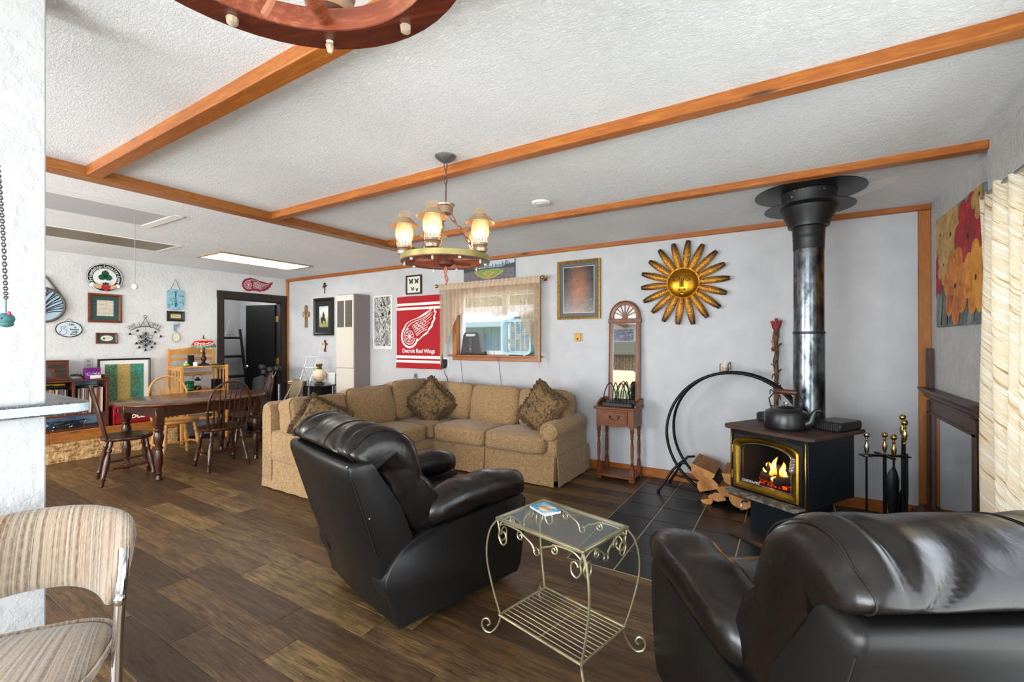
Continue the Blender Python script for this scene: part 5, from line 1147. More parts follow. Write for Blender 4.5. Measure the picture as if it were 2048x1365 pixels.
t = thing('phone', 'black phone propped upright behind the white cup', 'phone', RK(-.10, -.055, TS)); MB().box((0, 0, .075), (.014, .085, .15), .006).build('body', BLACK, t); MB().box((.008, 0, .08), (.002, .072, .12), .0008).build('screen', plain('screen_dark', '0a0a0c', .1), t)
simple('green_dish', 'low dark green dish at the right of the lamp', 'dish', RK(.08, .20, TS), [(0, .002), (.04, 0), (.07, .012), (.072, .018), (.05, .02), (0, .028)], plain('dish_green', '2f4a30', .3))
S2 = .699
rib = [(0, 0), (.05, 0)]+[(.058+.004*math.sin(i*PI/2), .008+.012*i) for i in range(10)]+[(.05, .125), (.052, .135), (.045, .135), (.045, .12), (0, .118)]
simple('green_jar', 'ribbed dark green ceramic jar on the middle rack shelf', 'jar', RK(.06, -.145, S2), rib, GRN)
t = thing('oil_lantern', 'dark hurricane lantern behind the wire ornament on rack', 'lantern', RK(-.03, .0, S2)); m = MB(); m.lathe([(0, 0), (.05, 0), (.055, .02), (.04, .05), (.03, .06)], 18); m.lathe([(.035, .13), (.04, .145), (.02, .16), (.015, .18), (0, .185)], 18); m.build('body', BRZ, t); m = MB(); m.lathe([(.03, .06), (.045, .09), (.032, .13)], 18, cap=False); m.build('globe', GLASS, t); m = MB(); m.tube(bez([(.0, -.05, .14), (0, -.06, .19), (0, 0, .22), (0, .06, .19), (0, .05, .14)], 5), .003, 6); m.build('bail', BLKMET, t)
t = thing('wire_ornament', 'tiny copper wire tricycle ornament on the rack', 'ornament', RK(.13, .0, S2)); m = MB()
for y, r in ((-.05, .03), (.03, .022), (.075, .022)): m.tube([(0, y+r*math.cos(q), r+.002+r*math.sin(q)) for q in [2*PI*j/18 for j in range(18)]], .003, 5, True)
m.build('wheels', COPPER, t); m = MB(); m.tube(bez([(0, -.05, .03), (0, -.06, .08), (0, -.045, .10), (0, .0, .055), (0, .05, .03)], 5), .003, 5); m.tube([(0, -.062, .10), (0, -.035, .115)], .003, 5); m.tube([(0, .03, .022), (0, .075, .022)], .003, 5); m.build('frame', COPPER, t)
simple('black_canister', 'glossy black canister at the right of middle rack shelf', 'canister', RK(.06, .20, S2), [(0, 0), (.058, 0), (.06, .01), (.06, .12), (.062, .125), (.062, .14), (.05, .146), (0, .148)], plain('canister_black', '0d0d10', .2))
simple('bottle', 'green wine bottle with white label on the lowest rack shelf', 'bottle', RK(.07, .10, .314), [(0, 0), (.035, 0), (.037, .01), (.037, .14), (.03, .17), (.014, .2), (.014, .26), (.016, .262), (0, .265)], plain('bottle_green', '16361f', .12), [('paper_label', [(.0375, .05), (.0375, .12)], WHITE)])

# ---- record cabinet on the ledge
cb = thing('record_cabinet', 'reddish brown record cabinet on the ledge under the radio', 'cabinet', (-7.33, 1.6, .35)); X0, X1 = -.16, .165
y0, y1, yd = -.55, .525, .22; ztop = .585
for y, zt in ((y0, ztop), (y1, ztop+.045)): MB().b2(X0, X1, y-.012, y+.012, 0, zt, .002).build('side_panel', WALN, cb)
MB().b2(X0, X1, y0, y1, ztop-.02, ztop, .002).build('top', WALN, cb); MB().b2(X0, X1, y0+.012, y1-.012, .165, .185, .002).build('shelf', WALN, cb); MB().b2(X0, X1, y0, y1, .0, .018, .002).build('bottom', WALN, cb)
MB().b2(X0, X1-.005, yd-.012, yd+.012, .185, ztop-.02, .002).build('divider', WALN, cb)
bl = NT('cabinet_back_poster'); bl.set(col=bl.ramp(bl.noise(bl.coord((1, 1, 3)), 3, 4), [(.35, '6f8fc0'), (.6, 'a9c3e2'), (.75, 'e1e7ee')]), rough=.6); MB().b2(X0, X0+.006, y0, y1, .0, ztop).build('back_board', bl.mat, cb)
random.seed(21)
rec_cols = ['d8cfc0', 'b09a80', '7d6a58', '4b4038', '2e2a2c', '8a3a34', 'c9b59a', '5a6470', 'e6e2da', '94806a', '3a4a4a', '6d5560']
rec_m = [plain('record_sleeve', c, .7) for c in rec_cols]
def recs(y_a, y_b, base, n, side):
    for i in range(n):
        y = y_a+(y_b-y_a)*(i+.5)/n; h_ = .30*random.uniform(.965, 1); t = (y_b-y_a)/n*.86
        o = MB().box((0, 0, h_/2), (.27, t, h_), .0006).build('record', rec_m[random.randrange(12)], None, (base[0], base[1]+y, base[2]), (random.uniform(-.03, .0), 0, 0)); tag(o, 'thin record sleeve in the row '+side+' the cabinet divider', 'record', 'records '+side+' the cabinet divider')
recs(-.30, .165, (-7.325, 1.6, .5355), 38, 'left of'); recs(.245, .485, (-7.325, 1.6, .5355), 22, 'right of')
yt = thing('tool_case', 'flat yellow and black tool case lying on the records', 'case', (-7.33, 1.60, .848)); m = MB(); m.box((0, 0, .016), (.26, .34, .03), .012); m.build('lower_shell', BLACK, yt); MB().box((0, 0, .04), (.25, .32, .022), .01).build('upper_shell', plain('tool_yellow', 'd2a32c', .4), yt); m = MB(); m.bar((.13, -.05, .035), (.13, .05, .035), .02, .014, .004); m.build('handle', BLACK, yt)
fr = thing('folded_papers', 'few dark papers lying on the right hand records', 'papers', (-7.30, 1.96, .848)); MB().box((0, -.02, .004), (.2, .15, .006), .001, M.Rotation(.3, 3, 'Z')).build('paper', plain('paper_dark', '23262b', .6), fr); MB().box((.03, .04, .010), (.14, .11, .004), .001, M.Rotation(-.3, 3, 'Z') @ M.Rotation(.05, 3, 'Y')).build('paper', plain('paper_grey', '8b8f95', .6), fr)
t = thing('string_lights', 'tangled dark string lights with red and clear bulbs in the cabinet bottom', 'lights', (-7.26, 1.78, .369)); random.seed(31); m = MB()
for k in range(5): m.tube(bez([(random.uniform(-.07, .07), random.uniform(-.2, .2), random.uniform(.008, .09)) for _ in range(9)], 5), .004, 5)
m.build('cable', plain('cable_green', '1c2a20', .6), t); bu = [MB().lathe([(.002, 0), (.005, .004), (.005, .010), (0, .018)], 8).mesh('bulb', plain('bulb_'+c, c, .2)) for c in ('b02020', 'd8d8d0', '3f6a44')]
for k in range(26):
    o = bpy.data.objects.new('bulb', bu[k % 3]); C.objects.link(o); o.parent = t; o.location = (random.uniform(-.04, .10), random.uniform(-.2, .2), random.uniform(.0, .08)); o.rotation_euler = (random.uniform(-1.5, 1.5), random.uniform(-1.5, 1.5), 0)
rd = thing('radio', 'red-brown wooden tabletop radio with arched dial and slots', 'radio', (-7.31, 1.50, .936)); m = MB(); m.b2(-.12, .12, -.28, .28, .018, .232, .008); m.b2(-.13, .13, -.295, .295, 0, .022, .006); m.b2(-.125, .125, -.285, .285, .222, .236, .006); m.build('cabinet', WALN, rd)
DK = plain('radio_dark', '2a2521', .5)
for i in range(3): MB().b2(.118, .1225, (.10, .15, .165)[i], .255, .06+.055*(2-i)-.02, .085+.055*(2-i)-.005, .004).build('speaker_slot', DK, rd)
m = MB(); m.add([(.1225, -.0+.115*math.cos(a)+.03, .05+.115*math.sin(a)) for a in [PI*i/16 for i in range(17)]]+[(.1225, -.085, .05)], [list(range(17))]); m.build('dial', plain('dial_grey', '4a4c4d', .3), rd); m = MB(); m.lathe([(.016, 0), (.014, 1)], 14, a=(.122, .03, .08), b=(.14, .03, .08)); m.build('tuning_knob', BLACK, rd)
t = thing('sunglasses', 'dark sunglasses and case on top of the record cabinet', 'sunglasses', (-7.24, 1.85, .936)); m = MB(); m.cushion((0, 0, .028), (.08, .11, .045), 3, 0, 8); m.build('case', plain('case_grey', '8a8d88', .3, 0, alpha=.75), t); m = MB(); m.tube(bez([(.03, -.055, .055), (.04, -.02, .065), (.04, .03, .055), (.02, .06, .03)], 5), .008, 6); m.cushion((.045, -.025, .058), (.012, .045, .026), 3, 0, 6); m.cushion((.045, .025, .053), (.012, .045, .026), 3, 0, 6); m.build('frame', BLACK, t)
t = thing('party_box', 'purple and white box printed DISCO on the record cabinet', 'box', (-7.24, 2.0, .936), math.radians(4)); MB().b2(-.03, .03, -.074, .074, 0, .135, .004).build('carton', plain('box_purple', '6d1173', .45), t)
m = MB(); m.add([(.0305, -.072, .042), (.0305, .072, .042), (.0305, .072, .082), (.0305, -.072, .082)], [(0, 1, 2, 3)]); m.build('printed_band', plain('box_lilac', 'cdb3d8', .5), t); m = MB(); m.text('DISCO', .048, M.Translation((.0312, 0, .062)) @ M.Rotation(PI/2, 4, 'Z') @ M.Rotation(PI/2, 4, 'X'), .0002, bold=.002); m.build('lettering', plain('box_ink', '4b1560', .5), t); m = MB(); m.b2(.031, .034, -.03, .074, .004, .042); m.build('white_card', WHITE, t); m = MB(); m.b2(.031, .036, -.068, -.04, .002, .038); m.build('purple_tag', plain('tag_purple', '7d128a', .5), t)
t = thing('pocket_clutter', 'small brown trinket dish at front edge of cabinet top', 'dish', (-7.19, 2.06, .936)); MB().lathe([(0, 0), (.02, 0), (.03, .010), (.027, .010), (0, .004)], 18).build('dish', plain('dish_brown', '8a6a3c', .5), t)
ol = at(177, 727, x=LX+.004); t = thing('outlet_plate', 'grey double outlet plate on the wall behind purple box', 'outlet', ol); MB().b2(0, .006, -.04, .04, -.06, .06, .002).build('plate', plain('outlet_grey', 'b5b2ae', .5), t)
for z in (-.025, .025): MB().b2(.006, .008, -.017, .017, z-.014, z+.014, .002).build('socket', plain('socket_grey', '8f8c88', .5), t)

# ---- framed picture and record crate standing on the ledge
art = NT('forest_print'); sp = art('SeparateXYZ', {0: art.coord()}); n1 = art.noise(art.coord((1, 2.5, 1)), 55, 6, .75); n2 = art.noise(art.coord(), 4, 3)
base = art.ramp(n1, [(.3, '16413f'), (.45, '2f6b62'), (.55, '6f8a52'), (.65, '3d9196'), (.75, '9aa468')]); band = art('Math', {0: sp.outputs[0], 1: -.01}, operation='SUBTRACT').outputs[0]; band = art('Math', {0: band}, operation='ABSOLUTE').outputs[0]
k = art.ramp(art('Math', {0: band, 1: art('Math', {0: n1, 1: .06}, operation='MULTIPLY').outputs[0]}, operation='ADD').outputs[0], [(.085, (1, 1, 1, 1)), (.105, (0, 0, 0, 1))]); side = art.ramp(art('Math', {0: sp.outputs[0], 1: n2}, operation='ADD').outputs[0], [(.60, (0, 0, 0, 1)), (.72, (.55, .55, .55, 1))])
art.set(col=art.mix(k, art.mix(side, base, H('2aa7a8')), art.ramp(n1, [(.3, '8a7a3c'), (.6, 'c9b06a')])), rough=.25)
def frame(name, label, cat, loc, rz, w_, h_, fw, fd, fmat, mats, mw=0, mmat=None, rx=0, group=None, gold=None):
    """picture facing local -y, centred at loc"""
    t = thing(name, label, cat, loc, rz, group, rx); m = MB(); a, b = w_/2, h_/2; sect = [(0, 0), (0, -fd), (fw*.45, -fd*1.15), (fw, -fd*.75), (fw, 0)]
    rr = []
    for sx, sz in ((-1, -1), (1, -1), (1, 1), (-1, 1)): rr.append([V((sx*(a-i), y, sz*(b-i))) for i, y in sect])
    m.rings(rr, loop=True); m.build('frame', fmat, t, angle=25)
    ia, ib = a-fw, b-fw
    if mw: MB().b2(-ia, ia, -fd*.45, -fd*.35, -ib, ib).build('mat_board', mmat, t)
    pa, pb = ia-mw, ib-mw; m = MB(); m.b2(-pa, pa, -fd*.45-.0015, -fd*.40, -pb, pb)
    if gold: MB().b2(-pa-.006, pa+.006, -fd*.45-.0008, -fd*.40, -pb-.006, pb+.006).build('fillet', gold, t)
    m.build('print', mats, t); return t
BLKFR = plain('black_frame', '15171c', .3)
c0 = at(245, 768, x=-7.4); frame('framed_print', 'large black framed forest print leaning on wall behind the crate', 'picture', (-7.425, 2.375, .86), PI/2, .55, .62, .022, .02, BLKFR, art.mat, .05, plain('white_mat', 'e9e7e2', .7), rx=0)
cr = thing('record_crate', 'red plastic crate with white lettering on the ledge', 'crate', (-7.31, 2.48, .35)); RED = plain('crate_red', '8c1420', .35); CW, CD, CHh = .29, .16, .225
for s in (-1, 1): MB().b2(-CD, CD, s*CW-.012, s*CW+.012, 0, CHh, .003).build('end_panel', RED, cr)
MB().b2(-CD, -CD+.012, -CW, CW, 0, .15, .003).build('back_panel', RED, cr)
m = MB(); m.b2(CD-.012, CD, -CW, CW, 0, .15, .003)
MB().b2(CD-.018, CD+.003, -CW, CW, CHh-.03, CHh, .003).build('front_rail', RED, cr); m.b2(CD-.018, CD+.003, -CW, CW, .13, .15, .002); m.b2(CD-.018, CD+.003, -CW, CW, .05, .06, .002); m.build('front_panel', RED, cr); MB().b2(-CD, CD, -CW, CW, 0, .01).build('crate_floor', RED, cr)
m = MB(); m.text('Coca-Cola', .105, M.Translation((CD+.0035, .02, .095)) @ M.Rotation(PI/2, 4, 'Z') @ M.Rotation(PI/2, 4, 'X'), .0003, .28, bold=.0025); m.build('lettering', plain('crate_white', 'ece7e0', .5), cr)
for i in range(14):
    o = MB().box((0, 0, .135), (.26, .011, .27), .001).build('record', rec_m[(i*5) % 12], None, (-7.315, 2.225+.0145*i, .3615), (-.02, 0, 0)); tag(o, 'thin record sleeve standing in the red crate', 'record', 'records in the red crate')
t = thing('yellow_box', 'yellow cardboard box standing in the red crate', 'box', (-7.31, 2.56, .361)); MB().b2(-.10, .10, -.10, .10, 0, .265, .003).build('carton', plain('box_yellow', 'd8962a', .5), t); MB().b2(-.10, .10, .05, .102, 0, .255, .003).build('dark_end', plain('box_brown', '4a2c14', .6), t)
# ================================================================== LEFT WALL
def LW(px, py, d=0): p = at(px, py, x=LX+d); return p
def lsize(p0, p1):
    a, b = LW(*p0), LW(*p1); return abs(b.y-a.y), abs(b.z-a.z)
SIGNW = plain('sign_white', 'e3e6e6', .5); INK = plain('ink_black', '16181a', .5)
# hanging round leaded tree disc half hidden by the pillar
t = thing('stained_glass_disc', 'round leaded glass tree disc hanging half behind pillar', 'wall art', LW(83, 610, .02), PI/2); R = .20
m = MB(); m.tube([(R*math.cos(a), 0, R*math.sin(a)) for a in [2*PI*i/48 for i in range(48)]], .024, 8, True, flat=.6); m.build('rim', plain('rope_grey', '5d574f', .9), t)
m = MB(); m.prism(circ(R, 40), -.003, .003); m.build('glass', plain('disc_blue', 'a9c3d6', .15), t)
m = MB(); random.seed(4); m.tube(bez([(0, -.006, -R), (.01, -.006, -.08), (0, -.006, 0)], 6), [.014-.0008*i for i in range(13)], 6)
for i in range(22):
    a = math.radians(-20+220*i/21); r0 = random.uniform(.02, .07); p = V((0, -.006, -.12+.012*i if i < 11 else -.12+.012*(21-i))); e = V((R*.97*math.cos(a), -.006, R*.97*math.sin(a))); q = p.lerp(e, .5)+V((random.uniform(-.02, .02), 0, random.uniform(-.0, .03))); m.tube(bez([p, q, e], 4), .0045, 5)
    if i % 2: m.tube(bez([q, q.lerp(e, .5)+V((.02, 0, .01)), V((R*.97*math.cos(a+.12), -.006, R*.97*math.sin(a+.12)))], 3), .0035, 5)
m.build('tree_branches', plain('lead_dark', '24292e', .5), t)
m = MB(); m.tube([(.16, 0, .13), (.05, .0, .32)], .012, 6); m.tube([(-.16, 0, .13), (-.0, .0, .36), (.05, 0, .32)], .012, 6); m.build('hanging_strap', plain('strap_grey', '5d574f', .9), t)
# oval sign
t = thing('oval_sign', 'small oval sign reading Life is better with dogs', 'sign', LW(138, 659, .012), PI/2)
m = MB(); m.tube([(.117*math.cos(a), 0, .092*math.sin(a)) for a in [2*PI*i/40 for i in range(40)]], .006, 6, True); m.tube([(-.05, .004, .083), (0, .004, .13), (.05, .004, .083)], .002, 4); m.build('metal_rim', BLKMET, t); MB().prism(circ(.116, 40, rz=.091), -.004, .002).build('plaque', plain('plaque_blue', 'c8d6e2', .4), t)
m = MB()
for s, x, z in (('Life', .02, .058), ('is', .055, .028), ('better', .05, -.002), ('with', .052, -.032), ('dogs', .04, -.06)): m.text(s, .034, TXZ(x, z, -.0052), .0002, bold=.0007)
m.tube([(p.x, -.005, p.y) for p in bez([(-.045, .04, 0), (-.075, .02, 0), (-.065, -.005, 0), (-.085, -.04, 0), (-.06, -.068, 0), (-.025, -.05, 0), (-.025, -.01, 0), (-.05, .01, 0), (-.03, .03, 0), (-.045, .04, 0)], 5)], .0018, 4); m.m = 0; m.build('lettering', INK, t)
# friendship loyalty love medallion
t = thing('claddagh_medallion', 'round Friendship Loyalty Love plaque with shamrock, hands and heart', 'plaque', LW(210, 556, .02), PI/2); R = .178
m = MB(); m.tube([(R*math.cos(a), 0, R*math.sin(a)) for a in [math.radians(-35+250*i/48) for i in range(49)]], .004, 6); m.prism(circ(R-.004, 48), .0, .006); m.m = 1; m.prism(circ(R*.62, 40), -.006, .0); m.build('disc', [INK, SIGNW], t)
m = MB(); m.tube([(R*.64*math.cos(a), -.003, R*.64*math.sin(a)) for a in [2*PI*i/48 for i in range(48)]], .004, 6, True); m.tube([(R*.98*math.cos(a), -.003, R*.98*math.sin(a)) for a in [2*PI*i/48 for i in range(48)]], .004, 6, True); 
txt = 'Friendship-Loyalty-Love'
for i, c_ in enumerate(txt):
    a = math.radians(205-230*(i+.5)/len(txt)); m.text(c_, .055, TXZ(R*.80*math.cos(a), R*.80*math.sin(a), -.0015, PI/2-a), .0002, bold=.0006)
m.build('lettering', SIGNW, t)
m = MB()
for a in (90, 210, 330): m.prism(circ(.036, 16, .036*math.cos(math.radians(a)), .02+.034*math.sin(math.radians(a))), -.012, -.006)
m.prism([(-.006, .05), (.006, .05), (.008, .095), (-.004, .095)], -.011, -.006); m.build('shamrock', plain('shamrock_green', '0e4a30', .5), t)
m = MB()
for s in (-1, 1): m.cushion((s*.078, -.014, -.115), (.10, .03, .05), 3, 0, 8, M.Rotation(s*-.35, 3, 'Y')); m.cushion((s*.045, -.02, -.105), (.05, .02, .022), 3, 0, 6, M.Rotation(s*.3, 3, 'Y'))
m.build('hand', plain('hand_tan', 'd2a880', .6), t)
m = MB()
for s in (-1, 1): m.cushion((s*.128, -.014, -.098), (.045, .034, .055), 3, 0, 8, M.Rotation(s*-.5, 3, 'Y'))
m.build('cuff', SIGNW, t)
hrt = [(0, -.175), (-.028, -.145), (-.042, -.12), (-.038, -.10), (-.02, -.094), (0, -.108), (.02, -.094), (.038, -.10), (.042, -.12), (.028, -.145)]; m = MB(); m.prism(hrt, -.034, -.012); m.build('heart', plain('heart_red', 'b5141c', .4), t)
m = MB(); m.prism([(-.026, -.09), (.026, -.09), (.03, -.066), (.014, -.076), (0, -.058), (-.014, -.076), (-.03, -.066)], -.03, -.014); m.build('crown', INK, t)
# frames with green mats
GM = plain('green_mat', '274a47', .7); CHERRY = wood('cherry_frame', '5f2c14', '8d4a24', 'x', .35)
PAPER = NT('lettered_paper'); sp = PAPER('SeparateXYZ', {0: PAPER.coord()}); ln = PAPER('Math', {0: sp.outputs[2], 1: 62.0}, operation='MULTIPLY').outputs[0]; fr_ = PAPER('Math', {0: ln}, operation='FRACT').outputs[0]; nz = PAPER.noise(PAPER.coord((60, 1, 2)), 3, 2)
PAPER.set(col=PAPER.mix(PAPER('Math', {0: PAPER.ramp(fr_, [(.62, (0, 0, 0, 1)), (.66, (1, 1, 1, 1))]), 1: PAPER.ramp(nz, [(.42, (0, 0, 0, 1)), (.46, (.75, .75, .75, 1))])}, operation='MULTIPLY').outputs[0], H('d9d2bf'), H('3d3a35')), rough=.6)
w_, h_ = lsize((176, 584), (243, 650)); c = LW(210, 617, 0); f1 = frame('framed_verse', 'cherry framed printed verse in a dark green mat', 'picture', c, PI/2, .335, .37, .035, .02, CHERRY, PAPER.mat, .05, GM)
f2 = frame('framed_card', 'small cherry frame with oval card in green mat under the verse', 'picture', LW(213, 677, 0), PI/2, .215, .14, .022, .018, CHERRY, GM, .0); m = MB(); m.prism(circ(.062, 30, rz=.036), -.0105, -.008); m.build('oval_card', plain('card_cream', 'dcdccc', .6), f2); m = MB(); m.prism(circ(.014, 12, -.028, -.004), -.0115, -.0105); m.b2(-.005, .045, -.0112, -.0105, -.003, .0); m.b2(-.02, .04, -.0112, -.0105, .012, .0145); m.build('card_print', plain('card_ink', '5a4a40', .6), f2)
# wire welcome hanging with bells
t = thing('wire_welcome', 'black wire WELCOME hanging with hearts and little bells', 'wall hanging', LW(291, 668, .02), PI/2)
m = MB(); m.tube([(.017*math.cos(a), 0, .235+.017*math.sin(a)) for a in [2*PI*i/14 for i in range(14)]], .0028, 5, True)
for s in (-1, 1): m.tube([(0, 0, .218), (s*.062, 0, .085)], .003, 5)
arcR = .26; m.tube([(arcR*math.sin(a), 0, -.16+arcR*math.cos(a)) for a in [math.radians(-40+80*i/16) for i in range(17)]], .004, 5)
for i, c_ in enumerate('WELCOME'): a = math.radians(-40+80*(i+.5)/7); m.text(c_, .085, TXZ((arcR+.035)*math.sin(a), -.16+(arcR+.035)*math.cos(a), 0, a), .002, bold=-.0022)
def heart(cx, cz, s): m.tube([(cx+s*x, 0, cz+s*z) for x, z in bez2([(0, -1), (-.6, -.35), (-.85, .25), (-.5, .65), (0, .3), (.5, .65), (.85, .25), (.6, -.35), (0, -1)], 4)], .0028, 5)
for cx, cz in ((0, .0), (-.055, -.04), (.055, -.04), (0, -.075), (-.05, -.11), (.05, -.11), (0, -.155)): heart(cx, cz, .036)
m.tube([(0, 0, .1), (0, 0, -.24)], .0022, 5); m.build('wire_frame', BLKMET, t)
bm_ = MB(); bm_.lathe([(.004, .0), (.010, -.004), (.013, -.02), (.017, -.03), (.0, -.028)], 10); bmesh_ = bm_.mesh('bell', plain('bell_dark', '2a2420', .4, .7))
for x, z in ((-.17, .0), (-.09, .045), (.11, .03), (.175, -.03), (-.10, -.125), (.105, -.13), (-.07, -.18), (.07, -.18), (0, -.215), (0, .005), (-.055, -.035), (0, -.07), (-.05, -.105), (.05, -.105), (0, -.15)):
    o = bpy.data.objects.new('bell', bmesh_); C.objects.link(o); o.parent = t; o.location = (x, -.004, z+.012)
# blue welcome tag
t = thing('welcome_plaque', 'pale blue speckled plaque reading WELCOME on cord', 'sign', LW(351, 599, .014), PI/2); WP = .74; BLU = mottled('speckled_blue', [(.36, '2e5660'), (.44, '79aebf'), (.62, '8cbccb')], 28, .5)
pl = [(-.10, -.165), (-.06, -.20), (0, -.21), (.06, -.20), (.10, -.165), (.105, .15), (.085, .16), (.06, .185), (0, .195), (-.06, .185), (-.085, .16), (-.105, .15)]; pl = [(x, z*WP) for x, z in pl]
m = MB(); m.prism(pl, -.008, .006); m.build('board', BLU, t); m = MB()
for i, c_ in enumerate('WELCOME'): m.text(c_, .04, TXZ(0, .10-.033*i, -.0085), .0003, bold=.0016)
m.build('lettering', plain('sign_ink', '1d3438', .5), t); m = MB(); m.tube([(-.06, 0, .13), (0, .004, .29), (.06, 0, .13)], .003, 5); m.build('cord', plain('cord_brown', '4a4038', .9), t)
f3 = frame('framed_note', 'little black frame holding a parchment card under blue plaque', 'picture', LW(351, 633, 0), PI/2, .215, .145, .026, .018, BLKFR, plain('parchment', 'cdbd8e', .7), .02, plain('dark_olive_mat', '3c3f30', .7)); m = MB(); m.b2(-.045, .045, -.0105, -.0098, .004, .008); m.b2(-.035, .04, -.0105, -.0098, -.010, -.006); m.build('script_line', plain('note_ink', '8a6a4a', .6), f3)
t = thing('oval_ornament', 'oval cream ornament hanging from blue ribbon near the lamp', 'ornament', LW(352, 675, .012), PI/2); m = MB(); m.prism(circ(.046, 28, rz=.066), -.006, .004); m.build('medallion', plain('medallion_cream', 'd5d8bf', .6), t); m = MB(); m.tube([(.046*math.cos(a), -.003, .066*math.sin(a)) for a in [2*PI*i/28 for i in range(28)]], .005, 6, True); m.build('braided_rim', mottled('braid', [(.4, '4d5a50'), (.6, 'c8cbb4')], 70, .8), t)
m = MB(); m.b2(-.005, .005, -.004, -.001, .066, .18); m.b2(-.028, -.012, -.003, .0, .09, .17); m.tube(bez([(0, -.004, .175), (-.03, -.004, .195), (-.02, -.004, .17), (0, -.004, .175), (.04, -.004, .20), (.03, -.004, .17), (0, -.004, .175), (.045, -.004, .15)], 4), .004, 5); m.build('ribbon', plain('ribbon_blue', '5f8ea3', .7), t)
# winged wheel emblem (drawn facing local -y)
def winged(m, k, layers, y=-.002, dy=-.0006, rot=0, cx=0, cz=0):
    """layers = (outline, body, detail) material slots"""
    c_, s_ = math.cos(rot), math.sin(rot)
    def T(p): return [(cx+k*(x*c_-z*s_), cz+k*(x*s_+z*c_)) for x, z in p]
    wheel = circ(.30, 40, -.42, -.02)
    wing = bez2([(-.50, .26), (-.30, .36), (-.05, .33), (.25, .22), (.55, .16), (.80, .20), (.93, .28), (.90, .16), (.80, .06), (.82, .0), (.70, -.06), (.68, -.12), (.55, -.16), (.50, -.22), (.36, -.24), (.28, -.29), (.10, -.28), (-.15, -.30)], 3)
    def grow(p, d):
        n = len(p); ax = sum(q[0] for q in p)/n; az = sum(q[1] for q in p)/n; return [(x+d*(x-ax)/max(.05, math.hypot(x-ax, z-az)), z+d*(z-az)/max(.05, math.hypot(x-ax, z-az))) for x, z in p]
    m.flat(T(circ(.365, 40, -.42, -.02)), y, layers[0]); m.flat(T(grow(wing, .07)), y+dy*.2, layers[0])
    m.flat(T(wing), y+dy, layers[1]); m.flat(T(wheel), y+dy*1.3, layers[1])
    # white rings and spokes
    def ring(r0, r1, yy, mt, a0=0, a1=2*PI, n=32):
        for i in range(n):
            a, b = a0+(a1-a0)*i/n, a0+(a1-a0)*(i+1)/n; P = [(-.42+r*math.cos(q), -.02+r*math.sin(q)) for r, q in ((r0, a), (r1, a), (r1, b), (r0, b))]; m.flat(T(P), yy, mt)
    ring(.225, .25, y+dy*2, layers[2], PI*.35, PI*1.75); ring(.165, .18, y+dy*2, layers[2]); ring(.0, .05, y+dy*2, layers[2]); ring(.065, .075, y+dy*2, layers[2])
    for i in range(8):
        a = 2*PI*i/8; m.flat(T([(-.42+r*math.cos(q), -.02+r*math.sin(q)) for r, q in ((.075, a-.12), (.165, a-.10), (.165, a+.10), (.075, a+.12))]), y+dy*2, layers[2])
    # feather lines
    def stroke(p, w0, w1):
        q = bez2(p, 5); n = len(q); L_, R_ = [], []
        for i in range(n):
            a, b = q[max(i-1, 0)], q[min(i+1, n-1)]; d = math.hypot(b[0]-a[0], b[1]-a[1]) or 1; nx_, nz_ = -(b[1]-a[1])/d, (b[0]-a[0])/d; w = w0+(w1-w0)*i/(n-1); L_.append((q[i][0]+nx_*w, q[i][1]+nz_*w)); R_.append((q[i][0]-nx_*w, q[i][1]-nz_*w))
        for i in range(n-1): m.flat(T([L_[i], L_[i+1], R_[i+1], R_[i]]), y+dy*2.4, layers[2])
    stroke([(-.46, .21), (-.25, .28), (0, .25), (.3, .15), (.6, .11), (.80, .18)], .014, .007)
    for z0, z1, xe in ((.17, .08, .76), (.10, .02, .72), (.03, -.05, .62), (-.04, -.12, .50), (-.11, -.18, .36), (-.17, -.235, .22)): stroke([(-.17, z0), (.05, z0+.015-.02), (.3, (z0+z1)/2-.03), (xe, z1)], .013, .006)
    for x, z0, z1 in ((-.10, .17, .10), (.02, .16, .10), (.16, .13, .07), (.30, .10, .04), (-.08, .09, .03), (.06, .07, .01), (.2, .04, -.02), (.34, .01, -.05), (-.05, .02, -.05), (.1, -.01, -.07), (.24, -.04, -.10), (0, -.06, -.12), (.14, -.09, -.15)): stroke([(x, z0), (x+.05, (z0+z1)/2), (x+.02, z1)], .008, .005)
RWR = plain('emblem_red', 'b01530', .6); RWD = plain('emblem_maroon', '8e1230', .6); RWW = plain('emblem_white', 'ece4e2', .7)
t = thing('winged_wheel_decal', 'maroon and white winged wheel emblem on the wall over doorway', 'decal', LW(512, 571, .001), PI/2); m = MB(); winged(m, .285, (0, 1, 2)); m.build('emblem', [RWD, RWD, RWW], t, angle=10)
# ladder shelf and peg ornament in the hall
t = thing('ladder_shelf', 'black ladder shelf standing in the hall beyond the open door', 'shelf', (-8.62, 4.22, 0), PI/2)
for x in (-.33, .30):
    m = MB(); m.bar((x, -.22, 0), (x, .14, 1.62), .045, .03, .003, (1, 0, 0)); m.build('rail', BLACK, t)
for z, d in ((.40, .30), (.76, .25), (1.12, .20), (1.46, .15)): m = MB(); m.b2(-.31, .28, -.22+.36*z/1.62-.06, -.22+.36*z/1.62+d-.06, z-.02, z+.02, .003); m.build('step', BLACK, t)
t = thing('peg_triangle', 'pale dotted triangular tree ornament on top ladder step', 'ornament', (-8.52, 4.22, 1.482), PI/2); m = MB(); m.rings([[V((x, y, 0)) for x, y in ((-.085, -.03), (.085, -.03), (.085, .03), (-.085, .03))], [V((x, y, .29)) for x, y in ((-.004, -.004), (.004, -.004), (.004, .004), (-.004, .004))]]); m.build('body', plain('peg_grey', '9b9b98', .7), t)
m = MB()
for i in range(4):
    for j in range(4-i): m.ball((-.042+.028*j+.014*i, -.029+.008*i, .035+.055*i), (.007, .005, .007), 6)
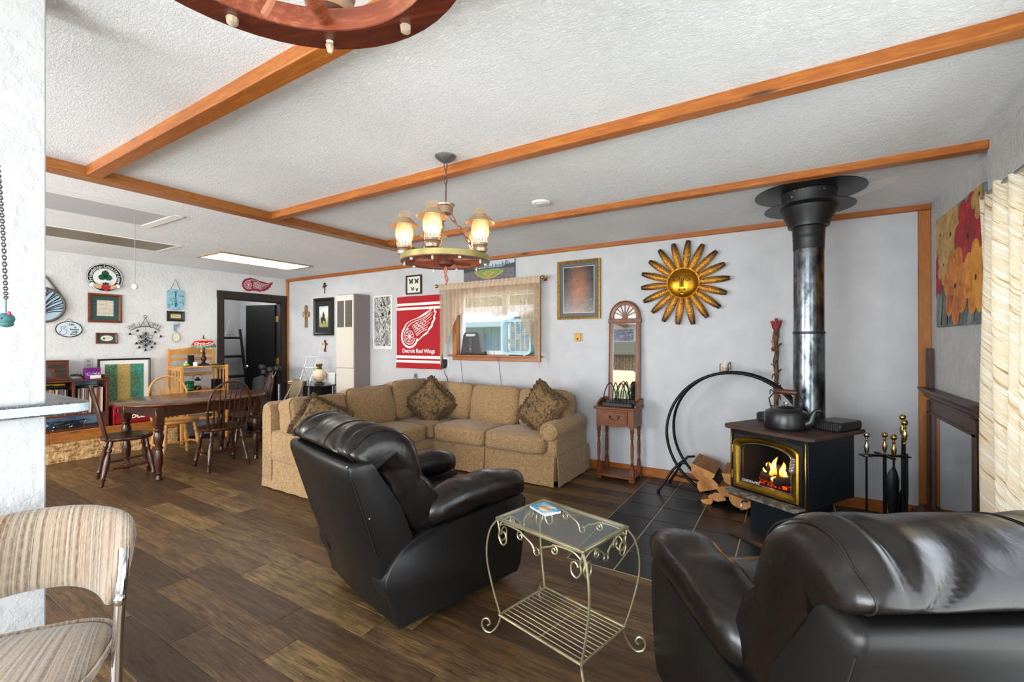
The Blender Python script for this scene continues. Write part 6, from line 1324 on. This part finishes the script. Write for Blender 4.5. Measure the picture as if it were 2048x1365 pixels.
m.build('dot', INK, t)

# ================================================================== BACK WALL
def BWp(px, py, d=0): return at(px, py, y=BY-d)
# tall beige gas wall heater
gh = thing('wall_heater', 'tall beige gas wall heater cabinet with twin grilles', 'heater', (-5.60, 4.52, 0)); BEI = plain('heater_beige', 'cdc6bc', .45); GRYB = plain('heater_side', '8d8683', .5)
m = MB(); m.b2(-.19, .21, -.135, .15, 0, 2.085, .006); m.build('cabinet', GRYB, gh); MB().b2(-.185, .205, -.15, -.134, 1.0, 2.075, .004).build('upper_front', BEI, gh); MB().b2(-.185, .205, -.15, -.134, .02, .995, .004).build('lower_front', BEI, gh)
for x in (-.155, .025):
    MB().b2(x, x+.15, -.152, -.149, 1.60, 1.99).build('grille_back', plain('grille_dark', '4b4742', .6), gh); m = MB()
    for i in range(30): m.b2(x, x+.15, -.156, -.151, 1.605+.0128*i, 1.609+.0128*i)
    o = m.build('grille_bars', plain('grille_bar', '6f6a63', .5), gh); o['kind'] = 'stuff'
m = MB(); m.tube([(.225, -.1, 1.2), (.225, .1, 1.2)], .001, 4)
# crosses and pictures
t = thing('ornate_crucifix', 'tall ornate pewter and gold crucifix left of the black frame', 'crucifix', BWp(612, 634, .015)); PEW = mottled('pewter_gold', [(.3, '6b5d4c'), (.55, 'a89472'), (.75, 'c9b48c')], 30, .4, .6)
m = MB(); m.prism([(-.03, -.18), (.03, -.18), (.026, -.04), (.03, .0), (.085, .0), (.095, .04), (.085, .08), (.035, .09), (.03, .12), (.045, .17), (0, .20), (-.045, .17), (-.03, .12), (-.035, .09), (-.085, .08), (-.095, .04), (-.085, .0), (-.03, .0), (-.026, -.04)], -.008, .006); m.build('cross', PEW, t)
m = MB(); m.tube([(.062*math.cos(a), -.006, .045+.062*math.sin(a)) for a in [2*PI*i/24 for i in range(24)]], .008, 6, True); m.build('halo_ring', PEW, t); m = MB(); m.ball((0, -.018, .085), (.014, .014, .018), 8); m.tube(bez([(-.065, -.014, .07), (0, -.018, .058), (.065, -.014, .07)], 4), .006, 6); m.tube([(0, -.018, .065), (0, -.018, -.0), (.004, -.018, -.09)], [.014, .011, .006], 8); m.build('figure', PEW, t)
t = thing('small_iron_cross', 'small black twisted iron cross up high on the back wall', 'cross', BWp(649, 577, .01)); m = MB(); m.tube([(0, 0, -.085), (.004, 0, 0), (0, 0, .085)], .007, 6); m.tube(bez([(-.05, 0, .02), (-.02, 0, .035), (.02, 0, .03), (.055, 0, .045)], 4), .007, 6); m.tube(bez([(-.02, -.008, .0), (.03, -.008, .03), (.03, -.008, .08), (-.01, -.008, .08), (-.02, -.008, .04)], 4), .005, 6); m.build('cross', BLKMET, t)
t = thing('wooden_cross', 'small brown carved cross above the oil lamp', 'cross', BWp(650, 693, .012)); m = MB(); BRC = wood('carved_brown', '6a3a14', 'b07a34', 'z', .4)
m.prism([(-.016, -.09), (.016, -.09), (.014, .02), (.045, .018), (.062, .035), (.045, .052), (.014, .05), (.02, .085), (0, .105), (-.02, .085), (-.014, .05), (-.045, .052), (-.062, .035), (-.045, .018), (-.014, .02)], -.01, .008); m.build('cross', BRC, t); m = MB(); m.tube([(0, -.014, .055), (0, -.014, -.03)], [.009, .005], 6); m.tube([(-.035, -.012, .042), (0, -.014, .034), (.035, -.012, .042)], .004, 5); m.build('figure', BRASS, t)
LSC = NT('landscape_print'); n1 = LSC.noise(LSC.coord(), 12, 6, .65); sp = LSC('SeparateXYZ', {0: LSC.coord()}); hz = LSC('Math', {0: sp.outputs[2], 1: LSC('Math', {0: n1, 1: .16}, operation='MULTIPLY').outputs[0]}, operation='ADD').outputs[0]
LSC.set(col=LSC.ramp(LSC('Math', {0: hz, 1: .2}, operation='ADD').outputs[0], [(.05, '6b6a34'), (.18, 'a8a26a'), (.28, 'c5cdb0'), (.38, 'dfe6dc'), (.5, '7fb0b4')]), rough=.3)
f = frame('framed_rider_print', 'wide black frame with a small landscape and dark rider', 'picture', BWp(649, 634, 0), 0, .50, .61, .05, .03, BLKFR, LSC.mat, .085, plain('black_mat', '1b1b1d', .7))
m = MB(); m.flat(bez2([(-.06, -.10), (-.075, -.04), (-.065, .0), (-.04, -.01), (-.01, -.005), (.03, -.02), (.05, -.06), (.045, -.12), (.03, -.12), (.025, -.075), (-.02, -.07), (-.03, -.12), (-.045, -.12), (-.06, -.10)], 3), -.0158); m.flat(bez2([(-.03, -.03), (-.032, .03), (-.018, .055), (-.016, .075), (-.005, .088), (.006, .078), (.006, .056), (.022, .035), (.022, -.02), (.0, -.05), (-.03, -.03)], 3), -.0160); m.build('rider_silhouette', plain('print_dark', '20262e', .4), f)
# black and white print pinned to the wall
BWM = NT('black_white_print'); n1 = BWM.noise(BWM.coord((1, 1, .7), rot=(0, .6, 0)), 5, 6, .75, 2.6); BWM.set(col=BWM.ramp(n1, [(.40, '1c1c1c'), (.45, '6a6a68'), (.48, 'd2d2ce'), (.51, 'd6d6d2'), (.53, '2c2c2c'), (.60, '8f8f8c'), (.66, '3a3a3a')]), rough=.7)
t = thing('monochrome_poster', 'unframed black and white abstract print pinned beside red banner', 'poster', BWp(765, 645, .004)); m = MB(); m.b2(-.205, .205, -.001, .001, -.395, .395); m.build('paper', plain('poster_white', 'd9d9d7', .7), t); MB().b2(-.17, .17, -.002, -.0008, -.35, .375).build('print', BWM.mat, t)
m = MB(); m.tube([(-.205, -.003, -.25), (-.225, -.004, -.33), (-.19, -.003, -.385)], .003, 4); m.build('string', plain('string_grey', '6a6a6a', .8), t)
# red banner with winged wheel
bn = thing('team_banner', 'red hockey banner with white winged wheel and lettering', 'banner', BWp(837, 665, .02)); BR = plain('banner_red', 'a60c1c', .8); W3, H3 = .42, .505
def warp(m):
    for v in m.v:
        k = min(1, max(0, (abs(v.z)-.29)/.12)); v.y += k*(.010*math.sin(v.x*13+v.z*3)+.007*math.sin(v.z*11+v.x*5))
    return m
m = MB(); n = 24
def gridpatch(x0, x1, z0, z1, y, mt, nx=18, nz=18):
    m.m = mt; vs = [(x0+(x1-x0)*i/nx, y, z0+(z1-z0)*j/nz) for i in range(nx+1) for j in range(nz+1)]; m.add(vs, [(i*(nz+1)+j, (i+1)*(nz+1)+j, (i+1)*(nz+1)+j+1, i*(nz+1)+j+1) for i in range(nx) for j in range(nz)])
gridpatch(-W3, W3, -H3, H3, 0, 0, 36, 60); warp(m); m.build('cloth', BR, bn)
m = MB()
for z0, z1 in ((.375, .41), (.315, .35), (-.365, -.325), (-.425, -.39)): m = MB(); gridpatch(-W3, W3, z0, z1, -.0035, 0, 36, 3); warp(m); m.build('stripe', RWW, bn)

m = MB(); winged(m, .455, (0, 1, 2), -.003, -.0007, math.radians(33), -.01, .055)
m.m = 2; m.text('Detroit Red Wings', .078, TXZ(0, -.262, -.004), .0002, bold=.0018); m.build('emblem', [RWW, BR, RWW], bn, angle=10)
# butterflies in a frame
f = frame('framed_butterflies', 'small brown frame with mounted butterflies above red banner', 'picture', BWp(829, 570, 0), 0, .285, .265, .02, .03, MAHOG, plain('butterfly_mat', 'dcdad0', .7)); BF = plain('butterfly_dark', '2b2a20', .6); m = MB()
for cx, cz, s in ((-.05, .045, 1), (.055, .045, .95), (-.02, -.06, .7), (.06, -.075, .6)):
    for q in (-1, 1): m.flat([(cx+s*q*x, cz+s*z) for x, z in bez2([(0, 0), (.012, .03), (.038, .042), (.04, .02), (.026, .005), (.034, -.015), (.022, -.036), (.008, -.02), (0, 0)], 3)], -.0155)
    m.flat([(cx-.003*s, cz-.025*s), (cx+.003*s, cz-.025*s), (cx+.003*s, cz+.025*s), (cx-.003*s, cz+.025*s)], -.016)
m.build('butterfly', BF, f)
# ballpark panorama
t = thing('ballpark_panorama', 'wide frameless ballpark photo panel above the back window', 'picture', V((-3.215, BY-.012, 2.265))); a, b = .385, .122
SK, ST_, CROWD, GRS, DIRT, BLD = plain('print_sky', 'a9bccb', .4), plain('print_stands', '34363a', .4), mottled('print_crowd', [(.35, '2c3038'), (.5, '6d6a72'), (.65, '46434a')], 70, .4), plain('print_grass', '6a8f35', .4), plain('print_dirt', 'b98a58', .4), plain('print_buildings', '5b6876', .4)
MB().b2(-a, a, -.006, .010, -b, b, .002).build('panel', plain('panel_edge', '1c1c1e', .5), t)
m = MB(); m.flat([(-a, -b), (a, -b), (a, b), (-a, b)], -.0065, 0); m.flat([(-a, -b), (a, -b), (a, .04), (.15, .02), (-.15, .02), (-a, .05)], -.0069, 2)
random.seed(8)
for i in range(22): x = -.12+.02*i+random.uniform(-.004, .004); h_ = random.uniform(.02, .055)+(.03 if x > .18 else 0); m.flat([(x, .015), (x+.014, .015), (x+.014, .03+h_), (x, .03+h_)], -.0072, 5)
m.flat([(-a, .0), (-.2, .02), (a, .025), (a, .04), (-.2, .035), (-a, .03)], -.0076, 1); m.flat([(.22, .02), (a, .02), (a, .075), (.24, .06)], -.0077, 1); m.flat([(-a, .02), (-.15, .03), (-.17, .10), (-a, .105)], -.0078, 1)
m.flat(bez2([(-.22, .0), (-.1, .02), (.08, .02), (.22, -.005), (.17, -.05), (.06, -.09), (-.06, -.09), (-.16, -.05), (-.22, .0)], 4), -.0080, 4); m.flat(bez2([(-.20, -.002), (-.1, .015), (.08, .015), (.20, -.007), (.15, -.045), (.05, -.078), (-.05, -.078), (-.14, -.045), (-.20, -.002)], 4), -.0084, 3)
m.flat([(-.10, -.02), (0, .002), (.10, -.02), (0, -.078)], -.0087, 4); m.flat([(-.055, -.022), (0, -.008), (.055, -.022), (0, -.06)], -.0090, 3); m.flat(circ(.010, 12, 0, -.03, rz=.006), -.0093, 4); m.build('print', [SK, ST_, CROWD, GRS, DIRT, BLD], t, angle=5)
# gilt framed print: dark ground with a warm glow
GIL = mottled('gilt_frame', [(.3, '6f5327'), (.6, 'b58f4a')], 40, .4, .6, bump=.3, bscale=120)
GL = NT('dark_glow_print'); g_ = GL('TexGradient', {0: GL.coord((6.0, 1, 2.7))}, gradient_type='SPHERICAL').outputs[0]; n1 = GL.noise(GL.coord(), 14, 5, .7); vz = GL('TexVoronoi', {'Vector': GL.coord((34, 1, 34)), 'Scale': 1.0}).outputs[0]; sp = GL('SeparateXYZ', {0: GL.coord()})
spk = GL('Math', {0: GL.ramp(vz, [(.10, (1, 1, 1, 1)), (.18, (0, 0, 0, 1))]), 1: GL.ramp(sp.outputs[2], [(0, (0, 0, 0, 1)), (.001, (0, 0, 0, 1))])}, operation='MULTIPLY').outputs[0]
low = GL('Math', {0: sp.outputs[2], 1: -.10}, operation='LESS_THAN').outputs[0]; spk = GL('Math', {0: GL.ramp(vz, [(.08, (.8, .8, .8, 1)), (.16, (0, 0, 0, 1))]), 1: low}, operation='MULTIPLY').outputs[0]
GL.set(col=GL.mix(spk, GL.mix(GL('Math', {0: g_, 1: GL('Math', {0: n1, 1: .9}, operation='MULTIPLY').outputs[0]}, operation='MULTIPLY').outputs[0], GL.ramp(n1, [(.3, '23272d'), (.7, '3f444a')]), H('e08a4c')), H('e9dfc4')), rough=.2)
frame('framed_glow_print', 'gilt framed dark print with an orange glow, right of window', 'picture', BWp(1158, 580, 0), 0, .51, .655, .03, .03, GIL, GL.mat, .045, plain('slate_mat', '54575c', .6), gold=plain('fillet_cream', 'cfc6b0', .5))
t = thing('wall_control', 'small square brass dial plate on the back wall below gilt frame', 'switch', BWp(1157, 675, .0)); MB().b2(-.053, .053, -.008, 0, -.047, .047, .003).build('plate', plain('plate_ivory', 'b9a67a', .5), t); MB().b2(-.034, .034, -.016, -.006, -.04, .04, .003).build('brass_cover', plain('cover_ochre', '8f6d22', .4, .4), t); m = MB(); m.lathe([(.010, 0), (.008, 1)], 12, a=(-.006, -.016, -.018), b=(-.006, -.024, -.018)); m.build('dial_knob', BLKMET, t)
# hammered metal sun face
sn = thing('sun_face', 'large gold hammered metal sun face with pointed rays', 'wall art', BWp(1366, 567, .035))
GS = NT('hammered_gold'); f = GS.noise(GS.coord(), 4, 4); GS.set(col=GS.ramp(f, [(.3, '7a4d0a'), (.55, 'b8801a'), (.75, 'd9a23a')]), rough=.33, metal=.85); GS.bump(GS.noise(GS.coord(), 30, 3), .1, .003)
GR_ = NT('antique_gold_ray'); sv = GR_('TexVoronoi', {'Vector': GR_.coord((42, 42, 42)), 'Scale': 1.0}, feature='DISTANCE_TO_EDGE').outputs[0]; ss = GR_.noise(GR_.coord(), 60, 4, .6, 2.5); sp = GR_('SeparateXYZ', {0: GR_.coord()}); dist = GR_('VectorMath', {0: GR_.coord()}, operation='LENGTH').outputs['Value']
gold = GR_.ramp(ss, [(.42, '4a2606'), (.49, 'a8640f'), (.54, 'e8b040'), (.6, '7a430c')]); GR_.set(col=GR_.mix(GR_.ramp(dist, [(.27, (0, 0, 0, 1)), (.40, (.95, .95, .95, 1))]), gold, H('2c1b0c')), rough=.38, metal=.65); GR_.bump(ss, .5, .004); GRAY = GR_.mat
m = MB(); n = 36; rr = []
for k in range(11):
    t_ = k/10; r = .142*math.sin(t_*PI/2*.985+.02); d = -.012-.055*math.cos(t_*PI/2); rr.append([V((r*math.cos(2*PI*i/n), d, r*math.sin(2*PI*i/n))) for i in range(n)])
m.rings(rr, cap1=False); m.rings([[V((r*math.cos(2*PI*i/n), y, r*math.sin(2*PI*i/n))) for i in range(n)] for r, y in ((.142, -.012), (.155, -.016), (.158, -.006), (.145, .0))], cap0=False); m.build('face', GS.mat, sn, angle=60)
def fy(x, z): return -.012-.055*math.sqrt(max(0, 1-(x*x+z*z)/.142**2))
GD = plain('relief_dark', '4a2c08', .4, .6); m = MB()
def rel(pts, r): m.tube([(x, fy(x, z)-.001, z) for x, z in bez2(pts, 5)], r, 6)
for s in (-1, 1):
    rel([(s*.014, -.012), (s*.016, .03), (s*.03, .056), (s*.062, .062), (s*.09, .045)], .0042); rel([(s*.028, .028), (s*.05, .044), (s*.08, .028)], .0028); rel([(s*.028, .026), (s*.052, .016), (s*.08, .027)], .0028)
    rel([(s*.015, -.01), (s*.020, -.032), (s*.010, -.04)], .0035)
    rel([(s*.035, -.064), (s*.016, -.060), (0, -.064)], .0035); rel([(s*.030, -.067), (s*.012, -.078), (0, -.080)], .0035); rel([(0, -.068), (s*.035, -.065)], .002)
m.build('brow_and_mouth', GD, sn); m = MB()
for s in (-1, 1): m.ball((s*.053, fy(.053, .03)+.001, .03), (.014, .007, .009), 10)
m.build('eye', GS.mat, sn); m = MB(); m.rings([[V((x*k, fy(0, z)-d, z)) for x, d in ((-.012, -.004), (-.006, .008), (0, .012), (.006, .008), (.012, -.004))] for z, k in ((.045, .5), (.01, .7), (-.02, 1.1), (-.036, 1.5), (-.042, .8))], closed=False, cap0=False, cap1=False); m.cushion((0, fy(0, -.072)-.001, -.063), (.05, .012, .012), 2.5, 0, 6); m.cushion((0, fy(0, -.075)-.001, -.075), (.04, .014, .014), 2.5, 0, 6); m.cushion((0, fy(0, -.105), -.105), (.045, .016, .024), 2.5, 0, 6); m.build('nose_and_lips', GS.mat, sn)
for i in range(18):
    a = 2*PI*(i+.15)/18; c_, s_ = math.cos(a), math.sin(a); L_ = .415 if i % 2 == 0 else .405; m = MB(); rr = []
    for r, w_ in ((.135, .020), (.20, .030), (.28, .034), (.36, .028), (L_, .018)): rr.append([V((r*c_-q*w_*s_, -.004-.012*(1-q*q)-.008*math.sin((r-.13)*9), r*s_+q*w_*c_)) for q in (-1, -.5, 0, .5, 1)]+[V((r*c_-q*w_*s_, .002, r*s_+q*w_*c_)) for q in (1, -1)])
    m.rings(rr); m.build('ray', GRAY, sn, angle=50)
# outlet with plug adapters and cords under the window
t = thing('wall_outlet', 'white wall outlet with black plug adapters under lace curtain', 'outlet', BWp(893, 724, 0)); MB().b2(-.04, .04, -.006, 0, -.06, .06, .002).build('plate', WHITE, t); m = MB(); m.b2(-.055, -.0, -.05, -.006, -.085, .01, .006); m.b2(-.035, .02, -.045, -.006, -.06, .035, .006); m.build('plug_adapter', BLACK, t)
m = MB(); m.tube(bez([(-.02, -.03, -.085), (-.01, -.03, -.15), (.02, -.01, -.22), (.03, -.006, -.34)], 5), .004, 5); m.build('power_cord', BLACK, t)
for px, lab in ((922, 'thin grey cord hanging from the window sill under black heater'), (998, 'thin grey cord hanging from the window sill under box fan')):
    p = BWp(px, 714, .006); t = thing('power_cord', lab, 'cord', p); m = MB(); m.tube(bez([(0, -.095, .075), (0, -.10, .02), (.0, -.02, -.05), (.01, -.002, -.18), (.035, -.002, -.34)], 6), .0028, 5); m.build('cord', plain('cord_light', '77777a', .7), t)
t = thing('metal_strap', 'short grey metal strap standing up behind the sofa', 'strap', BWp(831, 768, .01)); m = MB(); m.prism([(-.03, -.12), (.03, -.12), (.03, .12), (.018, .145), (-.018, .145), (-.03, .12)], -.004, .003); m.build('strap', plain('strap_grey_metal', '8a8d90', .4, .6), t); m = MB(); m.lathe([(.010, 0), (.010, 1)], 12, a=(0, -.004, .11), b=(0, -.008, .11)); m.build('strap_hole', INK, t)
# things on the window sill
sz = wz0
hx = at(945, 708, y=BY-.035).x; t = thing('space_heater', 'black portable heater with carry handle on the window sill', 'heater', (hx, BY-.015, sz)); m = MB()
pr = [(-.165, .0), (.165, .0), (.16, .03), (.125, .25), (.105, .285), (-.095, .285), (-.12, .25), (-.16, .03)]; m.prism(pr, -.055, .055); m.build('shell', plain('heater_black', '141417', .35), t); m = MB(); m.prism([(-.07, .235), (.06, .235), (.075, .265), (-.08, .265)], -.057, -.054); m.build('carry_handle_slot', plain('slot_pale', 'b8c4cc', .4), t); MB().b2(-.03, .02, -.058, -.054, .03, .225, .002).build('centre_strip', plain('strip_grey', '3b3b3f', .4), t); m = MB(); m.text('n', .035, TXZ(-.005, .075, -.0585), .0002, bold=.001); m.build('badge', STEEL, t); MB().b2(-.168, .168, -.06, .06, 0, .022, .006).build('foot', BLACK, t)
fx_ = at(1034, 680, y=BY-.06).x; bf = thing('box_fan', 'pale blue box fan standing on the window sill', 'fan', (fx_, BY-.03, sz), math.radians(-3)); FB_ = plain('fan_blue', 'a9cfdb', .4); Wf, Hf = .215, .42
def rrect(w_, h_, r, cz, n=6): return [(sx*(w_-r)+r*math.cos(a), cz+sz_*(h_-r)+r*math.sin(a)) for sx, sz_, a0 in ((1, -1, -PI/2), (1, 1, 0), (-1, 1, PI/2), (-1, -1, PI)) for a in [a0+PI/2*i/n for i in range(n+1)]]
m = MB(); cz = Hf/2+.012; rr = []
for y, d in ((-.06, .025), (-.062, .0), (.062, .0), (.06, .025)): rr.append([V((x, y, z)) for x, z in rrect(Wf-d, Hf/2-d, .06, cz)])
m.rings(rr, cap0=False, cap1=False); m.build('housing', FB_, bf, angle=30); GW = plain('fan_grille', 'cfdde0', .4)
m = MB()
for i in range(30): z = .04+i*(Hf-.055)/29; hw_ = Wf-.022 if .06 < z < Hf-.04 else Wf-.05; m.tube([(-hw_, -.06, z), (hw_, -.06, z)], .0016, 4)
for x in (-.135, -.07, 0, .07, .135): m.tube([(x, -.062, .02), (x, -.062, Hf+.004)], .003, 5)
o = m.build('front_grille', GW, bf); o['kind'] = 'stuff'
m = MB()
for k in range(4):
    a = 2*PI*k/4+.6; rr = []
    for r in (.03, .08, .13, .16): rr.append([V((r*math.cos(a+d)*1.0, .01+dd, cz+r*math.sin(a+d))) for d, dd in ((-.42, -.02), (0, 0), (.42, .02))]+[V((r*math.cos(a+d), .013+dd, cz+r*math.sin(a+d))) for d, dd in ((.42, .02), (0, 0), (-.42, -.02))])
    m.rings(rr)
m.lathe([(.035, 0), (.035, 1)], 16, a=(0, -.02, cz), b=(0, .03, cz)); m.build('blades', plain('fan_blade', 'a6a49a', .4), bf, angle=60)
m = MB(); m.tube([(-.05, 0, Hf+.01), (-.05, 0, Hf+.04), (.05, 0, Hf+.04), (.05, 0, Hf+.01)], .007, 6); m.build('carry_handle', plain('fan_dark', '4b5860', .5), bf); m = MB(); m.lathe([(.018, 0), (.016, .018), (0, .02)], 14, (-.12, 0, Hf+.01)); m.build('speed_knob', WHITE, bf)
for x in (-.12, .12): MB().b2(x-.012, x+.012, -.06, .06, 0, .016, .003).build('foot', plain('fan_foot', 'e8e0cc', .5), bf)
# flower canvas on the right wall
t = thing('flower_canvas', 'large canvas of orange, yellow and red flowers on right wall', 'painting', (RX-.010, 3.93, 1.865), -PI/2); a, b = .47, .385
BGC = NT('canvas_ground'); n1 = BGC.noise(BGC.coord(), 6, 5, .6, 1); BGC.set(col=BGC.ramp(n1, [(.3, '3d4448'), (.5, '6d7476'), (.62, '8f8f86'), (.75, '5c5346')]), rough=.7); BGC.bump(BGC.noise(BGC.coord(), 50, 3), .2, .003)
MB().b2(-a, a, -.012, .009, -b, b, .003).build('canvas', BGC.mat, t)
def pet(name, c1, c2, c3): return mottled(name, [(.3, c1), (.5, c2), (.7, c3)], 9, .65, detail=6, dist=1.0)
fm_ = [pet('petal_yellow', '7d5f34', 'b38d4c', 'c9a968'), pet('petal_orange', '8a4418', 'c0701f', 'd28f3c'), pet('petal_red', '6e1216', '9f1a1a', 'c03024'), pet('petal_bright', 'a85a18', 'd2871f', 'd9a040'), plain('flower_eye', '3a1c14', .7), pet('leaf_grey', '2c3133', '474d4c', '5c6058')]
m = MB(); random.seed(14)
def flower(cx, cz, r, mt, y, n=5, ph=0, sx=1):
    y = Y_+(y-Y_)*.12
    for i in range(n):
        a_ = 2*PI*i/n+ph; c_, s_ = math.cos(a_), math.sin(a_); P = []
        for u, v in bez2([(.02, 0), (.25, .22), (.6, .34), (.9, .26), (1.0, .04), (.92, -.22), (.6, -.34), (.25, -.22), (.02, 0)], 3): P.append((max(-a, min(a, cx+sx*r*(u*c_-v*s_))), max(-b, min(b, cz+r*(u*s_+v*c_)))))
        m.flat(P, y-.00006*i, mt)
    m.flat(circ(r*.08, 10, cx, cz), y-.0006, 4)
Y_ = -.0123
for i in range(9): x = random.uniform(-.45, .4); m.flat([(x, -b+.01), (x+.02, -b+.01), (x+.09+random.uniform(-.1, .1), -.05), (x+.06, -.04)], Y_, 5)
flower(-.36, .26, .20, 0, Y_-.001, 7, .4); flower(-.12, .22, .21, 0, Y_-.005, 7, .9); flower(-.16, -.02, .17, 0, Y_-.009, 6, .2); flower(.22, .14, .26, 2, Y_-.012, 7, .3); flower(-.44, -.02, .16, 2, Y_-.009, 6, .1); flower(-.28, .04, .14, 0, Y_-.015, 6, .5)
flower(-.02, -.13, .25, 1, Y_-.018, 7, .25); flower(.36, -.12, .22, 3, Y_-.022, 7, .7); flower(.42, .34, .14, 0, Y_-.015, 6, .2)
m.build('painted_flowers', fm_, t, angle=5)

# ================================================================== BACK LEFT CORNER
gt2 = thing('glass_desk', 'black glass topped desk with silver legs left of heater', 'table', (-6.42, 4.30, 0)); m = MB(); m.prismz([(-.42, -.25), (.46, -.25), (.61, -.18), (.61, .27), (-.42, .27)], .728, .742); m.build('desk_top', glass('black_glass', '141b1a', .85, .08), gt2)
for x, y in ((-.38, -.20), (.36, -.20), (.36, .22), (-.38, .22)): m = MB(); m.lathe([(.022, 0), (.022, .728)], 12, (x, y, 0)); m.build('leg', STEEL, gt2)
m = MB(); m.b2(-.40, .36, .20, .24, .35, .70, .004); m.build('modesty_panel', BLACK, gt2)
lx = at(638, 770, z=.742); t = thing('oil_lamp', 'antique oil lamp with painted cream globe and glass chimney', 'lamp', (-6.10, 4.31, .742)); t.scale = (.72, .72, .72)
PG = NT('painted_globe'); n1 = PG.noise(PG.coord(), 14, 4, .6); PG.set(col=PG.mix(PG.ramp(n1, [(.55, (0, 0, 0, 1)), (.64, (.85, .85, .85, 1))]), H('e3d3b4'), H('c98a68')), rough=.2)
m = MB(); m.lathe([(.10, 0), (.105, .01), (.085, .03), (.06, .045), (.05, .06), (0, .06)], 20); m.build('iron_base', mottled('gilded_iron', [(.4, '1d1610'), (.6, '7d6230')], 30, .4, .6), t); m = MB(); m.lathe([(.05, .05), (.10, .09), (.135, .15), (.14, .20), (.125, .26), (.08, .305), (.05, .315)], 26); m.build('globe', PG.mat, t); m = MB(); m.lathe([(.05, .31), (.055, .34), (.04, .36), (.06, .38), (.07, .41), (.06, .43), (.045, .43)], 20); m.build('brass_burner', mottled('old_brass', [(.3, '5f4c20'), (.7, 'a58a45')], 14, .3, .9), t); m = MB(); m.lathe([(.035, .43), (.06, .47), (.068, .52), (.05, .58), (.03, .65), (.025, .72), (.027, .725)], 20, cap=False); m.build('chimney', GLASS, t)
t = thing('drawer_tower', 'small white plastic drawer tower beside the oil lamp', 'drawers', (-5.985, 4.49, .742), math.radians(10)); t.scale = (.74, .74, .74); MB().b2(-.13, .10, -.10, .10, 0, .225, .005).build('shell', WHITE, t)
for i in range(3): dd = MB().b2(-.115, .085, -.106, -.098, .014+.07*i, .074+.07*i, .004).build('drawer', plain('drawer_grey', 'd2d6d8', .3), t); MB().b2(-.04, .01, -.112, -.104, .034+.07*i, .05+.07*i, .003).build('drawer_pull', WHITE, dd)
t = thing('wire_rack', 'folding wire tiered rack on the desk behind magazines', 'rack', (-6.44, 4.36, .742)); m = MB()
for s in (-.13, .13): m.tube([(s-.03, -.05, 0), (s+.02, .06, .40)], .007, 6); m.tube([(s+.03, .08, 0), (s, .0, .22)], .004, 6)
for z, y in ((.40, .06), (.24, .02), (.10, 0)):
    for k in range(3): m.tube([(-.17+z*.08, y-.05+.04*k, z), (.16+z*.08, y-.05+.04*k, z)], .004, 5)
m.build('wire', STEEL, t)
t = thing('magazine_stack', 'short stack of worn magazines on the desk edge', 'magazines', (-6.50, 4.21, .742), .2)
for i, c in enumerate(('b98a5a', '56614f', 'c9c4b4')): MB().b2(-.11, .11, -.08, .08, .013*i, .012+.013*i, .002).build('magazine', plain('magazine', c, .5), t)
t = thing('folding_chair', 'tan metal folding chair with its back behind the sofa', 'chair', (-6.16, 3.80, 0), math.radians(165)); TNF = plain('chair_tan', '8f7f66', .5)
for s in (-1, 1): m = MB(); m.tube(bez([(s*.20, .22, .012), (s*.205, .02, .40), (s*.20, -.14, .70), (s*.17, -.165, .80), (s*.10, -.175, .83), (0, -.175, .835)], 6), .013, 8); m.tube([(s*.19, -.24, .012), (s*.19, .16, .43)], .012, 8); m.build('frame_tube', plain('tube_grey', 'a59c8c', .35, .5), t)
m = MB(); m.cushion((0, -.15, .64), (.38, .05, .36), 6, 0, 10, M.Rotation(.2, 3, 'X')); m.build('backrest', TNF, t, angle=180); m = MB(); m.cushion((0, .0, .44), (.39, .38, .05), 6, 0, 10); m.build('seat', TNF, t, angle=180)
gb = thing('golf_bag', 'leaning black and white golf bag with covered clubs by doorway', 'golf bag', (-6.95, 3.80, 0), math.radians(20)); ax = (V((-.12, .30, .80))-V((.12, -.1, .12))); p0 = V((.12, -.1, .14)); p1 = V((-.10, .26, .78))
m = MB(); m.lathe([(.09, 0), (.12, .02), (.125, .3), (.115, .7), (.125, .95), (.12, 1), (.10, .98)], 18, a=p0, b=p1); m.build('bag_body', plain('bag_black', '17181a', .6), gb); m = MB(); m.lathe([(.127, .35), (.13, .5), (.127, .65)], 18, a=p0+V((-.012, 0, 0)), b=p1+V((-.012, 0, 0)), cap=False); m.build('white_panel', WHITE, gb)
for k, (dx, dy, h_) in enumerate(((-.04, .02, .24), (.05, .05, .20), (.0, -.05, .16), (.12, .09, .22))):
    m = MB(); q = p1+V((dx, dy*.5, -.05)); e = q+V((-.02+dx*.6, .10, h_)); m.tube([q, e], .007, 6); m.build('club_shaft', STEEL, gb); m = MB(); m.ball(e, (.062, .06, .055), 12); m.build('head_cover', BLACK, gb)
m = MB()
for s in (-1, 1): m.lathe([(.03, -.5), (.075, -.45), (.08, -.3), (.08, .3), (.075, .45), (.03, .5)], 18, a=(s*.14-.02+.10, -.02, .105), b=(s*.14+.02+.10, -.02, .105)) if False else m.rings([[V((.10+s*.14+d, -.02+r*math.cos(q), .105+r*math.sin(q))) for q in [2*PI*i/20 for i in range(20)]] for d, r in ((-.02, .06), (-.018, .10), (.018, .10), (.02, .06))])
m.build('trolley_wheel', BLACK, gb); m = MB(); m.tube([p0+V((.15, 0, .0)), p1+V((.13, .02, .05)), p1+V((.10, .16, .16))], .011, 6); m.tube([(-.04, -.02, .105), (.24, -.02, .105)], .010, 6); m.build('trolley_frame', STEEL, gb)
